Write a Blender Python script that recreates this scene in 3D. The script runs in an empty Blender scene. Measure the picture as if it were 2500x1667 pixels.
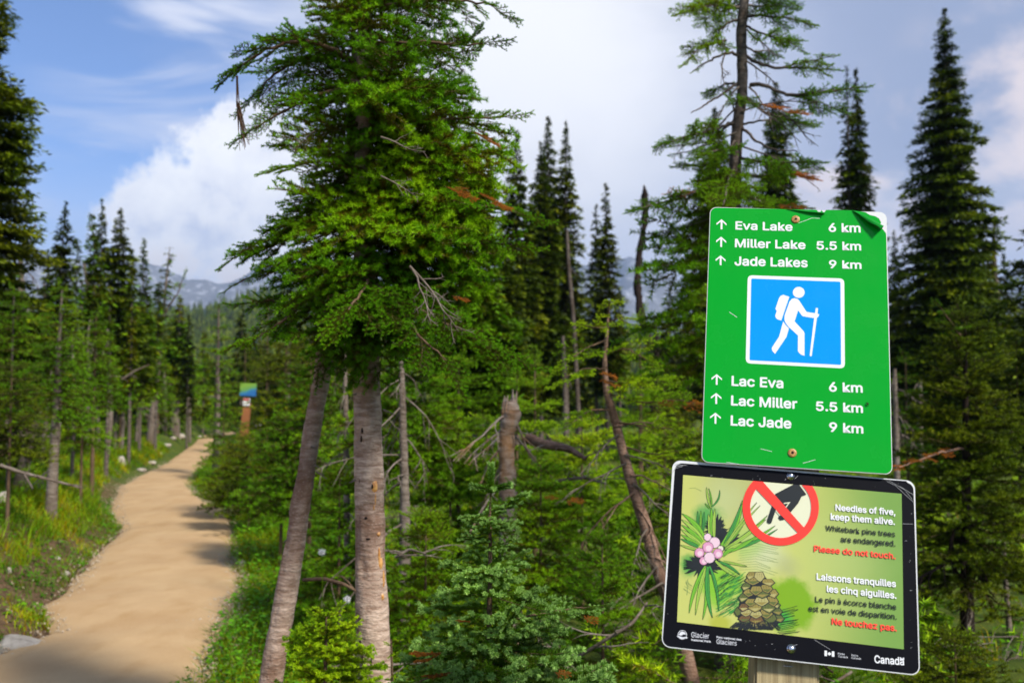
import bpy, bmesh, math, random, json
import numpy as np
from mathutils import Vector, Matrix

sc = bpy.context.scene
R_ = math.radians

# ------------------------------------------------------------------ camera
FPX, CX, CY, CAMH = 2430.0, 1250.0, 833.5, 1.6
PITCH = math.atan(147 / 2430.0)
cd = bpy.data.cameras.new("camera"); cam = bpy.data.objects.new("camera", cd)
sc.collection.objects.link(cam); sc.camera = cam
cam.location = (0, 0, CAMH); cam.rotation_euler = (math.pi / 2 + PITCH, 0, 0)
cd.sensor_width = 36; cd.lens = 35; cd.clip_start = .05; cd.clip_end = 30000
cd.dof.use_dof = True; cd.dof.focus_distance = 2.05; cd.dof.aperture_fstop = 5.4

# ------------------------------------------------------------------ light
SUN = Vector((.52, -.56, .74)).normalized()
SUN_EL = math.asin(SUN.z); SUN_ROT = math.atan2(SUN.x, SUN.y)
ld = bpy.data.lights.new("sun", 'SUN'); ld.energy = 4.9; ld.angle = R_(7); ld.color = (1, .95, .86)
lo = bpy.data.objects.new("sun", ld); sc.collection.objects.link(lo)
lo.rotation_euler = SUN.to_track_quat('Z', 'Y').to_euler()
sc.view_settings.view_transform = 'Standard'; sc.view_settings.look = 'None'
sc.view_settings.gamma = 1; sc.view_settings.exposure = 0.40
try: sc.view_settings.use_curve_mapping = False
except Exception: pass
sc.render.engine = 'CYCLES'
sc.cycles.use_denoising = True
sc.cycles.max_bounces = 6; sc.cycles.diffuse_bounces = 2; sc.cycles.glossy_bounces = 2
sc.cycles.transmission_bounces = 3; sc.cycles.volume_bounces = 0; sc.cycles.transparent_max_bounces = 8
sc.cycles.caustics_reflective = False; sc.cycles.caustics_refractive = False

# ------------------------------------------------------------------ node helper
class NG:
    def __init__(s, tree): s.t = tree
    def n(s, typ, **kw):
        nd = s.t.nodes.new(typ)
        for k, v in kw.items(): setattr(nd, k, v)
        return nd
    def put(s, sock, v):
        if v is None: return
        if hasattr(v, 'is_output') or isinstance(v, bpy.types.NodeSocket): s.t.links.new(v, sock)
        else:
            if isinstance(v, (tuple, list)) and len(v) == 3 and sock.type == 'RGBA': v = (*v, 1)
            sock.default_value = v
    def m(s, op, a, b=None, c=None, clamp=False):
        nd = s.n('ShaderNodeMath', operation=op); nd.use_clamp = clamp
        s.put(nd.inputs[0], a); s.put(nd.inputs[1], b); s.put(nd.inputs[2], c); return nd.outputs[0]
    def vm(s, op, a, b=None, out=0):
        nd = s.n('ShaderNodeVectorMath', operation=op); s.put(nd.inputs[0], a)
        if b is not None: s.put(nd.inputs[1] if op != 'SCALE' else nd.inputs[3], b)
        return nd.outputs[out]
    def mix(s, f, a, b):
        nd = s.n('ShaderNodeMix', data_type='RGBA'); s.put(nd.inputs[0], f); s.put(nd.inputs[6], a); s.put(nd.inputs[7], b); return nd.outputs[2]
    def noise(s, vec, scale, detail=4, rough=.5, dist=0, col=False):
        nd = s.n('ShaderNodeTexNoise'); s.put(nd.inputs['Vector'], vec); nd.inputs['Scale'].default_value = scale
        nd.inputs['Detail'].default_value = detail; nd.inputs['Roughness'].default_value = rough; nd.inputs['Distortion'].default_value = dist
        return nd.outputs[1 if col else 0]
    def mr(s, v, a, b, c=0, d=1, smooth=False):
        nd = s.n('ShaderNodeMapRange', interpolation_type='SMOOTHSTEP' if smooth else 'LINEAR')
        s.put(nd.inputs[0], v)
        for i, x in enumerate((a, b, c, d)): s.put(nd.inputs[i + 1], x)
        return nd.outputs[0]
    def ramp(s, v, stops):
        nd = s.n('ShaderNodeValToRGB'); cr = nd.color_ramp
        while len(cr.elements) < len(stops): cr.elements.new(.5)
        for e, (p, c) in zip(cr.elements, stops): e.position = p; e.color = (*c, 1)
        s.put(nd.inputs[0], v); return nd.outputs[0]
    def mapping(s, vec, scale=(1, 1, 1), loc=(0, 0, 0)):
        nd = s.n('ShaderNodeMapping'); s.put(nd.inputs[0], vec); nd.inputs['Scale'].default_value = scale; nd.inputs['Location'].default_value = loc
        return nd.outputs[0]

def pxdir(px, py):
    x = (px - CX) / FPX; u = -(py - CY) / FPX
    return Vector((x, math.cos(PITCH) - math.sin(PITCH) * u, math.sin(PITCH) + math.cos(PITCH) * u))
def W(px, py, d):
    v = pxdir(px, py); return Vector((v.x * d / v.y, d, CAMH + v.z * d / v.y))
def GP(px, py, z=0):
    v = pxdir(px, py); t = (z - CAMH) / v.z; return Vector((v.x * t, v.y * t, z))

# ------------------------------------------------------------------ world: Nishita sky with cloud decks
world = bpy.data.worlds.new("World"); sc.world = world; world.use_nodes = True
g = NG(world.node_tree); bg = world.node_tree.nodes['Background']
sky = g.n('ShaderNodeTexSky', sky_type='NISHITA', sun_disc=False)
sky.sun_elevation = SUN_EL; sky.sun_rotation = SUN_ROT; sky.altitude = 1800; sky.air_density = 1.0; sky.dust_density = .6
D = g.n('ShaderNodeTexCoord').outputs['Generated']
sx = g.n('ShaderNodeSeparateXYZ'); g.put(sx.inputs[0], D); dz = sx.outputs[2]
flat = g.vm('DIVIDE', D, None); fn = flat.node
cb = g.n('ShaderNodeCombineXYZ'); zz = g.m('ADD', g.m('MAXIMUM', dz, 0), .22)
for i in range(3): g.put(cb.inputs[i], zz)
g.put(fn.inputs[1], cb.outputs[0])
nA = g.noise(g.mapping(flat, (.55, .8, 0), (3.1, 1.2, 0)), 1.6, 5, .52, .3)
nB = g.noise(g.mapping(flat, (.35, 1.3, 0), (.4, 7.2, 0)), 2.2, 5, .55, .2)
nC = g.noise(g.mapping(D, (1, 1, 1.6)), 7.0, 6, .55, .25)
nD = g.noise(D, 16, 6, .6)
def spot(px, py, r0, r1, nz=None, k=0., sq=1.0):
    c = pxdir(px, py).normalized()
    df = g.vm('SUBTRACT', D, tuple(c)); df = g.vm('MULTIPLY', df, (1, 1, sq))
    ds = g.vm('LENGTH', df, None, out=1)
    if nz is not None: ds = g.m('ADD', ds, g.m('MULTIPLY', g.m('SUBTRACT', nz, .5), k))
    return g.mr(ds, r0, r1, 1, 0, True)
col = g.vm('MULTIPLY', sky.outputs[0], (1.5, 1.62, 1.95))
# broad deck: lavender grey with white and slate passages
deck = g.ramp(nA, [(.25, (3.2, 4.0, 6.0)), (.44, (5.2, 5.7, 7.2)), (.55, (8.8, 8.9, 9.7)), (.70, (12.5, 12.5, 12.6))])
cov = g.mr(nB, .47, .60, .0, 1, True)
hole = spot(150, 190, .10, .44, nC, .30, 1.15)
cov = g.m('MULTIPLY', g.m('MAXIMUM', cov, spot(1700, 300, .48, .75)), g.m('SUBTRACT', 1, g.m('MULTIPLY', hole, 1.0)))
col = g.mix(cov, col, deck)
col = g.mix(g.m('MULTIPLY', spot(2230, 120, .03, .30, nC, .26), .95), col, (3.9, 4.6, 6.6))
col = g.mix(g.m('MULTIPLY', spot(1660, 330, .03, .26, nC, .10), .75), col, (6.0, 6.6, 8.6))
col = g.mix(g.m('MULTIPLY', spot(1290, 150, .05, .30, nC, .15), .97), col, (12.3, 12.3, 12.6))
# pale peach breaks low on the right
pk = g.m('MULTIPLY', g.mr(nC, .45, .60, 0, 1, True), g.m('MAXIMUM', g.m('MAXIMUM', spot(2130, 455, .03, .13), spot(2450, 230, .01, .12)), spot(2480, 430, .02, .10)))
col = g.mix(g.m('MULTIPLY', pk, .8), col, (12.0, 10.2, 9.6))
# wisps over the blue
ws = g.noise(g.mapping(D, (1.2, 1.2, 5.5), (2, 0, .3)), 3.0, 5, .5, .6)
wm = g.m('MULTIPLY', g.mr(ws, .44, .66, 0, 1, True), g.m('MAXIMUM', g.m('MAXIMUM', spot(520, 60, .03, .20), spot(240, 440, .04, .16, sq=1.8)), spot(560, 260, .02, .16)))
col = g.mix(g.m('MULTIPLY', wm, .95), col, (9.5, 9.9, 11.4))
# band of pale haze cloud towards the horizon, cumulus on it
hz = g.m('MULTIPLY', g.mr(dz, .24, .05, 0, 1, True), g.mr(nC, .30, .55, .45, .95))
col = g.mix(hz, col, (8.6, 9.0, 10.6))
cu = g.m('MAXIMUM', spot(590, 430, .055, .075, nD, .16), g.m('MAXIMUM', spot(500, 570, .07, .10, nD, .16), spot(690, 540, .07, .11, nD, .14)))
cuc = g.ramp(g.m('ADD', g.m('MULTIPLY', nD, .6), g.m('MULTIPLY', nC, .5)), [(.40, (8.2, 8.8, 10.8)), (.50, (12.4, 12.4, 12.8)), (.60, (14, 13.9, 13.7))])
col = g.mix(g.m('MULTIPLY', cu, .92), col, cuc)
pe = g.m('MULTIPLY', g.mr(nD, .42, .60, 0, 1, True), g.m('MULTIPLY', spot(480, 690, .03, .12, sq=2.5), .8))
col = g.mix(pe, col, (12.0, 10.6, 10.0))
g.put(bg.inputs[0], col); bg.inputs[1].default_value = .073

# ------------------------------------------------------------------ object helpers
COL = sc.collection
def link(o): COL.objects.link(o); return o
def tag(o, label=None, cat=None, group=None, kind=None):
    if label: o['label'] = label
    if cat: o['category'] = cat
    if group: o['group'] = group
    if kind: o['kind'] = kind
    return o
def thing(name, label, cat, loc, group=None):
    o = link(bpy.data.objects.new(name, None)); o.location = loc; o.empty_display_size = .1
    return tag(o, label, cat, group)
def mesh_np(name, V, F, mats, mi=None, tone=None, smooth=False):
    V = np.asarray(V, np.float32); F = np.asarray(F, np.int32); k = F.shape[1]
    me = bpy.data.meshes.new(name); me.vertices.add(len(V)); me.vertices.foreach_set('co', V.ravel())
    me.loops.add(F.size); me.loops.foreach_set('vertex_index', F.ravel())
    me.polygons.add(len(F)); me.polygons.foreach_set('loop_start', np.arange(0, F.size, k, dtype=np.int32))
    if mi is not None: me.polygons.foreach_set('material_index', np.asarray(mi, np.int32))
    if smooth: me.polygons.foreach_set('use_smooth', np.ones(len(F), bool))
    if tone is not None:
        a = me.attributes.new('tone', 'FLOAT', 'POINT'); a.data.foreach_set('value', np.asarray(tone, np.float32))
    for m in (mats if isinstance(mats, (list, tuple)) else [mats]): me.materials.append(m)
    me.update(calc_edges=True); return me
def mesh_py(name, V, F, mat, smooth=False):
    me = bpy.data.meshes.new(name); me.from_pydata([tuple(v) for v in V], [], [tuple(f) for f in F])
    if mat: me.materials.append(mat)
    if smooth:
        for p in me.polygons: p.use_smooth = True
    me.update(); return me
def obj(name, me, parent=None, loc=(0, 0, 0), rot=None):
    o = bpy.data.objects.new(name, me); link(o); o.location = loc
    if parent is not None: o.parent = parent
    if rot is not None: o.rotation_euler = rot
    return o

_h = np.random.RandomState(7).rand(256, 256)
def vn(x, y):
    x = np.asarray(x, float); y = np.asarray(y, float)
    xi = np.floor(x).astype(int); yi = np.floor(y).astype(int); fx = x - xi; fy = y - yi
    fx = fx * fx * (3 - 2 * fx); fy = fy * fy * (3 - 2 * fy); xi &= 255; yi &= 255; x1 = (xi + 1) & 255; y1 = (yi + 1) & 255
    return (_h[xi, yi] * (1 - fx) + _h[x1, yi] * fx) * (1 - fy) + (_h[xi, y1] * (1 - fx) + _h[x1, y1] * fx) * fy
def fbm(x, y, o=4):
    s = 0; a = .5
    for i in range(o): s = s + a * vn(x * 2 ** i + 17 * i, y * 2 ** i + 9 * i); a *= .5
    return s

# ------------------------------------------------------------------ materials
def mat(name, color=(.5, .5, .5), rough=.6, spec=.5, metal=0, coat=0):
    m = bpy.data.materials.new(name); m.use_nodes = True; b = m.node_tree.nodes['Principled BSDF']
    b.inputs['Base Color'].default_value = (*color, 1); b.inputs['Roughness'].default_value = rough
    b.inputs['Specular IOR Level'].default_value = spec; b.inputs['Metallic'].default_value = metal
    if coat: b.inputs['Coat Weight'].default_value = coat; b.inputs['Coat Roughness'].default_value = .08
    return m
def nmat(name, fn, rough=.7, spec=.3):
    m = mat(name, rough=rough, spec=spec); gg = NG(m.node_tree); fn(gg, m.node_tree.nodes['Principled BSDF']); return m
def bump(gg, b, h, strength, dist):
    bn = gg.n('ShaderNodeBump'); bn.inputs['Strength'].default_value = strength; bn.inputs['Distance'].default_value = dist
    gg.put(bn.inputs['Height'], h); gg.put(b.inputs['Normal'], bn.outputs[0])
def needles(name, old, mid, tip, trans=.28, hue=.25, rough=.5):
    m = bpy.data.materials.new(name); m.use_nodes = True; t = m.node_tree; gg = NG(t); b = t.nodes['Principled BSDF']; out = t.nodes['Material Output']
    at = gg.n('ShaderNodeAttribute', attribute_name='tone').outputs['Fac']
    c = gg.ramp(at, [(0, old), (.5, mid), (1, tip)])  # growth colours; old darkened and tips brightened to paint in stronger light-and-shade contrast
    nz = gg.noise(gg.n('ShaderNodeNewGeometry').outputs['Position'], 5.0 if hue < .5 else 1.2, 3)
    oi = gg.n('ShaderNodeObjectInfo').outputs['Random']
    v = gg.m('ADD', gg.mr(nz, .3, .7, .55, 1.4), gg.mr(oi, 0, 1, -.14, .14))
    c2 = gg.vm('SCALE', c, v)
    c2 = gg.mix(gg.mr(gg.m('ADD', nz, gg.m('MULTIPLY', oi, .12)), .52, .75, 0, hue), c2, gg.vm('MULTIPLY', c2, (1.9, 1.05, .5)))
    gg.put(b.inputs['Base Color'], c2); b.inputs['Roughness'].default_value = rough; b.inputs['Specular IOR Level'].default_value = .10
    tr = gg.n('ShaderNodeBsdfTranslucent'); gg.put(tr.inputs[0], gg.vm('MULTIPLY', c2, (1.25, 1.3, .6)))
    mx = gg.n('ShaderNodeMixShader'); mx.inputs[0].default_value = trans
    t.links.new(b.outputs[0], mx.inputs[1]); t.links.new(tr.outputs[0], mx.inputs[2]); t.links.new(mx.outputs[0], out.inputs[0])
    return m
M = {}
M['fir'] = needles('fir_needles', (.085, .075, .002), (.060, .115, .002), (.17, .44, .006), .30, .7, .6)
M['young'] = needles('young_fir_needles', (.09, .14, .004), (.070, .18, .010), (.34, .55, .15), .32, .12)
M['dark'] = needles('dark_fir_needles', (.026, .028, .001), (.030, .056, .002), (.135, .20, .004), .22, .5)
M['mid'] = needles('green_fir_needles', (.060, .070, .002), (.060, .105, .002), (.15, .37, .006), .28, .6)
M['lime'] = needles('light_fir_needles', (.12, .13, .003), (.10, .24, .004), (.30, .52, .012), .32, .5)
M['brown'] = needles('dead_needles', (.25, .10, .02), (.35, .13, .02), (.45, .16, .02), .2, .2)
M['grass'] = needles('grass_blades', (.17, .15, .006), (.10, .21, .004), (.16, .36, .008), .35, .95)
M['leaf'] = needles('herb_leaves', (.08, .16, .004), (.07, .24, .005), (.15, .40, .012), .35, .5)

def bark_fn(c1, c2, c3, sc_=1.0, lich=.3):
    def fn(gg, b):
        p = gg.n('ShaderNodeTexCoord').outputs['Object']
        a = gg.noise(gg.mapping(p, (16 * sc_, 16 * sc_, 70 * sc_)), 1, 5, .6, .4)
        v = gg.n('ShaderNodeTexVoronoi'); gg.put(v.inputs['Vector'], gg.mapping(p, (70 * sc_, 70 * sc_, 110 * sc_))); v.inputs['Scale'].default_value = 1
        big = gg.noise(gg.mapping(p, (5 * sc_, 5 * sc_, 2.2 * sc_)), 1, 4, .6)
        c = gg.mix(gg.mr(a, .35, .65), c1, c2)
        c = gg.mix(gg.mr(big, .46, .62, 0, .8), c, c3)
        c = gg.mix(gg.mr(v.outputs['Distance'], .30, .05, 0, lich), c, (.50, .41, .34))
        gg.put(b.inputs['Base Color'], c)
        bump(gg, b, gg.m('ADD', gg.m('MULTIPLY', a, 1.4), gg.m('MULTIPLY', v.outputs['Distance'], -.5)), .7, .006)
    return fn
M['bark'] = nmat('grey_fir_bark', bark_fn((.27, .175, .12), (.58, .43, .33), (.15, .07, .04), 1.0, .45), .85, .2)
M['bark_far'] = nmat('weathered_bark', bark_fn((.065, .048, .036), (.17, .14, .115), (.05, .035, .026), .5, .2), .9, .1)
M['grey'] = nmat('dead_grey_wood', bark_fn((.10, .075, .055), (.25, .205, .165), (.10, .07, .05), .7, .3), .9, .1)
M['twig'] = nmat('brown_twig', bark_fn((.10, .062, .035), (.19, .125, .07), (.09, .05, .03), 3, .15), .85, .15)
M['black'] = nmat('dark_dead_wood', bark_fn((.020, .014, .011), (.045, .032, .026), (.02, .013, .01), 1, .05), .95, .05)
M['redbark'] = nmat('reddish_brown_bark', bark_fn((.16, .085, .055), (.33, .21, .145), (.13, .07, .045), 1.2, .3), .85, .15)
M['resin'] = nmat('amber_resin', lambda gg, b: gg.put(b.inputs['Base Color'], gg.mix(gg.mr(gg.noise(gg.n('ShaderNodeTexCoord').outputs['Object'], 90, 4), .4, .6), (.42, .16, .03), (.62, .33, .10))), .35, .5)
def sand_fn(gg, b):
    p = gg.n('ShaderNodeTexCoord').outputs['Object']
    n1 = gg.noise(p, 1.3, 5, .6); n2 = gg.noise(p, 60, 4, .7); n3 = gg.noise(gg.mapping(p, (2.2, .9, 1)), 1.7, 4)
    c = gg.mix(gg.mr(n1, .3, .7), (.40, .255, .125), (.50, .342, .180))
    c = gg.mix(gg.mr(n3, .52, .72, 0, .45), c, (.32, .18, .065))
    c = gg.mix(gg.mr(n2, .55, .8, 0, .5), c, (.56, .42, .25))
    c = gg.mix(gg.mr(n2, .42, .2, 0, .4), c, (.25, .16, .08))
    gg.put(b.inputs['Base Color'], c); bump(gg, b, gg.m('ADD', gg.m('MULTIPLY', n2, .4), n1), .35, .02)
M['sand'] = nmat('packed_sand', sand_fn, .95, .15)
def soil_fn(gg, b):
    p = gg.n('ShaderNodeTexCoord').outputs['Object']
    n1 = gg.noise(p, 2.5, 6, .65); n2 = gg.noise(p, 25, 5, .7)
    at = gg.n('ShaderNodeAttribute', attribute_name='tone').outputs['Fac']
    green = gg.mix(gg.mr(n1, .35, .65), (.045, .085, .012), (.11, .13, .018))
    dirt = gg.mix(gg.mr(n2, .35, .7), (.075, .045, .025), (.22, .14, .075))
    c = gg.mix(gg.mr(gg.m('ADD', at, gg.m('MULTIPLY', gg.m('SUBTRACT', n1, .5), .9)), .35, .65, 0, 1), green, dirt)
    gg.put(b.inputs['Base Color'], c); bump(gg, b, n2, .8, .05)
M['soil'] = nmat('mossy_soil', soil_fn, .95, .1)
def rock_fn(gg, b):
    p = gg.n('ShaderNodeTexCoord').outputs['Object']
    n = gg.noise(p, 14, 6, .65); n2 = gg.noise(p, 4, 3)
    c = gg.mix(gg.mr(n, .35, .7), (.27, .23, .18), (.55, .49, .41)); c = gg.mix(gg.mr(n2, .5, .7, 0, .5), c, (.30, .22, .13))
    gg.put(b.inputs['Base Color'], c); bump(gg, b, n, .6, .03)
M['rock'] = nmat('pale_granite', rock_fn, .9, .2)
def peb_fn(gg, b):
    p = gg.n('ShaderNodeNewGeometry').outputs['Position']
    gg.put(b.inputs['Base Color'], gg.mix(gg.noise(p, 9, 4, .8), (.26, .19, .12), (.58, .48, .35)))
M['pebble'] = nmat('pale_gravel', peb_fn, .9, .2)

# ------------------------------------------------------------------ geometry generators (arrays)
def cat_parts(parts):
    """parts: list of (V, F, mi, tone) -> joined"""
    V = []; F = []; MI = []; T = []; n = 0
    for v, f, mi, t in parts:
        V.append(v); F.append(f + n); MI.append(mi); T.append(t); n += len(v)
    return np.concatenate(V), np.concatenate(F), np.concatenate(MI), np.concatenate(T)
def tube_tri(pts, rad, sides=3, mi=0, tone=0., jit=0., rng=None):
    pts = np.asarray(pts, float); n = len(pts); rad = np.broadcast_to(np.asarray(rad, float), (n,))
    d = np.gradient(pts, axis=0); d /= np.linalg.norm(d, axis=1)[:, None] + 1e-9
    ref = np.where(np.abs(d[:, 2:3]) > .85, np.array([[1., 0, 0]]), np.array([[0, 0, 1.]]))
    u = np.cross(d, ref); u /= np.linalg.norm(u, axis=1)[:, None] + 1e-9; w = np.cross(d, u)
    a = np.arange(sides) * 2 * math.pi / sides
    r = rad[:, None]
    if jit: r = r * (1 + jit * (rng.rand(n, sides) - .5))
    V = pts[:, None, :] + r[..., None] * (np.cos(a)[None, :, None] * u[:, None, :] + np.sin(a)[None, :, None] * w[:, None, :])
    V = V.reshape(-1, 3)
    i = np.arange(n - 1)[:, None] * sides; j = np.arange(sides)[None, :]; k = (j + 1) % sides
    A = i + j; B = i + k; C_ = A + sides; D_ = B + sides
    F = np.concatenate([np.stack([A, B, D_], -1).reshape(-1, 3), np.stack([A, D_, C_], -1).reshape(-1, 3)])
    return V, F, np.full(len(F), mi), np.full(len(V), tone)
def add_needles(rng, P, Dr, nl, nw, tone, mi=1, quad=False, up=.35, fwd=.55):
    """P sample points, Dr twig directions"""
    n = len(P)
    ref = np.tile([0, 0, 1.], (n, 1)); s = np.cross(Dr, ref); s /= np.linalg.norm(s, axis=1)[:, None] + 1e-6
    u = np.cross(s, Dr)
    ph = rng.rand(n) * 2 * math.pi
    side = np.cos(ph); upc = np.sin(ph) * .8 + up
    nd = Dr * fwd * (.6 + .8 * rng.rand(n))[:, None] + s * side[:, None] + u * upc[:, None] + rng.randn(n, 3) * .12
    nd /= np.linalg.norm(nd, axis=1)[:, None]
    L = nl * (.7 + .5 * rng.rand(n))[:, None]
    w = np.cross(nd, rng.randn(n, 3)); w /= np.linalg.norm(w, axis=1)[:, None] + 1e-6; w = w * nw * .5
    if quad:
        V = np.stack([P, P + nd * L * .5 + w, P + nd * L, P + nd * L * .5 - w], 1).reshape(-1, 3)
        b = np.arange(n)[:, None] * 4; F = np.concatenate([b + [0, 1, 2], b + [0, 2, 3]]); k = 4
    else:
        V = np.stack([P - w, P + w, P + nd * L], 1).reshape(-1, 3); F = np.arange(n)[:, None] * 3 + [0, 1, 2]; k = 3
    return V, F, np.full(len(F), mi), np.repeat(tone, k)
def spray(seed, L=.55, spacing=.04, lat=.5, nl=.022, nw=.0022, dens=900, r0=.005, second=.045, ang=52, droop=.12, quad=False, sides=3, bare=.05, uptip=.12, tvar=.35):
    """flattened fir bough: axis, alternate laterals, second order shoots, needles"""
    rng = np.random.RandomState(seed); twigs = []
    wig = rng.randn(2) * .05
    def axis(t): return np.stack([L * t, L * wig[0] * np.sin(t * 3) + 0 * t, L * (wig[1] * t * t - droop * t ** 1.5 * 1.0 + uptip * t ** 4)], -1)
    ts = np.linspace(0, 1, 7); twigs.append((axis(ts), r0, 1.0, 0))
    nlat = int(L / spacing)
    for i in range(nlat):
        t = bare + (1 - bare) * (i + rng.rand() * .6) / nlat
        if t > .98: continue
        p = axis(np.array([t]))[0]; sd = 1 if i % 2 else -1
        l1 = L * lat * (1 - t) ** .55 * (.65 + .6 * rng.rand()) * (min(1, .45 + t * 2.2)) + second * .7
        a = R_(ang + rng.randn() * 9) * sd; el = rng.randn() * .12 - .05 + (.12 if rng.rand() < .2 else 0)
        d = np.array([math.cos(a), math.sin(a), el])
        q = np.linspace(0, 1, 4)[:, None]
        pts = p + d * l1 * q + np.array([.18 * l1, 0, -.10 * l1 + .12 * l1 * rng.rand()]) * q ** 2
        twigs.append((pts, r0 * .45, 1.0, 1))
        n2 = int(l1 / second * 1.5)
        for j in range(1, n2):
            tt = j / n2; pp = pts[0] * (1 - tt) + pts[-1] * tt
            a2 = a + R_(45 + rng.randn() * 8) * (1 if j % 2 else -1)
            l2 = second * (.7 + .6 * rng.rand()) * (1.15 - .5 * tt) * (1 + (l1 / L) * .6)
            d2 = np.array([math.cos(a2), math.sin(a2), rng.randn() * .16])
            twigs.append((np.stack([pp, pp + d2 * l2 * .5, pp + d2 * l2 + [0, 0, l2 * .1]]), r0 * .3, 1.0, 2))
    parts = []; NP = []; ND = []; NT = []
    for pts, r, f, order in twigs:
        parts.append(tube_tri(pts, np.linspace(r, r * .4, len(pts)), sides, 0, .2))
        seg = np.diff(pts, axis=0); sl = np.linalg.norm(seg, axis=1); tot = sl.sum()
        n = max(2, int(tot * dens)); u = np.sort(rng.rand(n)) * tot
        if order == 0: u = u[u > tot * bare * 1.5]
        if order == 0 and len(u) == 0: continue
        cs = np.concatenate([[0], np.cumsum(sl)]); k = np.clip(np.searchsorted(cs, u) - 1, 0, len(sl) - 1)
        P = pts[k] + seg[k] * ((u - cs[k]) / sl[k])[:, None]
        NP.append(P); ND.append(seg[k] / sl[k][:, None])
        base = .05 + tvar * rng.rand(); newg = np.clip((u - (tot - second * .9)) / (second * .4), 0, 1)
        NT.append(np.clip(base + newg * (.85 - base) + rng.randn(len(u)) * .08 + (.12 if order == 2 else 0), 0, 1))
        # tip cap: a burst of needles around the end bud
        m = max(4, int(dens * .022)); NP.append(np.tile(pts[-1], (m, 1))); ND.append(np.tile(seg[-1] / sl[-1], (m, 1))); NT.append(np.full(m, .85))
    P = np.concatenate(NP); Dr = np.concatenate(ND); T = np.concatenate(NT)
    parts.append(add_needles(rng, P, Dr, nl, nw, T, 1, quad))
    return cat_parts(parts)
def xform(part, Mx):
    V, F, mi, t = part; A = np.array(Mx.to_3x3()); return V @ A.T + np.array(Mx.translation), F, mi, t
def TRS(loc, az, el, roll, s):
    return Matrix.Translation(loc) @ Matrix.Rotation(az, 4, 'Z') @ Matrix.Rotation(-el, 4, 'Y') @ Matrix.Rotation(roll, 4, 'X') @ Matrix.Scale(s, 4)
# ------------------------------------------------------------------ terrain and trail
LE = [(0, 1591), (123, 1540), (102, 1489), (170, 1425), (238, 1349), (298, 1293), (268, 1247), (276, 1221), (293, 1187), (361, 1153), (408, 1132), (451, 1100), (478, 1081), (489, 1062)]
RE = [(527, 1667), (549, 1574), (595, 1489), (612, 1425), (583, 1374), (583, 1298), (570, 1251), (498, 1221), (472, 1187), (481, 1166), (502, 1140), (515, 1110), (522, 1085), (522, 1062)]
def edge(pts, near, far):
    a = [GP(*p) for p in pts]; a = sorted([(v.y, v.x) for v in a]); a = near + a + far
    return np.array([p[0] for p in a]), np.array([p[1] for p in a])
tl_y, tl_x = edge(LE, [(-6, -5.0), (0, -4.0), (4.5, -3.45)], [(55, -16.5), (70, -15)])
tr_y, tr_x = edge(RE, [(-6, -2.6), (0, -1.9), (3.5, -1.62)], [(55, -14.5), (70, -13)])
def xl(y): return np.interp(y, tl_y, tl_x)
def xr(y): return np.interp(y, tr_y, tr_x)
def sstep(a): a = np.clip(a, 0, 1); return a * a * (3 - 2 * a)
def ground(x, y):
    x = np.asarray(x, float); y = np.asarray(y, float)
    yl = np.clip(y, -6, 46); dl = xl(yl) - x; dr = x - xr(yl)
    n = fbm(x * .7 + 50, y * .7 + 50, 4) - .47
    fade = sstep((58 - y) / 10)
    bank = (.40 * sstep(dl / .75 + .25 * n) + .10 * np.clip(dl - .5, 0, 6)) * fade
    right = (.10 * sstep(dr / .8) - .03 * np.clip(dr, 0, 12) * .5)
    h = np.where(dl > 0, bank, np.where(dr > 0, right, -.06))
    out = np.clip(np.maximum(dl, dr), 0, 1)
    h = h + n * .34 * out
    h = h + np.clip(y - 60, 0, 300) * -.01
    return h
def gz(x, y): return float(ground(np.array([x]), np.array([y]))[0])

def grid_axis(a, b, fine0, fine1, step, far):
    c = list(np.arange(fine0, fine1 + 1e-6, step)); s = step
    x = fine0
    while x > a: s *= far; x -= s; c.insert(0, max(x, a))
    s = step; x = fine1
    while x < b: s *= far; x += s; c.append(min(x, b))
    return np.array(c)
gx = grid_axis(-6000, 6000, -12, 9, .12, 1.12); gy = grid_axis(-3000, 6000, 1.0, 30, .14, 1.08)
X, Y = np.meshgrid(gx, gy, indexing='ij'); Z = ground(X, Y)
Z = np.where(np.hypot(X, Y) > 60, Z * np.clip(1 - (np.hypot(X, Y) - 60) / 200, 0, 1) - .02 * np.clip(np.hypot(X, Y) - 60, 0, 400), Z)
V = np.stack([X, Y, Z], -1).reshape(-1, 3); nx, ny = len(gx), len(gy)
I = (np.arange(nx - 1)[:, None] * ny + np.arange(ny - 1)[None, :]).ravel()
F = np.stack([I, I + ny, I + ny + 1, I + 1], 1)
yl_ = np.clip(Y, -6, 46); dl_ = xl(yl_) - X; dr_ = X - xr(yl_)
soil = np.clip(1.6 - np.where(dl_ > 0, dl_ / (.62 + .5 * np.clip((12 - Y) / 5, 0, 1)), np.where(dr_ > 0, dr_ / .30, 0)), 0, 1) * np.clip(1.3 - Y / 22, 0, 1)
tag(obj('ground', mesh_np('ground', V, F, M['soil'], tone=soil.ravel(), smooth=True)), kind='structure')
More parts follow.
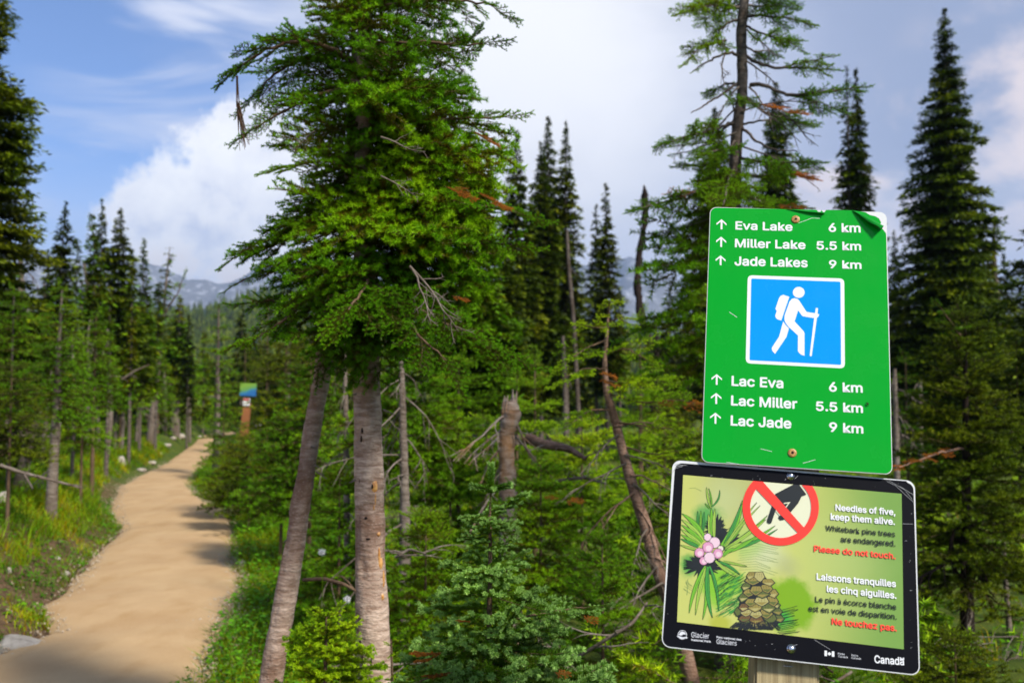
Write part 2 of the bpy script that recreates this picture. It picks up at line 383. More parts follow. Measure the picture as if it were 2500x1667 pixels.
# trail sheet
ys = np.concatenate([np.arange(-4, 30, .12), np.arange(30, 52, .3)]); us = np.linspace(0, 1, 25)
TV = []
for y in ys:
    a = xl(y) - .06 + .09 * (vn(y * 3.1, 3.) - .5); b_ = xr(y) + .05 + .10 * (vn(y * 2.7, 9.) - .5)
    xs = a + (b_ - a) * us
    crown = .035 + .02 * np.sin(us * math.pi) + (fbm(xs * 1.3, np.full_like(xs, y) * 1.3) - .47) * .05 - .09 * (np.abs(us - .5) * 2) ** 8
    TV.append(np.stack([xs, np.full_like(xs, y), crown], 1))
TV = np.concatenate(TV); nu = len(us); I = (np.arange(len(ys) - 1)[:, None] * nu + np.arange(nu - 1)[None, :]).ravel()
tag(obj('path', mesh_np('path', TV, np.stack([I, I + 1, I + nu + 1, I + nu], 1), M['sand'], smooth=True)), kind='structure')

# gravel: loose small stones along both trail edges
def pebbles(n, seed):
    rng = np.random.RandomState(seed); y = 4.6 + 22 * rng.rand(n) ** 1.7; sd = rng.rand(n) < .5
    off = np.abs(rng.randn(n)) * (.10 + .25 * vn(y * 1.7, y * 0 + 5.) ** 2)
    sd = sd & (rng.rand(n) < .55); x = np.where(sd, xl(y) + off * rng.choice([-1.4, 1, 1], n), xr(y) - off * rng.choice([-.8, 1, 1], n))
    k = rng.rand(n) < .12; x = np.where(k, xl(y) + (xr(y) - xl(y)) * rng.rand(n), x)
    s = .004 + .013 * rng.rand(n) ** 3; s = np.where(k, s * .45, s); z = np.maximum(ground(x, y), .028) + s * .2
    base = np.array([[1, 0, 0], [-1, 0, 0], [0, 1, 0], [0, -1, 0], [0, 0, .7], [0, 0, -.7]])
    V = base[None] * s[:, None, None] * (.6 + .7 * rng.rand(n, 6, 1)); a = rng.rand(n) * 6.28; c, q = np.cos(a), np.sin(a)
    V = np.stack([V[..., 0] * c[:, None] - V[..., 1] * q[:, None], V[..., 0] * q[:, None] + V[..., 1] * c[:, None], V[..., 2]], -1) + np.stack([x, y, z], 1)[:, None]
    f = np.array([[0, 2, 4], [2, 1, 4], [1, 3, 4], [3, 0, 4], [2, 0, 5], [1, 2, 5], [3, 1, 5], [0, 3, 5]])
    return V.reshape(-1, 3), (np.arange(n)[:, None, None] * 6 + f).reshape(-1, 3)
PV, PF = pebbles(17000, 4)
tag(obj('gravel', mesh_np('gravel', PV, PF, M['pebble'])), 'pale loose gravel scattered along both edges of the trail', kind='stuff')

# grass blades
def blades(x, y, h, w, seed, lean=.5):
    rng = np.random.RandomState(seed); n = len(x); z = ground(x, y) - .01
    a = rng.rand(n) * 6.28; d = np.stack([np.cos(a), np.sin(a), 0 * a], 1); s = np.stack([-np.sin(a), np.cos(a), 0 * a], 1)
    a2 = rng.rand(n) * 6.28; s = np.stack([np.cos(a2), np.sin(a2), 0 * a], 1)
    L = lean * h * (.3 + rng.rand(n)); p = np.stack([x, y, z], 1); up = np.array([0, 0, 1.])
    m1 = p + up * (h * .55)[:, None] + d * (L * .3)[:, None]; tp = p + up * (h * (.95 - .3 * rng.rand(n)))[:, None] + d * L[:, None]
    ww = (w * s.T).T
    V = np.stack([p - ww, p + ww, m1 + ww * .8, m1 - ww * .8, tp], 1).reshape(-1, 3); b = np.arange(n)[:, None] * 5
    F = np.concatenate([b + [0, 1, 2], b + [0, 2, 3], b + [3, 2, 4]]); t = np.repeat(np.clip(rng.rand(n) * .9, 0, 1), 5) + np.tile([-.1, -.1, .1, .1, .2], n)
    return V, F, np.zeros(len(F), int), np.clip(t, 0, 1)
def clumped(n, ymin, ymax, omin, omax, side, seed, pw=1.5, cl=.5):
    rng = np.random.RandomState(seed); m = n // 14 + 1
    cy = ymin + (ymax - ymin) * rng.rand(m) ** pw; co = omin + (omax - omin) * rng.rand(m) ** 1.3
    k = rng.randint(0, m, n); sg = .035 + .05 * rng.rand(n); y = cy[k] + rng.randn(n) * sg; o = np.maximum(co[k] + rng.randn(n) * sg, omin * .7)
    return (xl(y) - o if side < 0 else xr(y) + o), y, k, rng
GR = []
x, y, k, rng = clumped(56000, 4.6, 30, .30, 3.8, -1, 11, 1.4); kp = (xl(y) - x) > .14 + .50 * np.clip((12 - y) / 5, 0, 1) * (.5 + vn(y * 1.3, y * 0 + 2.)); x, y, k = x[kp], y[kp], k[kp]; hh = (.07 + .16 * rng.rand(len(x))) * (.6 + .7 * rng.rand(60000)[k])
GR.append(blades(x, y, hh, .0022 + .00022 * y, 1, .8))
x, y, k, rng = clumped(40000, 3.0, 26, -.12, 1.6, 1, 12, 1.6); hh = (.06 + .15 * rng.rand(len(x))) * (.6 + .7 * rng.rand(60000)[k])
GR.append(blades(x, y, hh, .0020 + .00022 * y, 2, .7))
x, y, k, rng = clumped(26000, 6, 60, 1.2, 30, 1, 13, 1.0); GR.append(blades(x, y, .12 + .25 * rng.rand(len(x)), .004 + .0003 * y, 3, .6))
x, y, k, rng = clumped(16000, 8, 60, 1.5, 16, -1, 14, 1.0); GR.append(blades(x, y, .12 + .22 * rng.rand(len(x)), .004 + .0003 * y, 4, .6))
x, y, k, rng = clumped(2600, 4.6, 14, .02, .34, -1, 19, 1.2); GR.append(blades(x, y, .04 + .07 * rng.rand(len(x)), .004 + 0 * y, 5, .8))
v, f, mi, t = cat_parts(GR)
tag(obj('grass', mesh_np('grass', v, f, M['grass'], mi, t)), 'long green grass growing in tufts along the trail banks', kind='stuff')

# broad-leaved herbs
def herbs(x, y, h, s, seed):
    rng = np.random.RandomState(seed); n = len(x); z = ground(x, y) + h
    a = rng.rand(n) * 6.28; el = .2 + rng.rand(n) * .7; d = np.stack([np.cos(a) * np.cos(el), np.sin(a) * np.cos(el), np.sin(el) * .6], 1)
    w = np.stack([-np.sin(a), np.cos(a), rng.randn(n) * .3], 1) * .38
    p = np.stack([x, y, z], 1); s = s[:, None]
    V = np.stack([p, p + (d * .5 + w) * s, p + d * s + [0, 0, -.01], p + (d * .5 - w) * s + [0, 0, .0]], 1).reshape(-1, 3); b = np.arange(n)[:, None] * 4
    return V, np.concatenate([b + [0, 1, 2], b + [0, 2, 3]]), np.zeros(2 * n, int), np.repeat(np.clip(rng.rand(n) * .8 + h * 1.2, 0, 1), 4)
HB = []
for (n, y0, y1, o0, o1, sd, seed, hm) in ((17000, 3.2, 14, -.08, 1.5, 1, 21, .20), (9000, 14, 32, .05, 4, 1, 22, .3), (9000, 5, 26, .7, 4, -1, 23, .2), (12000, 3.5, 16, 1.0, 8, 1, 24, .25), (3800, 5, 16, .0, .7, -1, 27, .07)):
    x, y, k, rng = clumped(n, y0, y1, o0, o1, sd, seed, 1.3); HB.append(herbs(x, y, rng.rand(n) * hm * (.4 + rng.rand(60000)[k]), .018 + .03 * rng.rand(n) + y * .0006, seed))
v, f, mi, t = cat_parts(HB)
tag(obj('ground_cover', mesh_np('ground_cover', v, f, M['leaf'], mi, t)), 'low leafy green herbs covering the ground beside the trail', kind='stuff')

# ------------------------------------------------------------------ far terrain
def fbm3(a, s, o=5): return fbm(a * s + 31, a * 0 + 5, o)
def ridge(name, d0, prof, rough, m, a0=-70, a1=70, steps=420, depth=900, zb=-8):
    """mountain range standing D0 metres out: heights given as (px, py) of the skyline"""
    az = np.radians(np.linspace(a0, a1, steps)); px = CX + FPX * np.tan(np.clip(az, -1.2, 1.2))
    P = np.array(prof, float); top = np.interp(px, P[:, 0], P[:, 1])
    hgt = CAMH + (980.5 - top) / FPX * d0 / np.maximum(np.cos(az), .35) * np.maximum(np.cos(az), .35)
    rows = 46; V = []
    for j in range(rows):
        t = j / (rows - 1); r = d0 - depth * (1 - t)
        e = t ** 1.35
        nz = (fbm(az * 40 + 3, np.full_like(az, t * 7.), 5) - .48) * rough * (hgt) * (.25 + t * .75) * 1.5
        rid = np.abs(fbm(az * 22 + 9, np.full_like(az, t * 2.6 + 4), 5) - .48) * -2.2 * rough * hgt * (t * (1.1 - t)) * 2
        z = hgt * e + (nz + rid) * (1 - t ** 6 * .75)
        V.append(np.stack([np.sin(az) * r / np.cos(az) ** 0, np.cos(az) * r, np.maximum(z, zb if j == 0 else -2)], 1))
    for r_, zf in ((d0 + 300, .6), (d0 + 900, -.02)):
        V.append(np.stack([np.sin(az) * r_, np.cos(az) * r_, hgt * zf], 1))
    V = np.concatenate(V); n = steps; rr = rows + 2
    I = (np.arange(rr - 1)[:, None] * n + np.arange(n - 1)[None, :]).ravel()
    return tag(obj(name, mesh_np(name, V, np.stack([I, I + 1, I + n + 1, I + n], 1), m, smooth=True)), kind='structure')
def mtn_fn(snow_lo, snow_hi):
    def fn(gg, b):
        p = gg.n('ShaderNodeNewGeometry').outputs['Position']; s = gg.n('ShaderNodeSeparateXYZ'); gg.put(s.inputs[0], p)
        n = gg.noise(p, .012, 6, .65); n2 = gg.noise(gg.mapping(p, (1, 1, .35)), .028, 6, .7)
        c = gg.mix(gg.mr(n, .4, .6), (.03, .055, .022), (.10, .10, .085))
        c = gg.mix(gg.mr(gg.m('ADD', s.outputs[2], gg.m('MULTIPLY', gg.m('SUBTRACT', n, .5), 260)), snow_lo * .45, snow_lo), c, (.15, .145, .14))
        sn = gg.m('MULTIPLY', gg.mr(gg.m('ADD', s.outputs[2], gg.m('MULTIPLY', gg.m('SUBTRACT', n2, .5), 300)), snow_lo, snow_hi, 0, 1), gg.mr(n2, .52, .64))
        c = gg.mix(sn, c, (.42, .43, .46)); gg.put(b.inputs['Base Color'], c)
    return fn
M['mtn'] = nmat('mountain_rock_and_snow', mtn_fn(250, 420), .95, .05)
M['hill'] = nmat('forested_slope', lambda gg, b: gg.put(b.inputs['Base Color'], gg.mix(gg.mr(gg.noise(gg.n('ShaderNodeNewGeometry').outputs['Position'], .05, 5, .7), .4, .6), (.018, .035, .012), (.04, .065, .02))), .95, .05)
ridge('mountains', 3800, [(-3000, 560), (-900, 500), (-200, 600), (0, 640), (120, 640), (200, 660), (330, 650), (400, 668), (450, 690), (520, 705), (560, 700), (620, 664), (680, 652), (760, 640), (1000, 640), (1250, 690), (1400, 655), (1480, 648), (1530, 630), (1570, 640), (1620, 660), (1700, 715), (1900, 760), (2200, 745), (2500, 700), (3400, 600), (6000, 560)], .34, M['mtn'], depth=1600)
ridge('hills', 1500, [(-4000, 780), (-600, 760), (0, 760), (200, 750), (420, 762), (480, 770), (560, 745), (640, 716), (760, 690), (900, 680), (1200, 760), (1420, 775), (1550, 800), (1700, 840), (2500, 850), (6000, 800)], .12, M['hill'], depth=600)
# hill rise behind the trail
def slope(x, y):
    t = sstep((y - 150) / 650); px = CX + FPX * x / np.maximum(y, 1)
    top = np.interp(px, [-3000, 0, 420, 520, 640, 800, 1300, 1700, 6000], [800, 800, 800, 790, 752, 735, 800, 870, 860])
    return -6 + t * ((980.5 - top) / FPX * 800 + 6) * 1.0 + (fbm(x * .02 + 40, y * .02 + 7, 4) - .47) * 14 * t
hx = np.linspace(-900, 900, 160); hy = np.linspace(130, 820, 80); X, Y = np.meshgrid(hx, hy, indexing='ij')
V = np.stack([X, Y, slope(X, Y)], -1).reshape(-1, 3); I = (np.arange(159)[:, None] * 80 + np.arange(79)[None, :]).ravel()
tag(obj('forested_hillside', mesh_np('forested_hillside', V, np.stack([I, I + 80, I + 81, I + 1], 1), M['hill'], smooth=True)), kind='structure')
def far_forest(n, seed):
    rng = np.random.RandomState(seed); y = 160 + 640 * rng.rand(n) ** 1.1; x = (rng.rand(n) - .5) * 1.15 * y - y * .02
    z = slope(x, y) - .5; h = 7 + 10 * rng.rand(n); r = h * (.10 + .06 * rng.rand(n))
    parts_V = []; parts_F = []; lay = 4; k = 5; cnt = 0
    a = np.arange(k) * 2 * math.pi / k
    for j in range(lay):
        zb = h * (.05 + .9 * j / lay); zt = h * min(1, .05 + .9 * (j + 1.5) / lay); rr = r * (1 - j / lay) + .15
        ang = a[None] + rng.rand(n)[:, None] * 6.28; rad = rr[:, None] * (.6 + .8 * rng.rand(n, k))
        ring = np.stack([x[:, None] + np.cos(ang) * rad, y[:, None] + np.sin(ang) * rad, (z + zb)[:, None] + rng.randn(n, k) * .5], -1)
        apex = np.stack([x, y, z + zt], 1)[:, None]; parts_V.append(np.concatenate([ring, apex], 1).reshape(-1, 3))
        b = np.arange(n)[:, None, None] * (k + 1); f = np.array([[i, (i + 1) % k, k] for i in range(k)])[None]
        parts_F.append((b + f).reshape(-1, 3) + cnt); cnt += n * (k + 1)
    return np.concatenate(parts_V), np.concatenate(parts_F)
v, f = far_forest(11000, 5)
tag(obj('distant_forest', mesh_np('distant_forest', v, f, M['dark'], tone=np.clip(np.random.RandomState(2).rand(len(v)), 0, 1))), 'dense conifer forest covering the far hillside below the mountains', kind='stuff')

# ------------------------------------------------------------------ bough library
SP_FIR = [spray(100 + i, L=.5, spacing=.040, lat=.46, nl=.020, nw=.0036, dens=900, r0=.0045, second=.05, droop=.10 + .10 * (i % 3), uptip=.12) for i in range(7)]
SP_YNG = [spray(200 + i, L=.26, spacing=.040, lat=.46, nl=.0145, nw=.0027, dens=2300, r0=.0028, second=.046, droop=.02, quad=True, uptip=.10) for i in range(5)]
SP_MED = [spray(300 + i, L=.5, spacing=.055, lat=.44, nl=.027, nw=.0052, dens=540, r0=.005, second=.07, droop=.15, uptip=.10, tvar=.62) for i in range(6)]
SP_LOW = [spray(400 + i, L=.5, spacing=.085, lat=.44, nl=.040, nw=.0105, dens=160, r0=.006, second=.09, droop=.18, uptip=.08, tvar=.62) for i in range(6)]
def spray_mesh(name, s, mats): return mesh_np(name, s[0], s[1], mats, s[2], s[3])

def trunk_mesh(pts, rad, m, sides=10, jit=.12, seed=0, name='trunk', res=None):
    pts = np.asarray(pts, float); rad = np.asarray(rad, float)
    if res:
        u = np.linspace(0, len(pts) - 1, res); k = np.arange(len(pts))
        # smooth interpolation
        pts2 = np.stack([np.interp(u, k, pts[:, i]) for i in range(3)], 1); rad = np.interp(u, k, rad)
        ker = np.ones(max(3, res // (len(pts) * 2) | 1)); ker /= len(ker); pad = len(ker) // 2
        pp = np.pad(pts2, ((pad, pad), (0, 0)), 'edge'); sm = np.stack([np.convolve(pp[:, i], ker, 'valid') for i in range(3)], 1)
        sm[0] = pts2[0]; sm[-1] = pts2[-1]; pts = sm
    V, F, mi, t = tube_tri(pts, rad, sides, 0, 0, jit, np.random.RandomState(seed))
    return mesh_np(name, V, F, m, smooth=True)

def dead_limb(seed, L, r, n_sub=6, spread=.7, droop=.3, depth=2, tip=.25):
    """bare branching twig, along +X"""
    rng = np.random.RandomState(seed); out = []
    def go(p, d, L, r, dep):
        n = 6; pts = [p]; dd = d.copy()
        for i in range(n):
            dd = dd + rng.randn(3) * .13 + np.array([0, 0, -droop * .12]); dd /= np.linalg.norm(dd); pts.append(pts[-1] + dd * L / n)
        pts = np.array(pts); out.append(tube_tri(pts, np.linspace(r, r * tip, len(pts)), 4 if dep else 6, 0, 0))
        if dep < depth:
            for i in range(n_sub if dep == 0 else 3):
                t = .2 + .75 * (i + rng.rand()) / n_sub if dep == 0 else .3 + .6 * rng.rand(); q = t * n; k = min(int(q), n - 1); pp = pts[k] * (1 - q + k) + pts[k + 1] * (q - k)
                sd = rng.randn(3) * .3 + np.cross(dd, [0, 0, 1.]) * spread * (1 if i % 2 else -1) * (1 + .3 * rng.rand()); nd = dd + sd; nd /= np.linalg.norm(nd)
                go(pp, nd, L * (1 - t * .6) * (.35 + .25 * rng.rand()), r * .5, dep + 1)
    go(np.zeros(3), np.array([1., 0, .05]), L, r, 0)
    return cat_parts(out)

# ---- far / middle distance conifers
def crown_far(seed, H, Rm, z0, n, card, lean, power=1.0, droop=.5, gaps=.25, topw=.02, thick=.22, prof=None):
    """narrow subalpine conifer crown made of many needle sprays; returns arrays in tree-local coords"""
    rng = np.random.RandomState(seed); nb = n
    u = rng.rand(nb) ** .9; z = z0 + (H - z0) * (1 - (1 - u) ** 1.0)
    # whorls
    tier = max(.22, H * .028); sec = rng.rand(7)
    az0 = rng.rand(nb) * 6.283; ph_ = sec[(az0 / 6.2832 * 7).astype(int)]; z = (np.floor(z / tier + ph_) - ph_ + .5) * tier + rng.randn(nb) * tier * .13; z = np.clip(z, z0, H * .995)
    t = np.clip((z - z0) / (H - z0), 0, 1); az = az0
    if prof is not None: Rr = np.interp(t, [p[0] for p in prof], [p[1] for p in prof]) * Rm
    else: Rr = Rm * ((1 - t) ** (power + .25) * (.72 + .28 * np.clip(t * 6, 0, 1))) + topw
    cl = fbm(z * 2.2 / max(H * .08, .3) * .5 + seed, np.cos(az) * 1.3 + 3 + np.sin(az) * .8, 3)
    L = Rr * (.22 + 1.6 * cl) * (.85 + .3 * rng.rand(nb)); L[rng.rand(nb) < gaps * .5] *= .5
    kk = np.maximum(3, (L / card * 5.0)).astype(int); tot = int(kk.sum()); b = np.repeat(np.arange(nb), kk)
    s = rng.rand(tot) ** .75; r = L[b] * s; dr = -droop * (r ** 1.5) / (Rm ** .5 + 1e-6) * .9 + .12 * L[b] * s ** 5
    ox = rng.randn(tot) * thick * L[b] * (1.05 - .6 * s) * .8
    a = az[b]; ca, sa = np.cos(a), np.sin(a)
    P = np.stack([ca * r - sa * ox, sa * r + ca * ox, z[b] + dr + rng.randn(tot) * card * .18], 1)
    d = np.stack([ca, sa, -.25 + 0 * a], 1) + rng.randn(tot, 3) * .45 + np.stack([-sa, ca, 0 * a], 1) * (np.sign(ox) * .5)[:, None]
    d /= np.linalg.norm(d, axis=1)[:, None]; w = np.cross(d, np.array([0, 0, 1.]) + rng.randn(tot, 3) * .5); w /= np.linalg.norm(w, axis=1)[:, None] + 1e-6
    Lc = card * ((.6 + .8 * rng.rand(tot)) * (.42 + .58 * np.clip(Rr[b] / (Rm * .5), 0, 1)))[:, None]; w = w * Lc * .22
    V = np.stack([P - d * Lc * .2, P + w + d * Lc * .3, P + d * Lc, P - w + d * Lc * .3], 1).reshape(-1, 3)
    bb = np.arange(tot)[:, None] * 4; F = np.concatenate([bb + [0, 1, 2], bb + [0, 2, 3]])
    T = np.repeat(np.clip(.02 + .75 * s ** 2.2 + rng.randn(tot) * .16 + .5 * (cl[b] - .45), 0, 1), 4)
    # a thin leader
    lv, lf, lm, lt = tube_tri(np.array([[0, 0, H * .9], [0, 0, H]]), [.015 + H * .001, .006], 4, 0, .3)
    parts = [(V, F, np.zeros(len(F), int), T), (lv, lf, lm, lt)]
    V, F, mi, T = cat_parts(parts)
    if lean is not None:
        q = V[:, 2] / H; V[:, 0] += lean[0] * q; V[:, 1] += lean[1] * q
    return V, F, mi, T
TREES = []
def conifer(px, py, d, wpx, pyb, label, m='dark', group=None, lean=0, n=None, card=None, power=1.0, droop=.5, gaps=.25, name='fir_tree', tr=None, prof=None, bark='bark_far', basex=None, seed=None, thick=.22, topw=.02):
    """tree with its tip at (px,py), D metres out; wpx crown half width there, pyb lowest foliage row"""
    top = W(px, py, d); bx = W(basex, 980, d).x if basex is not None else top.x
    z0 = gz(bx, d) if d < 60 else -1; H = top.z - z0; Rm = wpx * 1.06 / FPX * d; zb = max(.1, W(px, pyb, d).z - z0)
    card = card or max(.06, d * .0048); seed = seed if seed is not None else abs(int(px * 7 + py))
    if m == 'dark' and prof is None: prof = [(0, .85), (.25, 1), (.48, .82), (.68, .56), (.84, .30), (.95, .12), (1, .02)]
    n = n or int(60 + (H - zb) * Rm / (card * card) * 3.0)
    t = thing(name, label, 'tree', (bx, d, z0), group)
    ln = (top.x - bx, 0)
    v, f, mi, tn = crown_far(seed, H, Rm, zb, n, card, ln, power, droop, gaps, topw, thick, prof)
    rt = tr or max(.045, H * .0085)
    q = np.linspace(0, 1, 9); rng = np.random.RandomState(seed)
    tp = np.stack([ln[0] * q + rng.randn(9) * .012 * (q * (1 - q)) * H * .4, 0 * q, H * q], 1); tp[0, 2] = -.15
    obj('trunk', trunk_mesh(tp, rt * (1 - q * .93), M[bark], 8, .15, seed), t)
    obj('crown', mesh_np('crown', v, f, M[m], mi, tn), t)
    TREES.append(t); return t
def crown_mid(seed, H, Rm, z0, nb, lib, lean, power=.9, droop=-.1, rise=.25, gaps=0):
    rng = np.random.RandomState(seed); parts = []
    for i in range(nb):
        t = (i + rng.rand()) / nb; nt = max(6, nb // 7); t = (math.floor(t * nt) + .5 + rng.randn() * .10) / nt; t = min(.98, max(0, t)); z = z0 + (H - z0) * t * .97
        az = i * 2.399 + rng.randn() * .3; L = Rm * ((1 - t) ** power) * (.75 + .4 * rng.rand()) + .05 * min(H, 1.2)
        if rng.rand() < gaps: continue
        s = L / .5; el = droop + rise * t * 2.2 + rng.randn() * .1
        parts.append(xform(lib[rng.randint(len(lib))], TRS((lean * z / H, 0, z), az, el, rng.randn() * .25, s)))
    # leader
    parts.append(xform(lib[0], TRS((lean * .94, 0, H * .94), rng.rand() * 6, 1.35, 0, min(.5, max(.08, H * .08)) / .5)))
    return cat_parts(parts)
def midfir(px, py, d, wpx, pyb, label, m='mid', lib=None, nb=60, group=None, basex=None, name='fir_tree', power=.9, droop=-.15, tr=None, bark='twig', rise=.25, cat='tree', gaps=0, seed=None):
    top = W(px, py, d); bx = W(basex, 980, d).x if basex is not None else top.x
    z0 = gz(bx, d); H = top.z - z0; Rm = wpx / FPX * d; zb = max(.03, W(px, pyb, d).z - z0); seed = seed if seed is not None else abs(int(px * 3 + py))
    t = thing(name, label, cat, (bx, d, z0), group)
    v, f, mi, tn = crown_mid(seed, H, Rm, zb, nb, lib or SP_LOW, top.x - bx, power, droop, rise, gaps)
    q = np.linspace(0, 1, 8); tp = np.stack([(top.x - bx) * q, 0 * q, H * q * .97], 1); tp[0, 2] = -.1
    rt = tr or max(.008, H * .013)
    obj('trunk', trunk_mesh(tp, rt * (1 - q * .85), M[bark], 8, .12, seed), t)
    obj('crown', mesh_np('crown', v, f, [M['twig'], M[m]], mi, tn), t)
    return t
# ------------------------------------------------------------------ the pair of firs by the trail (needle detail)
def px_line(pts, d): return np.array([tuple(W(x, y, d)) for x, y in pts])
FM = [spray_mesh('bough', s, [M['twig'], M['fir']]) for s in SP_FIR]
def bough(parent, mesh, p, az, el, roll, s):
    o = bpy.data.objects.new('branch', mesh); link(o); o.parent = parent
    o.matrix_local = TRS(Vector(p) - parent.location, az, el, roll, s); return o

def near_trunk(line, wpx, d, seed, parent, rings=190, sides=56):
    pts = px_line(line, d); k = np.arange(len(pts)); u = np.linspace(0, len(pts) - 1, rings)
    pts = np.stack([np.interp(u, k, pts[:, i]) for i in range(3)], 1)
    ker = np.ones(21) / 21; pp = np.pad(pts, ((10, 10), (0, 0)), 'edge'); sm = np.stack([np.convolve(pp[:, i], ker, 'valid') for i in range(3)], 1); sm[0] = pts[0]; sm[-1] = pts[-1]
    rad = np.interp(u, k, wpx) / FPX * d / 2
    V, F, _, _ = tube_tri(sm, rad, sides)
    V = V.reshape(rings, sides, 3); c = sm[:, None, :]; dirv = (V - c) / rad[:, None, None]
    zz = sm[:, 2][:, None] * np.ones((1, sides)); an = (np.arange(sides) / sides * 2 * math.pi)[None] * np.ones((rings, 1))
    ca, sa = np.cos(an), np.sin(an)
    n = (fbm(zz * 55 + 11, ca * 2.2 + sa * 1.7 + 9 + seed, 3) - .45) * .0045 + (fbm(zz * 9 + 3, ca * 1.5 + sa * 1.1 + seed, 4) - .45) * .015
    bl = np.maximum(0, vn(zz * 120 + 1, an * 9 + seed) - .62) * .006
    V = (V + dirv * (n + bl)[..., None]).reshape(-1, 3) - np.array(parent.location)
    return obj('trunk', mesh_np('trunk', V, F, M['bark'], smooth=True), parent), sm, rad

D1 = 3.6
base = W(932, 980, D1); base.z = gz(base.x, D1)
fir1 = thing('fir_tree', 'tall straight fir with grey brown trunk and bright needled crown beside the trail', 'tree', base)
L1 = [(940, 2080), (922, 1800), (915, 1650), (905, 1420), (901, 1200), (899, 1000), (894, 850), (889, 700), (888, 500), (889, 300), (892, 0), (894, -280), (896, -600)]
W1 = [112, 96, 84, 73, 69, 66, 61, 53, 46, 42, 37, 28, 6]
tr1, c1, r1 = near_trunk(L1, W1, D1, 0, fir1, 300)
D2 = 3.75
b2 = W(610, 980, D2); b2.z = gz(b2.x, D2)
fir2 = thing('fir_tree', 'slender fir trunk leaning to the right into the crown of the straight fir', 'tree', b2)
L2 = [(600, 2040), (632, 1850), (661, 1667), (694, 1480), (722, 1320), (748, 1150), (768, 1020), (787, 900), (803, 800), (818, 715), (836, 620), (850, 500), (858, 350), (862, 200), (864, 60)]
W2 = [72, 62, 55, 52, 47, 43, 41, 39, 37, 35, 31, 27, 22, 15, 6]
tr2, c2, r2 = near_trunk(L2, W2, D2, 5, fir2, 240, 48)
def at_line(c, z): return np.array([np.interp(z, c[:, 2], c[:, 0]), np.interp(z, c[:, 2], c[:, 1]), z])
# crown outline radii (metres) against height
def zp(y, d=D1): return W(0, y, d).z
RL = [(zp(860), .05), (zp(800), .18), (zp(740), .27), (zp(700), .30), (zp(640), .38), (zp(590), .36), (zp(520), .24), (zp(450), .23), (zp(380), .13), (zp(330), .28), (zp(270), .33), (zp(210), .33), (zp(150), .38), (zp(100), .33), (zp(60), .21), (zp(0), .20), (zp(-200), .30), (zp(-400), .18), (zp(-520), .04)]
RR = [(zp(880), .1), (zp(820), .34), (zp(760), .36), (zp(700), .34), (zp(640), .48), (zp(560), .58), (zp(500), .58), (zp(420), .56), (zp(340), .54), (zp(280), .48), (zp(220), .36), (zp(150), .40), (zp(80), .42), (zp(0), .42), (zp(-200), .40), (zp(-400), .20), (zp(-520), .04)]
def rad_at(tab, z): t = sorted(tab); return np.interp(z, [a for a, b in t], [b for a, b in t])
rng = np.random.RandomState(42); nB = 158
for i in range(nB):
    z = zp(850) + (zp(-520) - zp(850)) * ((i + rng.rand()) / nB) ** 1.25
    az = i * 2.399963 + rng.randn() * .35; ca, sa = math.cos(az), math.sin(az)
    if z < zp(620) and rng.rand() < .45: continue
    rx = rad_at(RR, z) if ca > 0 else rad_at(RL, z)
    L = math.sqrt((ca * rx) ** 2 + (sa * .42) ** 2) * (.55 + .55 * rng.rand())
    zp_ = at_line(c1, z)
    hh = (z - zp(815)) / (zp(-520) - zp(815)); el = -.52 + .65 * hh * 1.5 + rng.randn() * .14
    s = L / .5; p = zp_ + np.array([0, 0, L * .28 if el < 0 else 0])
    bough(fir1, FM[rng.randint(len(FM))], p, az, el, rng.randn() * .35, s)
for i in range(46):
    z = zp(720) + (zp(200) - zp(720)) * rng.rand(); az = rng.randn() * .75; rx = rad_at(RR, z); L = math.sqrt((math.cos(az) * rx) ** 2 + (math.sin(az) * .42) ** 2) * (.7 + .35 * rng.rand())
    bough(fir1, FM[rng.randint(len(FM))], at_line(c1, z) + np.array([0, 0, L * .22]), az, -.28 + rng.randn() * .14, rng.randn() * .35, L / .5)
for i in range(15):
    z = zp(650 + 130 * rng.rand()); az = -math.pi / 2 + rng.randn() * 1.0; L = .22 + .12 * rng.rand()
    bough(fir1, FM[rng.randint(len(FM))], at_line(c1, z), az, -.85 + rng.randn() * .2, rng.randn() * .5, L / .5)
# leaning fir: boughs from its upper stem, mostly to the left and towards the viewer
for i in range(34):
    z = zp(770, D2) + (zp(90, D2) - zp(770, D2)) * ((i + rng.rand()) / 34)
    az = (math.pi + rng.randn() * .9) if i % 4 else rng.rand() * 6.28
    rx = rad_at(RL, z) if math.cos(az) < 0 else .22
    L = (.20 + rx * .72 * abs(math.cos(az))) * (.7 + .35 * rng.rand())
    p = at_line(c2, z); p[2] += L * .2
    bough(fir2, FM[rng.randint(len(FM))], p, az, -.36 + rng.randn() * .16 + .25 * (z > zp(400)), rng.randn() * .35, L / .5)

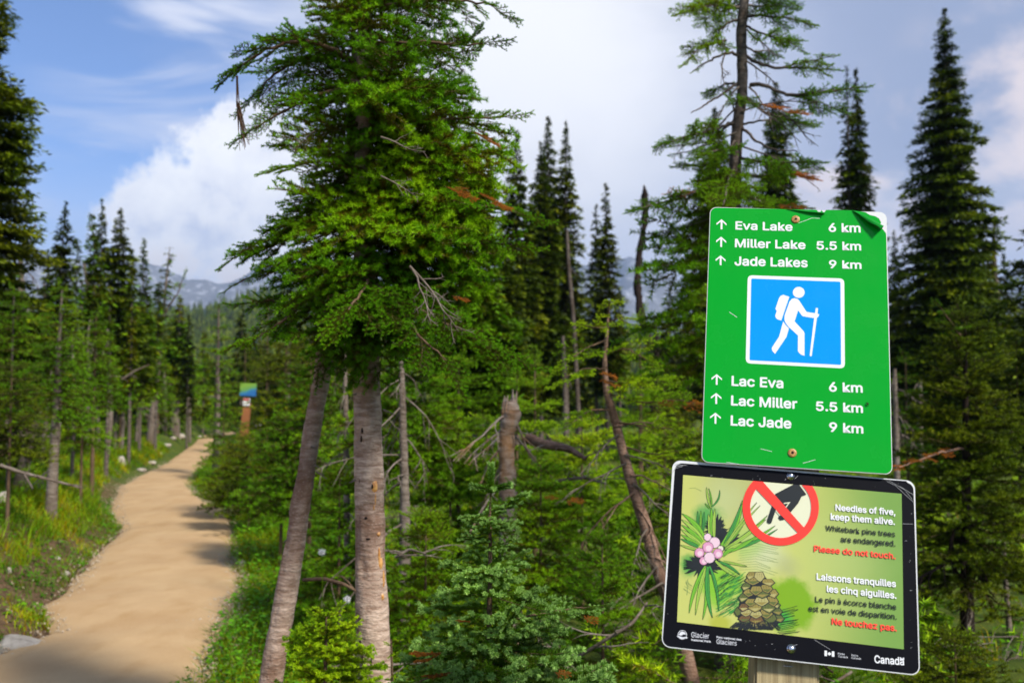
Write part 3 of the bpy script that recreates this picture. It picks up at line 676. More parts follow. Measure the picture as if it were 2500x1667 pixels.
def custom_branch(parent, pts, r0, lib, mats, sc_=.5, start=.3, every=.09, seed=0, name='branch', tipscale=1., down=0., plump=False):
    """woody limb through world points with boughs from fraction START on"""
    rng = np.random.RandomState(seed); pts = np.asarray(pts, float)
    k = np.arange(len(pts)); u = np.linspace(0, len(pts) - 1, 22); P = np.stack([np.interp(u, k, pts[:, i]) for i in range(3)], 1)
    ker = np.ones(5) / 5; pp = np.pad(P, ((2, 2), (0, 0)), 'edge'); S = np.stack([np.convolve(pp[:, i], ker, 'valid') for i in range(3)], 1); S[0] = P[0]; S[-1] = P[-1]
    S[1:-1] += rng.randn(20, 3) * r0 * .25
    parts = [tube_tri(S, np.linspace(r0, r0 * .3, 22), 6, 0, .2)]
    seg = np.linalg.norm(np.diff(S, axis=0), axis=1); cs = np.concatenate([[0], np.cumsum(seg)]); T = cs[-1]
    if start < 1:
        a = start * T; j = 0
        while a < T * .97:
            q = np.array([np.interp(a, cs, S[:, i]) for i in range(3)]); dq = np.array([np.interp(min(a + .02 * T, T), cs, S[:, i]) for i in range(3)]) - q
            az = math.atan2(dq[1], dq[0]) + (1 if j % 2 else -1) * R_(48 + rng.randn() * 12); el = math.atan2(dq[2], math.hypot(dq[0], dq[1])) * .5 - down + rng.randn() * .15
            s = sc_ * (1.1 - .55 * (a / T)) * (.75 + .5 * rng.rand())
            rl = rng.randn() * .4; parts.append(xform(lib[rng.randint(len(lib))], TRS(q, az, el, rl, s)))
            if plump: parts.append(xform(lib[rng.randint(len(lib))], TRS(q, az + rng.randn() * .3, el - .2, rl + 1.4, s * .8)))
            a += every * (.7 + .6 * rng.rand()); j += 1
        dq = S[-1] - S[-3]; az = math.atan2(dq[1], dq[0]); el = math.atan2(dq[2], math.hypot(dq[0], dq[1]))
        parts.append(xform(lib[rng.randint(len(lib))], TRS(S[-2], az, el, 0, sc_ * .7 * tipscale)))
    v, f, mi, t = cat_parts(parts); return obj(name, mesh_np(name, v - np.array(parent.location), f, mats, mi, t), parent)
FT = [M['twig'], M['fir']]
def wl(*a): return [tuple(W(*p)) for p in a]
custom_branch(fir1, wl((888, 170, D1), (820, 120, D1 - .05), (740, 95, D1 - .12), (650, 120, D1 - .18), (585, 165, D1 - .2)), .010, SP_FIR, FT, .42, .30, .035, 1)
custom_branch(fir1, wl((888, 150, D1), (800, 135, D1 + .1), (720, 150, D1 + .1), (660, 190, D1 + .1), (628, 225, D1 + .1)), .009, SP_FIR, FT, .40, .35, .04, 2, down=.3)
custom_branch(fir1, wl((888, 230, D1), (820, 215, D1 - .05), (760, 240, D1 - .1), (690, 275, D1 - .15), (622, 312, D1 - .18)), .009, SP_FIR, FT, .36, .22, .038, 3)
custom_branch(fir1, wl((888, 400, D1), (800, 390, D1 - .1), (740, 400, D1 - .15), (700, 408, D1 - .18)), .008, SP_FIR, FT, .34, .2, .04, 4)
custom_branch(fir2, wl((850, 480, D2), (780, 530, D2 - .1), (700, 570, D2 - .15), (640, 590, D2 - .2), (590, 612, D2 - .2)), .009, SP_FIR, FT, .36, .25, .04, 5)
custom_branch(fir2, wl((840, 600, D2), (760, 635, D2 - .05), (680, 655, D2 - .1), (610, 675, D2 - .1), (556, 706, D2 - .1)), .007, SP_FIR, FT, .15, .45, .04, 6)
custom_branch(fir2, wl((838, 640, D2), (790, 680, D2 - .05), (730, 720, D2 - .1), (660, 735, D2 - .1), (612, 742, D2 - .1)), .008, SP_FIR, FT, .34, .5, .04, 7)
custom_branch(fir2, wl((836, 640, D2), (780, 700, D2 - .1), (735, 740, D2 - .2), (700, 778, D2 - .25), (640, 818, D2 - .3), (596, 836, D2 - .3)), .009, SP_FIR, FT, .32, .55, .035, 8)
custom_branch(fir1, wl((893, 690, D1), (940, 715, D1 - .2), (1020, 755, D1 - .3), (1110, 800, D1 - .3), (1180, 835, D1 - .3), (1232, 862, D1 - .3)), .010, SP_FIR, FT, .50, .12, .030, 9, down=.15)
custom_branch(fir1, wl((893, 690, D1), (930, 700, D1 - .25), (990, 770, D1 - .4), (1030, 830, D1 - .45), (1090, 880, D1 - .45)), .009, SP_FIR, FT, .46, .1, .034, 10, down=.25)
custom_branch(fir1, wl((893, 660, D1), (900, 690, D1 - .25), (870, 730, D1 - .4), (850, 760, D1 - .45)), .008, SP_FIR, FT, .42, .1, .034, 11, down=.2)
custom_branch(fir1, wl((890, 470, D1), (990, 490, D1 - .1), (1100, 500, D1 - .15), (1200, 505, D1 - .2), (1285, 525, D1 - .2)), .010, SP_FIR, FT, .38, .3, .038, 12)
custom_branch(fir1, wl((890, 310, D1), (980, 300, D1 - .1), (1080, 290, D1 - .15), (1160, 290, D1 - .1), (1235, 285, D1 - .1)), .009, SP_FIR, FT, .34, .35, .04, 13)
custom_branch(fir1, wl((892, 20, D1), (980, 10, D1 - .1), (1080, 0, D1 - .1), (1150, 5, D1 - .1), (1205, 15, D1 - .1)), .009, SP_FIR, FT, .38, .3, .04, 14)
custom_branch(fir1, wl((892, 100, D1), (960, 110, D1 - .2), (1040, 100, D1 - .3), (1110, 110, D1 - .3), (1180, 108, D1 - .3)), .009, SP_FIR, FT, .36, .25, .04, 15)
custom_branch(fir1, wl((890, 560, D1), (990, 580, D1 - .05), (1090, 600, D1 - .1), (1180, 590, D1 - .1), (1250, 600, D1 - .1)), .010, SP_FIR, FT, .42, .3, .038, 16)
# browned shoots and bare grey branchlets on the straight fir
for i, (x, y, d, az, s) in enumerate([(1085, 455, 3.05, .3, .16), (1120, 475, 3.05, -.5, .13), (1165, 470, 3.1, .2, .2), (1195, 495, 3.1, -.3, .15), (1150, 320, 3.2, .3, .2), (1110, 455, 3.0, -.8, .12), (1102, 722, 3.2, -.3, .12)]):
    o = obj('dead_shoot', spray_mesh('dead_shoot', SP_FIR[i], [M['twig'], M['brown']]), fir1); o.matrix_local = TRS(W(x, y, d) - fir1.location, az, -.3, .3, s)
def limb_obj(parent, x, y, d, az, el, seed, L, r, m='grey', name='dead_branch', n_sub=6, depth=2, droop=.3, roll=0):
    v, f, mi, t = dead_limb(seed, L, r, n_sub, .8, droop, depth); o = obj(name, mesh_np(name, v, f, M[m]), parent)
    o.matrix_local = TRS(W(x, y, d) - (parent.location if parent else Vector()), az, el, roll, 1); return o
limb_obj(fir1, 1000, 650, 3.12, -.05, -.85, 3, .26, .0045, n_sub=9, droop=.2, roll=1.3)
limb_obj(fir1, 1005, 655, 3.10, -.15, -1.15, 8, .20, .0035, n_sub=7, droop=.2, roll=1.5)
limb_obj(fir1, 930, 335, 3.2, -.3, -.25, 9, .16, .004, n_sub=6, roll=1.2)
limb_obj(fir1, 930, 430, 3.12, -.2, -.4, 12, .14, .003, n_sub=6, roll=1.2)
limb_obj(fir1, 770, 320, 3.2, 2.6, -.3, 14, .12, .003, n_sub=5, roll=1.2)
limb_obj(fir2, 855, 705, 3.6, 2.4, -.8, 15, .08, .004, 'grey', n_sub=3)
for (x, y, az, L) in ((775, 1150, .2, .05), (772, 1135, -.1, .03), (795, 880, .1, .03), (704, 1318, 2.9, .02), (763, 1090, .3, .03)): limb_obj(fir2, x - 4, y, 3.71, az, -.5, int(x), L, .004, 'grey', 'branch_stub', 1, 1)
for (x, y, az, L) in ((878, 960, 3.0, .03), (935, 1000, .1, .05), (872, 1170, 2.9, .03), (880, 880, 2.8, .025)): limb_obj(fir1, x, y, 3.57, az, -.4, int(y), L, .005, 'grey', 'branch_stub', 1, 1)
# scars and resin runs on the straight trunk
def on_trunk(x, y):
    z = W(x, y, D1).z; c = at_line(c1, z); r = np.interp(z, c1[:, 2], r1); xx = W(x, y, D1).x - c[0]; xx = max(-r * .96, min(r * .96, xx))
    a = math.asin(xx / r); return Vector((c[0] + r * math.sin(a) * 1.02, c[1] - r * math.cos(a) * 1.02, z)), Vector((math.sin(a), -math.cos(a), 0)), r
def patch(x, y, w, h, m, seed, name, proud=.004, hollow=False):
    p, n, r = on_trunk(x, y); rng = np.random.RandomState(seed); s = Vector((-n.y, n.x, 0)); N = 18; V = [tuple(p + n * (proud if not hollow else .001) - fir1.location)]; F = []
    for ring, k in ((.55, proud), (1., -.001)):
        for i in range(N):
            a = i * 2 * math.pi / N; rr = ring * (1 + .25 * (rng.rand() - .5)); dx = math.cos(a) * w * rr; q = p + s * dx + Vector((0, 0, math.sin(a) * h * rr)) + n * (k - dx * dx / (2 * r))
            V.append(tuple(q - fir1.location))
    for i in range(N): j = (i + 1) % N; F += [(0, 1 + i, 1 + j), (1 + i, 1 + N + i, 1 + N + j, 1 + j)]
    return obj(name, mesh_py(name, V, F, M[m], True), fir1)
patch(918, 1186, .016, .027, 'resin', 1, 'bark_wound', .006); patch(913, 1184, .0045, .011, 'black', 2, 'wound_hollow', .0085)
for i, (x, y, w, h) in enumerate([(920, 1212, .003, .03), (929, 1350, .004, .026), (933, 1372, .009, .022), (938, 1410, .003, .035), (937, 1452, .006, .012), (917, 1235, .002, .012), (928, 1300, .007, .008), (880, 905, .004, .01)]): patch(x, y, w, h, 'resin', i + 5, 'resin_streak', .004)
for i, (x, y, w, h) in enumerate([(884, 1175, .004, .014), (889, 1050, .004, .010), (899, 1260, .010, .007), (887, 1070, .003, .012), (904, 1310, .008, .003), (880, 915, .004, .010), (897, 900, .006, .003), (890, 1595, .003, .03), (884, 1560, .005, .012), (913, 1605, .0025, .02), (895, 1630, .003, .025)]): patch(x, y, w, h, 'black', i + 25, 'bark_scar', .003)

# hanging strand of dead lichen at the end of the high left bough
rng = np.random.RandomState(3); parts = []
for i in range(46):
    y0 = 186 + (60 + 40 * rng.rand()) * (i > 7); xs0 = 579 + rng.randn() * 1.5; sp = rng.randn() * 6
    yend = 250 + 120 * rng.rand() if i > 7 else 262; ln = np.array([tuple(W(xs0 + (y - 186) * .05 + sp * ((y - y0) / 120.) + (y > 260) * (y - 260) * .12, y, 3.38 + rng.randn() * .004)) for y in np.linspace(y0, yend, 7)])
    parts.append(tube_tri(ln, np.linspace(.0026, .0009, 7), 3))
v, f, mi, t = cat_parts(parts)
tag(obj('hanging_lichen', mesh_np('hanging_lichen', v, f, nmat('brown_lichen', lambda gg, b: gg.put(b.inputs['Base Color'], (.10, .055, .03, 1)), .9)), None), 'dark brown strand of dead lichen hanging from the high left bough', 'lichen')

# ------------------------------------------------------------------ small sharp fir in front
DY = 2.55; yb = W(1188, 980, DY); yb.z = gz(yb.x, DY)
yf = thing('young_fir', 'small blue green fir with silvery shoot tips between the trunks and the signs', 'tree', yb)
YM = [spray_mesh('bough', s, [M['twig'], M['young']]) for s in SP_YNG]
yl = px_line([(1188, 2500), (1188, 1900), (1190, 1667), (1196, 1450), (1197, 1330), (1196, 1250), (1199, 1190), (1198, 1136)], DY)
obj('trunk', trunk_mesh(yl - np.array(yb), [.015, .012, .009, .0062, .0045, .0034, .0026, .0015], M['twig'], 8, .1, 1, res=40), yf)
def tuft(parent, a, b, n, nl, nw, m, r=.0025, seed=0, name='shoot'):
    rng = np.random.RandomState(seed); a = np.array(a, float); b = np.array(b, float); u = rng.rand(n); P = a + (b - a) * u[:, None]; d = (b - a) / np.linalg.norm(b - a)
    v = cat_parts([tube_tri(np.stack([a, (a + b) / 2, b]), [r, r, r * .6], 4, 0, .2), add_needles(rng, P, np.tile(d, (n, 1)), nl, nw, np.clip(.3 + .6 * u + rng.randn(n) * .1, 0, 1), 1, True, 0., .75)])
    return obj(name, mesh_np(name, v[0] - np.array(parent.location), v[1], [M['twig'], M[m]], v[2], v[3]), parent)
tuft(yf, W(1198, 1192, DY), W(1199, 1134, DY), 620, .0145, .0030, 'young', seed=1, name='leader')
tuft(yf, W(1200, 1196, DY), W(1152, 1186, DY - .03), 560, .0135, .0030, 'young', seed=2); tuft(yf, W(1200, 1196, DY), W(1246, 1183, DY - .02), 560, .0135, .0030, 'young', seed=3)
tuft(yf, W(1200, 1198, DY), W(1206, 1192, DY - .05), 260, .011, .0022, 'young', seed=4); tuft(yf, W(1200, 1196, DY), W(1190, 1190, DY + .05), 260, .011, .0018, 'young', seed=5)
tuft(yf, W(1196, 1262, DY), W(1199, 1200, DY), 150, .011, .0016, 'young', seed=6)
rng = np.random.RandomState(8)
wh = [(1258, 5, .095), (1300, 5, .095), (1340, 4, .075), (1376, 6, .12), (1412, 5, .115), (1450, 6, .155), (1490, 5, .14), (1530, 6, .17), (1572, 6, .19), (1615, 6, .20), (1655, 6, .23), (1700, 7, .28), (1760, 7, .30), (1830, 7, .32), (1920, 7, .33), (2030, 6, .34)]
for wi, (py, n, L) in enumerate(wh):
    for j in range(n):
        az = wi * 1.1 + j * 2 * math.pi / n + rng.randn() * .2; z = W(1196, py, DY).z
        bough(yf, YM[rng.randint(5)], at_line(yl, z + rng.randn() * .008), az, .10 - .0004 * (py - 1250) + rng.randn() * .12, rng.randn() * .2, L * (.75 + .4 * rng.rand()) / .26)
YT = [M['twig'], M['young']]
custom_branch(yf, wl((1196, 1520, DY), (1280, 1505, DY - .05), (1360, 1490, DY - .05), (1440, 1480, DY - .05)), .004, SP_YNG, YT, .38, .3, .035, 3)
custom_branch(yf, wl((1196, 1640, DY), (1120, 1640, DY - .08), (1060, 1650, DY - .1), (1010, 1667, DY - .12)), .004, SP_YNG, YT, .55, .2, .03, 4)
for i, (x, y, az, s) in enumerate([(1082, 1592, 2.9, .14), (1070, 1600, 3.4, .10), (1105, 1640, 3.0, .12), (1352, 1640, .2, .08), (1423, 1508, .1, .07), (1150, 1515, 2.6, .07)]):
    o = obj('dead_shoot', spray_mesh('dead_shoot', SP_YNG[i % 5], [M['twig'], M['brown']]), yf); o.matrix_local = TRS(W(x, y, DY - .22) - yf.location, az, -.2, .3, s / .26 * .5)

# bright young fir at the foot of the leaning trunk
DB = 3.35; bb = W(790, 980, DB); bb.z = gz(bb.x, DB)
bf = thing('young_fir', 'bright green bushy little fir at the foot of the leaning trunk', 'tree', bb)
bl_ = px_line([(790, 2130), (792, 1800), (795, 1600), (797, 1500)], DB); obj('trunk', trunk_mesh(bl_ - np.array(bb), [.012, .009, .006, .003], M['twig'], 7, .1, 2, res=20), bf)
LM = [spray_mesh('bough', SP_YNG[i], [M['twig'], M['lime']]) for i in range(5)]
for i in range(70):
    py = 1500 + 520 * (i / 70) ** 1.1; z = W(0, py, DB).z; az = i * 2.4 + rng.randn() * .2; L = .05 + .11 * min(1, (py - 1480) / 130)
    bough(bf, LM[rng.randint(5)], at_line(bl_, z), az, .35 - .3 * min(1, (py - 1490) / 200) + rng.randn() * .15, rng.randn() * .3, L * (.8 + .4 * rng.rand()) / .26)
bg2 = thing('young_fir', 'small green fir sprouts showing right of the straight trunk near its foot', 'tree', (W(960, 980, 3.4).x, 3.4, gz(W(960, 980, 3.4).x, 3.4)))
bl2 = px_line([(965, 2100), (962, 1800), (955, 1560)], 3.4); obj('trunk', trunk_mesh(bl2 - np.array(bg2.location), [.01, .007, .003], M['twig'], 7, .1, 2, res=20), bg2)
for i in range(26):
    py = 1560 + 440 * (i / 26); z = W(0, py, 3.4).z; bough(bg2, LM[rng.randint(5)], at_line(bl2, z), i * 2.4, .2 + rng.randn() * .2, rng.randn() * .3, (.03 + .05 * min(1, (py - 1540) / 200)) * (.7 + .5 * rng.rand()) / .26)

# ------------------------------------------------------------------ gaunt fir behind the sign
DS = 5.6; sb = W(1768, 980, DS); sb.z = gz(sb.x, DS)
gf = thing('fir_tree', 'gaunt fir with knotted limbs and thin needle tufts rising behind the green sign', 'tree', sb)
def q1(x, y): return (1500 + x / 2.352, y / 2.352)
gl = [(1768, 1720), (1770, 1640), (1774, 1400), (1780, 1100), (1786, 800), (1792, 560)] + [q1(*p) for p in ((690, 1100), (695, 900), (708, 700), (733, 560), (735, 420), (727, 200), (745, 0), (755, -300), (760, -700))]
glw = [54, 52, 46, 42, 38, 34, 32, 30, 28, 26, 26, 25, 25, 18, 5]
gp = px_line(gl, DS); obj('trunk', trunk_mesh(gp - np.array(sb), np.array(glw) / FPX * DS / 2, M['bark_far'], 14, .14, 4, res=90), gf)
ST = [M['bark_far'], M['mid']]; ST2 = [M['bark_far'], M['mid']]
def gb(pts, r, s, start, every, seed, dd=0., mats=None):
    n = len(pts); P = [q1(*p) for p in pts]; custom_branch(gf, [tuple(W(x, y, DS + dd * i / (n - 1))) for i, (x, y) in enumerate(P)], r, SP_MED, mats or ST, s * .95, start, every * .8, seed, plump=True)
gb([(720, 45), (640, 30), (540, 35), (425, 62)], .009, .42, .15, .07, 1, -.3)
gb([(735, 20), (640, 60), (560, 90), (510, 130)], .007, .35, .4, .07, 2, .4)
gb([(715, 115), (660, 125), (610, 170), (600, 185)], .009, .30, .3, .07, 3)
gb([(722, 330), (700, 310), (640, 300), (560, 345), (500, 375), (452, 410)], .011, .15, .75, .1, 4, -.2)
gb([(640, 235), (600, 245), (500, 270), (425, 335)], .008, .36, .1, .07, 5, -.2)
gb([(705, 480), (640, 530), (540, 590), (490, 625), (440, 650)], .009, .12, 1.0, .1, 6, -.2)
gb([(705, 485), (640, 480), (600, 505), (565, 545)], .008, .28, .3, .07, 7, .3)
gb([(690, 700), (600, 740), (500, 765), (400, 785), (290, 825)], .010, .36, .2, .065, 8, -.4)
gb([(690, 690), (610, 760), (560, 820), (470, 860), (340, 885)], .008, .2, .9, .1, 9, .2)
gb([(690, 880), (600, 900), (520, 960), (405, 945)], .009, .35, .15, .07, 10, .3)
gb([(690, 1040), (560, 1060), (420, 1120), (300, 1160), (155, 1195)], .012, .40, .08, .06, 11, -.4)
gb([(690, 1100), (600, 1180), (480, 1290), (420, 1400)], .011, .45, .1, .07, 12, .3)
gb([(765, 95), (860, 90), (960, 100), (1085, 125)], .009, .34, .25, .07, 13, -.2)
gb([(755, 150), (830, 190), (930, 220), (1040, 262)], .008, .36, .3, .065, 14, -.4)
gb([(760, 325), (830, 370), (930, 395), (1060, 385), (1150, 395), (1235, 400)], .011, .30, .58, .06, 15, -.2)
gb([(930, 395), (1020, 375), (1120, 350), (1232, 330)], .006, .26, .3, .06, 16, -.3)
gb([(780, 490), (880, 490), (980, 545), (1080, 550), (1200, 530), (1400, 500)], .013, .36, .5, .06, 17, -.3)
gb([(980, 545), (1080, 560), (1180, 590), (1260, 622)], .008, .34, .3, .06, 18, -.1)
gb([(760, 560), (850, 640), (950, 680), (1010, 690), (1090, 715)], .009, .36, .5, .06, 19, .2)
gb([(930, 560), (960, 600), (1010, 640)], .004, .12, .9, .06, 20)
gb([(720, 720), (800, 800), (900, 860), (1050, 870)], .010, .1, 1., .06, 21, -.3)
gb([(720, 720), (800, 700), (900, 690), (1000, 650), (1050, 640)], .008, .30, .5, .06, 22, .3)
gb([(700, 900), (820, 930), (960, 935), (1125, 930)], .011, .38, .2, .055, 23, -.4)
gb([(700, 1000), (820, 1010), (950, 1000), (1060, 975)], .010, .36, .3, .06, 24, .3)
gb([(690, 1000), (740, 1080), (800, 1140), (850, 1170)], .010, .36, .2, .06, 25, -.7)
gb([(690, 1100), (800, 1150), (900, 1170), (1040, 1180)], .011, .40, .2, .06, 26, -.2)
gb([(690, 950), (650, 1050), (640, 1120), (620, 1180)], .009, .40, .1, .06, 27, -.8)
gb([(700, 800), (650, 860), (560, 870), (480, 900)], .008, .3, .2, .06, 28, -.5)
gb([(690, 640), (680, 600), (760, 560), (800, 600)], .006, .22, .3, .06, 29, -.4)
gb([(735, 250), (800, 300), (880, 290), (920, 310)], .007, .30, .3, .06, 30, .2)
gb([(740, 20), (800, 40), (900, 30), (990, 45)], .008, .36, .2, .07, 31, .2); gb([(750, -60), (820, -20), (900, -30), (980, 0)], .008, .36, .2, .07, 32, -.2); gb([(740, -60), (660, -30), (560, -20), (500, 10)], .008, .36, .2, .07, 33, .2)
for i, (x, y, az, el, L, m) in enumerate([(740, 560, -.1, -.6, .42, 'bark_far'), (745, 590, -.2, -.2, .5, 'bark_far'), (730, 640, .1, .25, .45, 'bark_far'), (700, 620, 3.0, -.7, .35, 'bark_far'), (715, 500, 3.3, -.9, .3, 'grey'), (770, 500, -.1, -.7, .3, 'grey'), (755, 350, -.2, -.7, .25, 'grey'), (700, 760, 3.3, -.6, .45, 'bark_far'), (760, 170, -.3, -.9, .25, 'grey'), (700, 830, .0, -.5, .5, 'bark_far'), (640, 300, 3.1, -1.1, .25, 'grey')]):
    xx, yy = q1(x, y); limb_obj(gf, xx, yy, DS - .04, az, el, 40 + i, L, .006, m, n_sub=7)
for i, (x, y, az) in enumerate([(1000, 1000, .1), (1040, 1000, .4), (930, 1180, .0), (470, 1100, 3.), (840, 600, .2), (960, 640, .1)]):
    xx, yy = q1(x, y); o = obj('dead_shoot', spray_mesh('dead_shoot', SP_MED[i], [M['twig'], M['brown']]), gf); o.matrix_local = TRS(W(xx, yy, DS - .3) - gf.location, az, 0, .3, .3)
# lower boughs, seen beside and under the sign
rng = np.random.RandomState(77)
SM = [spray_mesh('bough', s, ST2) for s in SP_MED]
for i in range(26):
    z = W(0, 1000 + 620 * rng.rand(), DS).z; bough(gf, SM[rng.randint(6)], at_line(gp, z), rng.rand() * 6.28, -.2 + rng.randn() * .2, rng.randn() * .3, .7 + .7 * rng.rand())
for i in range(30):
    z = W(0, 480 + 380 * rng.rand(), DS).z; bough(gf, SM[rng.randint(6)], at_line(gp, z), rng.rand() * 6.28, -.15 + rng.randn() * .2, rng.randn() * .3, .9 + .5 * rng.rand())
# ------------------------------------------------------------------ named trees, left of the trail
G1 = 'conifers standing left of the trail'
conifer(-60, -260, 13, 215, 1120, 'huge dark conifer cut off by the left edge of the picture', 'dark', G1, n=3200, droop=.35, prof=[(0, .75), (.2, 1), (.45, .78), (.7, .45), (1, .1)], gaps=.5, card=.075)
conifer(163, 492, 17, 52, 930, 'thin leaning fir with a crooked top next to the huge dark conifer', 'dark', G1, lean=1, basex=105, power=.7, gaps=.7, topw=.05)
conifer(225, 522, 22, 46, 960, 'olive fir with a long bare trunk, second spire right of the leaning fir', 'mid', G1, basex=245, power=.6, gaps=.8, topw=.06)
conifer(250, 486, 27, 32, 900, 'thin feathery spire just left of the dense dark spire', 'dark', G1, power=.6, gaps=.6, topw=.06)
conifer(295, 508, 24, 66, 990, 'dense dark full spire in the middle of the row left of the trail', 'dark', G1, power=.62, droop=.4, topw=.1)
conifer(352, 582, 25, 52, 980, 'light green fir between the dense dark spire and the tall bare trunk', 'mid', G1, power=.8)
t8 = conifer(415, 603, 28, 34, 850, 'sparse fir with a tall slim grey bare trunk beside the trail bend', 'mid', G1, basex=368, power=.15, gaps=1.0, card=.08, n=110, bark='grey', tr=.12)
custom_branch(t8, wl((392, 790, 28), (412, 745, 28), (436, 715, 27.9), (445, 682, 27.9)), .04, SP_MED, [M['grey'], M['mid']], 1.1, .6, .25, 4)
conifer(440, 722, 36, 66, 960, 'short full fir with a thick pale trunk beside the trail bend', 'mid', G1, basex=428, power=.75, bark='grey', tr=.19)
midfir(152, 690, 11, 80, 1010, 'near dark green fir with a bare grey lower trunk at the bank top', 'mid', SP_LOW, 110, G1, basex=132, power=.6, droop=-.3, bark='grey', tr=.07)
midfir(35, 700, 12, 79, 1000, 'low green fir under the huge dark conifer, by the left picture edge', 'mid', SP_LOW, 80, G1, power=.5, droop=-.25, bark='bark_far')
midfir(235, 760, 15, 68, 985, 'dark bushy fir just right of the near dark green fir', 'mid', SP_LOW, 90, G1, power=.6, droop=-.25)
midfir(300, 800, 24, 64, 985, 'green bushy fir behind the slim bare trunk, left of the trail bend', 'mid', SP_LOW, 80, G1, power=.6, droop=-.25)
midfir(390, 850, 33, 50, 1010, 'small rounded fir beneath the sparse fir at the trail bend', 'mid', SP_LOW, 70, G1, power=.6, droop=-.2)
midfir(470, 880, 50, 60, 1040, 'low fir on the far left side of the trail where it disappears', 'mid', SP_LOW, 60, G1, power=.6)
midfir(30, 880, 9.5, 100, 1110, 'low dark fir bush on the bank at the left picture edge', 'dark', SP_LOW, 60, G1, power=.5, droop=-.2)
midfir(205, 900, 12.5, 57, 1090, 'low green fir bush between two bare trunks on the bank', 'mid', SP_LOW, 60, G1, power=.55, droop=-.2)
midfir(535, 728, 21, 44, 960, 'slender fir standing alone on the right edge of the trail', 'mid', SP_LOW, 60, None, basex=530, power=.62, droop=.05, bark='grey', tr=.09)
midfir(548, 945, 20, 56, 1120, 'bushy little fir right beside the slender lone fir', 'mid', SP_LOW, 60, None, power=.5)
# bare trunks
G2 = 'bare dead trunks left of the trail'
def dead_tree(px_pts, wpx, d, label, m='grey', n=8, L=.5, seed=0, group=None, name='dead_tree', az=None, droop=1.2, bdepth=2, el0=-.5):
    if m == 'stump' and 'stump' not in M: M['stump'] = nmat('weathered_stump', bark_fn((.16, .10, .07), (.42, .35, .29), (.34, .17, .06), .8, .3), .9, .1)
    pts = px_line(px_pts, d); b = Vector(pts[0]); b.z = min(b.z, gz(b.x, d)) if d < 60 else b.z; pts[0][2] = b.z - .05
    t = thing(name, label, 'dead tree', b, group); rad = np.array(wpx) / FPX * d / 2
    obj('trunk', trunk_mesh(pts - np.array(b), rad * (.8 if name == 'dead_snag' else 1), M[m], 9, .75 if name == 'dead_snag' else .2, seed, res=60 if name == 'dead_snag' else 40), t); rng = np.random.RandomState(seed)
    for i in range(n):
        k = .15 + .8 * (i + rng.rand()) / n; q = k * (len(pts) - 1); j = min(int(q), len(pts) - 2); p = pts[j] * (1 - q + j) + pts[j + 1] * (q - j); r = float(np.interp(q, range(len(rad)), rad))
        v, f, mi, tt = dead_limb(seed * 31 + i, L * (.5 + .8 * rng.rand()), min(max(r * .28, .003), .009 if m == 'stump' else 1), 5, .8, droop, bdepth); o = obj('dead_branch', mesh_np('dead_branch', v, f, M[m]), t)
        a = rng.rand() * 6.28 if az is None else az[i % len(az)] + rng.randn() * .3
        o.matrix_local = TRS(Vector(p) - b, a, el0 + rng.randn() * .3, 0, 1)
    return t
dead_tree([(56, 1010), (50, 900), (45, 780), (52, 700), (50, 640), (62, 590), (88, 548)], [22, 20, 17, 15, 12, 9, 6], 20, 'weathered grey dead tree with drooping gnarled branches near the left edge', n=12, L=.8, seed=2, group=G2)
dead_tree([(262, 1060), (272, 1020), (266, 940), (266, 850), (262, 800)], [12, 11, 10, 8, 5], 21, 'thin pale dead stem curving at its foot, halfway along the bank', n=4, L=.5, seed=3, group=G2)
dead_tree([(335, 1050), (340, 990), (348, 940), (345, 900)], [12, 10, 8, 5], 27, 'short pale dead stem leaning towards the trail bend', n=5, L=.8, seed=4, group=G2)
dead_tree([(232, 860), (222, 760), (215, 700), (205, 640)], [14, 12, 10, 7], 23, 'bare grey upper trunk showing inside the olive fir', n=4, L=.5, seed=5, group=G2)
dead_tree([(45, 1095), (75, 1055), (95, 1020), (97, 980)], [32, 24, 16, 8], 13, 'ragged grey broken snag leaning over the left bank', n=7, L=.4, seed=6, group=G2)
dead_tree([(128, 1140), (136, 1090), (143, 1000), (142, 900), (140, 840)], [22, 18, 16, 13, 9], 12, 'grey dead trunk with a forked foot on the bank grass', n=6, L=.4, seed=7, group=G2)
dead_tree([(530, 1150), (530, 1080), (532, 1000), (534, 930)], [15, 13, 12, 9], 20.8, 'slim grey stem standing at the right trail edge', n=3, L=.3, seed=8, group=None)

for k, (x, py, d, w, pyb, mm, lb) in enumerate([(32, 640, 19, 24, 940, 'mid', 'thin ragged spire rising between the dead gnarled tree and the left picture edge'), (118, 610, 24, 22, 900, 'dark', 'needle thin dark spire right behind the gnarled dead tree'), (190, 585, 26, 20, 900, 'mid', 'slim ragged spire between the leaning fir and the olive fir'), (325, 640, 22, 22, 960, 'mid', 'slim olive spire just right of the dense dark spire'), (388, 690, 27, 20, 960, 'mid', 'thin low spire leaning against the sparse fir'), (462, 770, 34, 22, 1010, 'dark', 'little thin spire beyond the short full fir'), (78, 760, 14, 26, 1000, 'mid', 'thin young spire in front of the gnarled dead tree'), (270, 700, 19, 22, 980, 'mid', 'ragged slim spire over the curved pale dead stem'), (500, 810, 42, 18, 1020, 'mid', 'tiny spire where the trail disappears')]):
    conifer(x, py, d, w, pyb, lb, mm, G1, power=.55, gaps=.9, topw=.05)
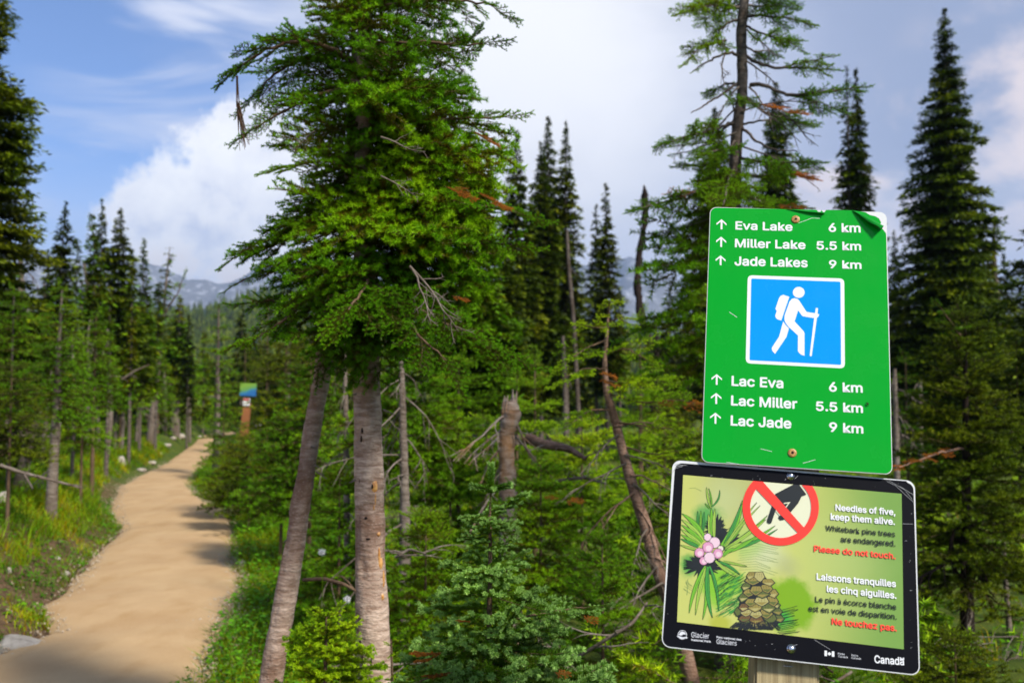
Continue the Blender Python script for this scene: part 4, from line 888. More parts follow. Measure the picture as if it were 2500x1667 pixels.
for k, (pts, w, d, lb) in enumerate([([(178, 1080), (182, 980), (180, 900), (176, 840)], [9, 8, 6, 4], 16, 'thin grey dead pole behind the forked trunk on the bank'), ([(300, 1030), (302, 960), (298, 880)], [8, 7, 4], 24, 'thin grey dead pole under the dense dark spire'), ([(405, 1010), (404, 950), (400, 900)], [9, 8, 4], 34, 'short grey dead pole between the slim trunk and the pale thick trunk'), ([(100, 900), (104, 820), (110, 740), (108, 690)], [10, 9, 7, 4], 18, 'grey dead pole with a crooked tip behind the near dark green fir'), ([(20, 940), (18, 860), (14, 790)], [10, 8, 4], 16, 'grey dead pole close to the left picture edge'), ([(465, 1020), (463, 960), (466, 910)], [7, 6, 3], 38, 'faint grey dead pole at the trail end'), ([(215, 960), (218, 900), (214, 830), (220, 780)], [9, 8, 6, 3], 21, 'dead grey pole in front of the olive fir')]):
    dead_tree(pts, w, d, lb, n=5, L=.45, seed=60 + k, group=G2)
# fallen wood on the bank
def fallen(pts, wpx, label, m='grey', seed=0, n=3, name='fallen_branch'):
    P = np.array([tuple(W(*p)) for p in pts]); b = Vector(P[0]); t = thing(name, label, 'branch', b)
    obj('limb', trunk_mesh(P - P[0], [w / FPX * p[2] / 2 for w, p in zip(wpx, pts)], M[m], 7, .2, seed, res=24), t)
    rng = np.random.RandomState(seed)
    for i in range(n):
        q = rng.rand() * (len(P) - 1); j = int(q); p = P[j] * (1 - q + j) + P[j + 1] * (q - j); v, f, mi, tt = dead_limb(seed * 7 + i, .25, .005, 3, .8, .2, 1); o = obj('twig', mesh_np('twig', v, f, M[m]), t); o.matrix_local = TRS(Vector(p) - b, rng.rand() * 6.28, .2, 0, 1)
fallen([(0, 1135, 8.2), (60, 1155, 8.3), (120, 1170, 8.4), (197, 1190, 8.6)], [9, 8, 7, 4], 'long bleached branch lying across the grass of the left bank', seed=3)
fallen([(60, 1160, 8.2), (72, 1178, 8.1), (80, 1192, 8.0)], [6, 5, 3], 'short bleached stick lying in the grass below the long branch', seed=4, n=0)
fallen([(300, 925, 17), (330, 905, 17), (365, 890, 17)], [6, 5, 3], 'pale broken limb caught among the firs left of the trail', seed=5)
fallen([(740, 1415, 4.6), (790, 1412, 4.5), (840, 1425, 4.4), (875, 1445, 4.4)], [9, 9, 8, 6], 'arched brown dead branch between the two fir trunks', 'twig', 6, 1)

# ------------------------------------------------------------------ centre
G3 = 'dark forest spires behind the signs'
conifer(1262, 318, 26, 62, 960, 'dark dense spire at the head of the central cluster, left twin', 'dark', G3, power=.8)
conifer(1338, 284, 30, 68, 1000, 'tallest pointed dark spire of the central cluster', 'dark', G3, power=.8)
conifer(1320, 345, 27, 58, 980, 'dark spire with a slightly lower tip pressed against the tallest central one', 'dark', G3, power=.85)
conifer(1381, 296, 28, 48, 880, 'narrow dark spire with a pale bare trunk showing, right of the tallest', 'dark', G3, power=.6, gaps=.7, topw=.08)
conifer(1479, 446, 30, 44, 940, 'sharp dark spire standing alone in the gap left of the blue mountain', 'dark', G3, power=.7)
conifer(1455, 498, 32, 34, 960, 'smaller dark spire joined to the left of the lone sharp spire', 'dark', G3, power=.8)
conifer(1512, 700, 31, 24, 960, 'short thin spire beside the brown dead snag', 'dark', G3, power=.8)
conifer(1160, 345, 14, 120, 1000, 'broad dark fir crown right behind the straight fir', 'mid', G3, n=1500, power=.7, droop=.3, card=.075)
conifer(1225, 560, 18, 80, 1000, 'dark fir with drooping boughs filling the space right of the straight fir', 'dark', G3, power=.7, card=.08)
ds = dead_tree([(1600, 960), (1590, 850), (1562, 760), (1556, 700), (1558, 640), (1572, 560), (1576, 500), (1574, 470), (1572, 452)], [26, 26, 24, 22, 20, 18, 20, 16, 4], 24, 'tall knobbly brown dead snag standing before the blue mountain', 'black', 44, .35, 9, None, 'dead_snag', None, 3.5, 1)
dead_tree([(1600, 960), (1602, 880), (1600, 820), (1602, 772)], [22, 18, 12, 3], 22, 'small black dead spike standing right of the brown snag', 'black', 22, .3, 10, None, 'dead_snag', None, 2.5, 1)
dead_tree([(1418, 900), (1400, 780), (1388, 650), (1384, 560)], [12, 11, 10, 7], 27.3, 'pale bare trunk in front of the central spires', 'bark_far', 3, .5, 12)
dead_tree([(1382, 980), (1378, 900), (1374, 820)], [12, 11, 8], 20, 'thin brown bare stem below the central spires', 'bark_far', 2, .5, 13)
dead_tree([(852, 1250), (846, 1150), (845, 1020), (840, 850), (842, 760)], [18, 16, 13, 10, 7], 7.2, 'thin brown dead trunk seen between the two near firs', 'grey', 12, .5, 14)
dead_tree([(985, 1420), (990, 1300), (988, 1180), (984, 1050), (982, 960), (980, 880)], [30, 26, 22, 19, 16, 12], 6.0, 'dark dead trunk with whorls of drooping grey branches right of the straight fir', 'grey', 18, .55, 16, None, 'dead_tree', None, 1.0)
dead_tree([(700, 960), (704, 880), (706, 800)], [14, 12, 9], 26, 'dark bare trunk in the shade behind the leaning fir', 'bark_far', 2, .5, 17)
dead_tree([(1248, 1330), (1240, 1220), (1238, 1130), (1236, 1060), (1250, 1010), (1246, 978)], [50, 46, 40, 40, 46, 30], 6.3, 'broken grey stump with a jagged top draped in bleached branches', 'stump', 13, .42, 21, None, 'tree_stump', [3.3, 2.9, 3.6, -.2], .5, 2, -1.0)
for i in range(9):
    st = [o for o in sc.objects if o.get('label', '').startswith('broken grey stump')][0]; a = i * .7; q = W(1243 + 14 * math.cos(a), 992, 6.3 + .03 * math.sin(a)) - st.location; rs = random.Random(i)
    v, f, mi, tt = tube_tri([[0, 0, -.1], [0, 0, 0], [rs.uniform(-.01, .015), 0, .03 + .05 * rs.random() + .03 * (i in (0, 1, 8))]], [.018, .014, .002], 4); obj('splinter', mesh_np('splinter', v, f, M['stump']), st, q)
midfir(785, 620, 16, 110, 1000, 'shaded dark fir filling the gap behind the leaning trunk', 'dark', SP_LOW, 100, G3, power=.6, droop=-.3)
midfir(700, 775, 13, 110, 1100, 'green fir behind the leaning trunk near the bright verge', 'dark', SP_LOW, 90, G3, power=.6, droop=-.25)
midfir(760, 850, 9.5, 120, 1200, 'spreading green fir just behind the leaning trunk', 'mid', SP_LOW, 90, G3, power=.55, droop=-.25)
midfir(600, 820, 30, 60, 1030, 'small dark fir behind the distant trail board', 'dark', SP_LOW, 60, G3, power=.7)
midfir(655, 740, 34, 70, 1030, 'dark pointed fir on the slope right of the distant trail board', 'dark', SP_LOW, 70, G3, power=.7)
conifer(592, 740, 45, 26, 960, 'thin far spire above the distant trail board', 'dark', G3)
# mid distance firs forming the green middle
G4 = 'young firs in the green middle distance'
midfir(985, 800, 6.6, 190, 1130, 'big soft green fir with layered boughs right of the straight trunk', 'mid', SP_MED, 70, G4, power=.55, droop=-.25, bark='grey', rise=.2)
midfir(1120, 850, 7.2, 150, 1280, 'light green layered fir between the dead trunk and the broken stump', 'lime', SP_MED, 60, G4, power=.6, droop=-.15)
midfir(1306, 852, 9.0, 100, 1200, 'lime green sapling with a slim upright top left of the curved trunk', 'lime', SP_MED, 42, G4, power=.8, droop=.05)
midfir(1262, 905, 8.6, 90, 1230, 'short lime sapling just behind the broken stump', 'lime', SP_MED, 40, G4, power=.8, droop=.05)
midfir(1562, 750, 11, 80, 1100, 'pointed light green sapling in front of the dead snag', 'lime', SP_MED, 55, G4, power=.8, droop=.05)
midfir(1420, 1010, 7.6, 130, 1330, 'low green fir behind the curved brown trunk', 'lime', SP_MED, 55, G4, power=.5, droop=-.1)
midfir(1320, 1120, 5.6, 140, 1450, 'low dark green fir right behind the small blue green fir', 'mid', SP_MED, 55, G4, power=.5, droop=-.15)
midfir(1470, 1290, 4.6, 140, 1700, 'bushy low fir left of the lower sign', 'mid', SP_MED, 55, G4, power=.5, droop=-.1)
midfir(1040, 1240, 5.2, 150, 1600, 'bushy green fir low behind the straight trunk', 'mid', SP_MED, 60, G4, power=.5, droop=-.1)
midfir(1100, 1080, 6.6, 130, 1450, 'green fir bush in front of the layered light green fir', 'mid', SP_MED, 55, G4, power=.5, droop=-.15)
midfir(830, 1130, 6.4, 120, 1500, 'green bush of fir seen between the two near trunks', 'mid', SP_MED, 60, G4, power=.5, droop=-.15)
midfir(690, 1020, 9.5, 110, 1260, 'low fir bush left of the leaning trunk beside the verge', 'mid', SP_LOW, 60, G4, power=.5, droop=-.1)
midfir(610, 1060, 12, 100, 1240, 'dark low fir bush on the right bank of the trail', 'dark', SP_LOW, 60, G4, power=.5, droop=-.05)
midfir(560, 1110, 13.5, 80, 1230, 'small olive fir bush leaning over the right trail edge', 'mid', SP_LOW, 50, G4, power=.5, droop=-.05)
midfir(1560, 1010, 8.5, 110, 1300, 'green fir bush close to the left edge of the green sign', 'lime', SP_MED, 50, G4, power=.5, droop=-.1)
midfir(1180, 1000, 9.0, 110, 1300, 'yellow green fir behind the broken stump', 'lime', SP_LOW, 60, G4, power=.6, droop=-.1)
# curved half dead young fir
DC = 5.2; cbp = [(1705, 1830), (1690, 1667), (1672, 1590), (1640, 1480), (1600, 1370), (1575, 1280), (1545, 1190), (1520, 1100), (1500, 1020), (1482, 960), (1476, 900), (1480, 830), (1487, 748)]
cw = [44, 40, 38, 35, 32, 30, 27, 24, 21, 18, 13, 9, 4]; cp = px_line(cbp, DC); cb_ = Vector(cp[0]); cb_.z = gz(cb_.x, DC)
cf = thing('young_fir', 'crooked young fir with a curved reddish trunk left of the signs', 'tree', cb_)
obj('trunk', trunk_mesh(cp - np.array(cb_), np.array(cw) / FPX * DC / 2, M['redbark'], 14, .12, 6, res=80), cf)
CT = [M['twig'], M['lime']]
for i, (pts, s, st) in enumerate([([(1485, 800), (1450, 800), (1420, 790)], .28, .2), ([(1485, 790), (1510, 775), (1535, 790)], .26, .2), ([(1480, 830), (1430, 850), (1385, 880)], .34, .25), ([(1480, 860), (1530, 850), (1580, 880)], .36, .2), ([(1480, 900), (1420, 900), (1372, 925)], .36, .2), ([(1478, 930), (1540, 935), (1610, 925)], .40, .2), ([(1480, 960), (1570, 985), (1650, 975), (1712, 985)], .36, .25), ([(1495, 1000), (1440, 1000), (1400, 1030)], .34, .3), ([(1500, 1030), (1580, 1040), (1650, 1050)], .32, .5), ([(1520, 1090), (1600, 1110), (1665, 1098)], .25, .7), ([(1485, 770), (1487, 750), (1487, 735)], .22, .0)]):
    custom_branch(cf, wl(*[(x, y, DC - .1 * j) for j, (x, y) in enumerate(pts)]), .006, SP_MED, CT, s, st, .07, 60 + i)
for i, (x, y, az, el, L) in enumerate([(1500, 1040, .1, .05, .35), (1525, 1110, .2, -.2, .35), (1530, 1130, 3.1, -.6, .4), (1550, 1200, 3.2, -.8, .45), (1545, 1180, .1, -.7, .3), (1580, 1290, 3.2, -1.0, .35), (1600, 1360, -.1, -.5, .25), (1605, 1380, 3.3, -.9, .5), (1620, 1420, 3.1, -.6, .55), (1560, 1240, .0, -.9, .3), (1590, 1330, .2, -1.1, .3), (1512, 1060, 3.1, -.5, .3), (1540, 1160, .1, .1, .35)]): limb_obj(cf, x, y, DC - .03, az, el, 80 + i, L, .006, 'redbark' if i % 3 == 0 else 'grey', n_sub=6, droop=.5)
for i, (x, y, az, s) in enumerate([(1487, 935, 1.5, .22), (1480, 915, 1.2, .24), (1660, 990, .1, .25), (1690, 985, .0, .22), (1600, 985, .1, .2), (1380, 1225, .2, .18), (1365, 1215, 2.8, .14)]):
    o = obj('dead_shoot', spray_mesh('dead_shoot', SP_MED[i % 6], [M['twig'], M['brown']]), cf); o.matrix_local = TRS(W(x, y, DC - .35) - cf.location, az, .1, .3, s)
fallen([(1290, 1070, 7.2), (1330, 1085, 7.0), (1390, 1095, 6.8), (1430, 1120, 6.7)], [26, 24, 18, 10], 'broken brown log lying among the firs right of the stump', 'redbark', 9, 8)
fallen([(1355, 1175, 6.2), (1420, 1165, 6.1), (1480, 1180, 6.0)], [9, 7, 4], 'bleached twiggy branch lying left of the curved trunk', 'grey', 10, 6)
fallen([(1408, 1605, 4.4), (1480, 1560, 4.3), (1545, 1520, 4.3), (1580, 1470, 4.4)], [9, 9, 8, 5], 'long bare pale branch reaching up to the lower sign', 'grey', 11, 5)
fallen([(965, 1360, 4.9), (1000, 1340, 4.9), (1040, 1352, 4.8)], [8, 7, 4], 'thin grey roots spreading under the dark dead trunk', 'grey', 12, 4)

# ------------------------------------------------------------------ right of / behind the signs
conifer(1745, 262, 26, 92, 1000, 'dark fir half hidden behind the gaunt fir, left twin', 'dark', G3, power=.75)
conifer(1893, 200, 30, 84, 1000, 'blue green spire rising right behind the gaunt fir', 'dark', G3, power=.7)
conifer(2067, 162, 27, 62, 1000, 'left tip of the twin spires above the green sign', 'dark', G3, power=.6, gaps=.6, topw=.05, n=400)
conifer(2089, 168, 27.4, 66, 1000, 'right tip of the twin spires above the green sign', 'dark', G3, power=.62, gaps=.6, topw=.05)
conifer(2306, 20, 25, 158, 1300, 'tallest dark spire standing right of the green sign', 'dark', G3, power=.8, gaps=.45, basex=2322, prof=[(0, .9), (.2, 1.), (.38, .80), (.5, .60), (.62, .46), (.72, .40), (.82, .26), (.93, .12), (1, .02)], n=3600, card=.11)
conifer(2398, 500, 27, 46, 1000, 'thin dark spire tucked against the tallest spire', 'dark', G3, power=.6)
conifer(2182, 560, 30, 34, 1050, 'thin dark spire peeping over the right edge of the green sign', 'dark', G3, power=.8)
conifer(2450, 620, 28, 54, 1100, 'dark fir below the dead spike on the right', 'dark', G3, power=.8)
conifer(2560, 420, 12, 150, 1100, 'fir cut off by the right picture edge, its boughs poking in', 'dark', G3, power=.6, droop=.1, card=.075, n=420)
dead_tree([(2440, 960), (2438, 800), (2430, 700), (2425, 600), (2428, 530)], [24, 22, 18, 12, 5], 27, 'dead grey spike with a bare tip between the spires on the right', 'bark_far', 16, .35, 22, None, 'dead_snag', None, 1.5, 1)
dead_tree([(2190, 1180), (2188, 1080), (2186, 980), (2184, 900)], [16, 15, 12, 8], 12, 'pale bare trunk close behind the right edge of the green sign', 'grey', 8, .4, 23)
dead_tree([(2243, 1060), (2246, 980), (2247, 920)], [14, 12, 8], 14, 'short pale dead stem between the sign and the near dark fir', 'grey', 5, .5, 24)
dead_tree([(2462, 1430), (2452, 1380), (2450, 1310)], [14, 12, 8], 7, 'small bleached dead stem in the yellow green brush at the far right', 'grey', 3, .2, 25)
nr = midfir(2355, 742, 6.2, 170, 1420, 'near fir with plump shoots in front of the tallest spire', 'dark', SP_MED, 120, None, power=.45, droop=-.12, bark='black', tr=.05, basex=2345, rise=.3)
custom_branch(nr, wl((2350, 1095, 6.1), (2290, 1105, 5.9), (2240, 1125, 5.8), (2195, 1140, 5.7)), .010, SP_MED, [M['redbark'], M['brown']], .22, .15, .09, 5)
custom_branch(nr, wl((2350, 830, 6.2), (2330, 800, 6.1), (2310, 770, 6.1), (2296, 752, 6.1)), .007, SP_MED, [M['twig'], M['mid']], .25, .2, .06, 6)
for i, (x, y, az, el, L) in enumerate([(2345, 1330, -.1, -.6, .35), (2345, 1250, .1, -.7, .3), (2345, 1280, 3.0, -.8, .4), (2345, 1340, 3.1, -.7, .5), (2345, 1360, -.2, -1.1, .4), (2345, 1200, -.1, -.9, .3), (2350, 1370, .1, -.3, .45)]): limb_obj(nr, x, y, 6.1, az, el, 120 + i, L, .014, 'black', n_sub=9, droop=.9)
midfir(2130, 1350, 6.8, 200, 1600, 'low shaded fir hidden behind the lower sign', 'mid', SP_MED, 60, None, power=.5)
midfir(2330, 1540, 4.4, 150, 1800, 'low dark fir bough at the bottom right beside the lower sign', 'dark', SP_MED, 46, None, power=.4, droop=-.05)
midfir(2210, 860, 13, 70, 1180, 'lime tinted fir peeping out right of the green sign', 'mid', SP_LOW, 60, None, power=.6)
midfir(2480, 820, 12, 110, 1300, 'dark fir filling the right picture edge behind the near fir', 'dark', SP_LOW, 100, None, power=.5, droop=-.2)
midfir(2250, 1170, 8, 60, 1330, 'yellow green fir sprig beside the right edge of the lower sign', 'lime', SP_MED, 40, None, power=.6)
midfir(1620, 880, 16, 90, 1150, 'dark fir whose edge shows left of the green sign', 'dark', SP_LOW, 90, None, power=.5, droop=-.25)

# ------------------------------------------------------------------ forest wall filler (each its own tree, alike)
rng = np.random.RandomState(99)
ORD = 'first second third fourth fifth sixth seventh eighth ninth tenth eleventh twelfth thirteenth fourteenth'.split()
def filler(xs, dlo, dhi, ylo, yhi, label, group, m):
    for k, x in enumerate(xs):
        d = dlo + (dhi - dlo) * rng.rand(); py = ylo + (yhi - ylo) * rng.rand()
        conifer(x + rng.randn() * 6, py, d, 48 + 22 * rng.rand(), 1010, label.replace('#', ORD[k]), m, group, n=260, card=d * .0062, power=.85, seed=rng.randint(9999))
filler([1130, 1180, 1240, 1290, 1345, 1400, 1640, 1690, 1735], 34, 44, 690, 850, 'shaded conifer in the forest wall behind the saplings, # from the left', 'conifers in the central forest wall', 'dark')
filler(range(-40, 430, 42), 34, 46, 740, 860, 'conifer in the back row left of the trail, # from the left', 'back row of conifers left of the trail', 'dark')
filler(range(640, 900, 44), 34, 50, 790, 880, 'dim conifer far behind the two near trunks, # from the left', 'dim conifers behind the near trunks', 'dark')
for k, (x, py, d, w) in enumerate([(28, 905, 17, 46), (88, 930, 18, 40), (170, 940, 20, 42), (232, 925, 21, 36), (285, 950, 25, 34), (322, 925, 27, 34), (362, 965, 31, 30), (398, 945, 34, 30), (425, 985, 38, 26), (452, 960, 42, 24)]):
    midfir(x, py, d, w, 1150, 'low bushy young fir in the front row left of the trail, %s from the left' % ORD[k], 'mid', SP_LOW, 46, 'low young firs left of the trail', power=.5, droop=-.2)
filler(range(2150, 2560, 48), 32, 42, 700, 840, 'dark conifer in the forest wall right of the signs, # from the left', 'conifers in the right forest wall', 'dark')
filler(range(440, 640, 36), 55, 80, 870, 920, 'small conifer beyond the end of the trail, # from the left', 'small conifers beyond the trail', 'mid')

# ------------------------------------------------------------------ undergrowth: fir seedlings and brush nobody could count
rng = np.random.RandomState(55); parts = []
for i in range(520):
    y = 4.4 + 20 * rng.rand() ** 1.4; x = xr(y) + .75 + rng.rand() ** .8 * (y * 1.0 + 3.5)
    if abs(x - W(1900, 0, y).x) < .2 and y < 4.6: continue
    z = gz(x, y) + rng.rand() * .28; s = (.5 + .7 * rng.rand()) * (1 + y * .02)
    parts.append(xform(SP_LOW[rng.randint(6)], TRS((x, y, z), rng.rand() * 6.28, .15 + rng.rand() * .6, rng.randn() * .4, s)))
for i in range(260):
    y = 9 + 18 * rng.rand(); x = xl(y) - 1.3 - rng.rand() * 8; z = gz(x, y) + rng.rand() * .3
    parts.append(xform(SP_LOW[rng.randint(6)], TRS((x, y, z), rng.rand() * 6.28, .15 + rng.rand() * .6, rng.randn() * .4, .8 + 1.0 * rng.rand())))
v, f, mi, t = cat_parts(parts)
tag(obj('undergrowth', mesh_np('undergrowth', v, f, [M['twig'], M['lime']], mi, t)), 'tangled low fir seedlings and green brush covering the forest floor', kind='stuff')

# fallen twigs and bleached brush
rng = np.random.RandomState(66); parts = []
for i in range(150):
    y = 4.4 + 9 * rng.rand(); x = xr(y) + .9 + rng.rand() * (y * .9 + 1.2); q = dead_limb(900 + i, .3 + .5 * rng.rand(), .004 + .004 * rng.rand(), 5, .8, .3, 2)
    parts.append(xform(q, TRS((x, y, gz(x, y) + .05 + .35 * rng.rand()), rng.rand() * 6.28, rng.randn() * .35, rng.rand() * 6, 1)))
for i in range(40):
    y = 7 + 9 * rng.rand(); x = xl(y) - .6 - rng.rand() * 3; q = dead_limb(1200 + i, .3 + .4 * rng.rand(), .004, 4, .8, .3, 1)
    parts.append(xform(q, TRS((x, y, gz(x, y) + .03 + .1 * rng.rand()), rng.rand() * 6.28, rng.randn() * .2, rng.rand() * 6, 1)))
v, f, mi, t = cat_parts(parts); tag(obj('fallen_twigs', mesh_np('fallen_twigs', v, f, M['grey'])), 'bleached dead twigs littering the brush under the firs', kind='stuff')

# ------------------------------------------------------------------ stones
def stone(px, py, w, h, label, seed, flatn=1., deep=1., group=None):
    p = GP(px, py); z = gz(p.x, p.y); d = p.y; sx_, sz_ = w / FPX * d / 2, h / FPX * d / 2
    bm = bmesh.new(); bmesh.ops.create_icosphere(bm, subdivisions=4, radius=1)
    rng = np.random.RandomState(seed); cuts = [Vector(rng.randn(3)).normalized() for _ in range(9)]
    for v in bm.verts:
        for c in cuts:
            k = v.co.dot(c) - .74
            if k > 0: v.co -= c * k * .85
        v.co *= 1 + .12 * (float(fbm(v.co.x * 2 + seed, v.co.y * 2 + v.co.z * 1.7, 4)) - .47)
        v.co = Vector((v.co.x * sx_, v.co.y * sx_ * deep, v.co.z * sz_ * flatn))
    me = bpy.data.meshes.new('stone'); bm.to_mesh(me); bm.free(); me.materials.append(M['rock'])
    for q in me.polygons: q.use_smooth = True
    o = obj('stone', me, None, (p.x, p.y, z + sz_ * .55), (0, 0, rng.rand() * 3)); tag(o, label, 'stone', group); return o
stone(45, 1578, 145, 66, 'large flat grey boulder half buried at the left edge of the trail', 1, 1, .7)
stone(4, 1335, 34, 44, 'grey rock at the foot of the bank by the left picture edge', 2)
stone(295, 1163, 27, 30, 'pale upright stone at the left trail edge near the bend', 3)
stone(330, 1262, 96, 20, 'flat slab cutting across the left side of the trail', 4, 1, .5)
stone(272, 1252, 40, 16, 'smaller flat stone next to the slab at the left trail edge', 5)
stone(440, 1088, 24, 16, 'pale block at the left of the far trail end', 6)
stone(408, 1108, 24, 12, 'low light stone in the row climbing to the far trail end', 7)
stone(370, 1140, 22, 12, 'small light stone below the row at the far trail end', 8)
stone(422, 1096, 18, 12, 'small pale stone next to the pale block', 9)
stone(388, 1124, 16, 9, 'rounded pale stone midway along the far left trail edge', 10)
stone(345, 1153, 26, 12, 'flat pale stone right of the pale upright stone', 14)
stone(590, 1385, 26, 28, 'brown round stone on the right edge of the trail', 11)
stone(562, 1400, 58, 12, 'tan slab embedded in the right edge of the trail', 12, 1, .6)
stone(490, 1068, 16, 12, 'small stone where the trail disappears', 13)
stone(735, 1090, 26, 26, 'white stone in the grass left of the leaning trunk', 15)
stone(640, 962 + 90, 34, 26, 'large pale rock in the trees behind the distant trail board', 16)
stone(20, 1458, 16, 20, 'small grey stone in the dirt of the left bank', 17); stone(160, 1408, 22, 14, 'tan stone lying at the foot of the left bank', 18)
stone(140, 1388, 16, 12, 'little brown stone just above the tan stone on the left bank', 19)

# small white seed heads
for i, (x, y) in enumerate(((786, 1347), (848, 1462))):
    p = W(x, y, 4.3); t = thing('wildflower', ['fluffy white seed head between the near trunks, the upper one', 'fluffy white seed head between the near trunks, the lower one'][i], 'flower', (p.x, p.y, gz(p.x, p.y)))
    zt = p.z - t.location.z; rng = np.random.RandomState(i); n = 260; dd = rng.randn(n, 3); dd /= np.linalg.norm(dd, axis=1)[:, None]
    nv = add_needles(rng, np.tile([0, 0, zt], (n, 1)) + dd * .004, dd, .016, .0016, np.zeros(n), 0, False, 0, 1.5)
    if i == 0: M['fluff'] = mat('white_fluff', (.75, .74, .74), .9)
    obj('seed_head', mesh_np('seed_head', nv[0], nv[1], M['fluff']), t); v, f, mi, tt = tube_tri([[0, 0, 0], [.01, 0, zt * .5], [0, 0, zt]], [.002, .002, .0015], 5); obj('stem', mesh_np('stem', v, f, M['leaf']), t)

# ------------------------------------------------------------------ distant trail board
DBd = 28; pb = W(603, 1055, DBd); zb_ = gz(pb.x, DBd)
tb = thing('trail_board', 'distant trail board with green and blue panel on an orange brown post', 'sign', (pb.x, DBd, zb_))
def box(name, cx, cz, w, h, dpt, m, parent, y=0, lean=0, bev=.006):
    bm = bmesh.new(); bmesh.ops.create_cube(bm, size=1); bmesh.ops.scale(bm, vec=(w, dpt, h), verts=bm.verts); bmesh.ops.bevel(bm, geom=bm.edges[:], offset=bev, segments=2, affect='EDGES')
    me = bpy.data.meshes.new(name); bm.to_mesh(me); bm.free(); me.materials.append(m); return obj(name, me, parent, (cx, y, cz), (0, lean, 0))
px1 = lambda x: W(x, 1000, DBd).x - pb.x
pz1 = lambda y: W(600, y, DBd).z - zb_
box('post', px1(600), pz1(1015) - .1, .20, .95, .16, nmat('rust_brown_paint', lambda gg, b: gg.put(b.inputs['Base Color'], gg.mix(gg.noise(gg.n('ShaderNodeTexCoord').outputs['Object'], 12), (.26, .09, .03), (.36, .14, .05))), .7), tb, lean=.10)
def pan(gg, b):
    p = gg.n('ShaderNodeTexCoord').outputs['Object']; s = gg.n('ShaderNodeSeparateXYZ'); gg.put(s.inputs[0], p)
    k = gg.m('ADD', gg.m('ADD', s.outputs[2], gg.m('MULTIPLY', s.outputs[0], -.35)), gg.m('MULTIPLY', gg.m('SUBTRACT', gg.noise(p, 5), .5), .15))
    gg.put(b.inputs['Base Color'], gg.ramp(gg.mr(k, -.18, .18), [(.2, (.03, .14, .36)), (.42, (.05, .22, .34)), (.5, (.12, .30, .10)), (.8, (.20, .36, .05))]))
box('panel', px1(608), pz1(951), .46, .36, .02, nmat('printed_trail_map', pan, .4), tb, -.12, .05, .004)
box('notice_plate', px1(604), pz1(981), .19, .21, .02, mat('white_plate', (.75, .72, .72), .5), tb, -.11, .05, .004)
box('notice_stripe', px1(604), pz1(975), .17, .06, .004, mat('red_stripe', (.5, .06, .05), .5), tb, -.125, .05, .001)
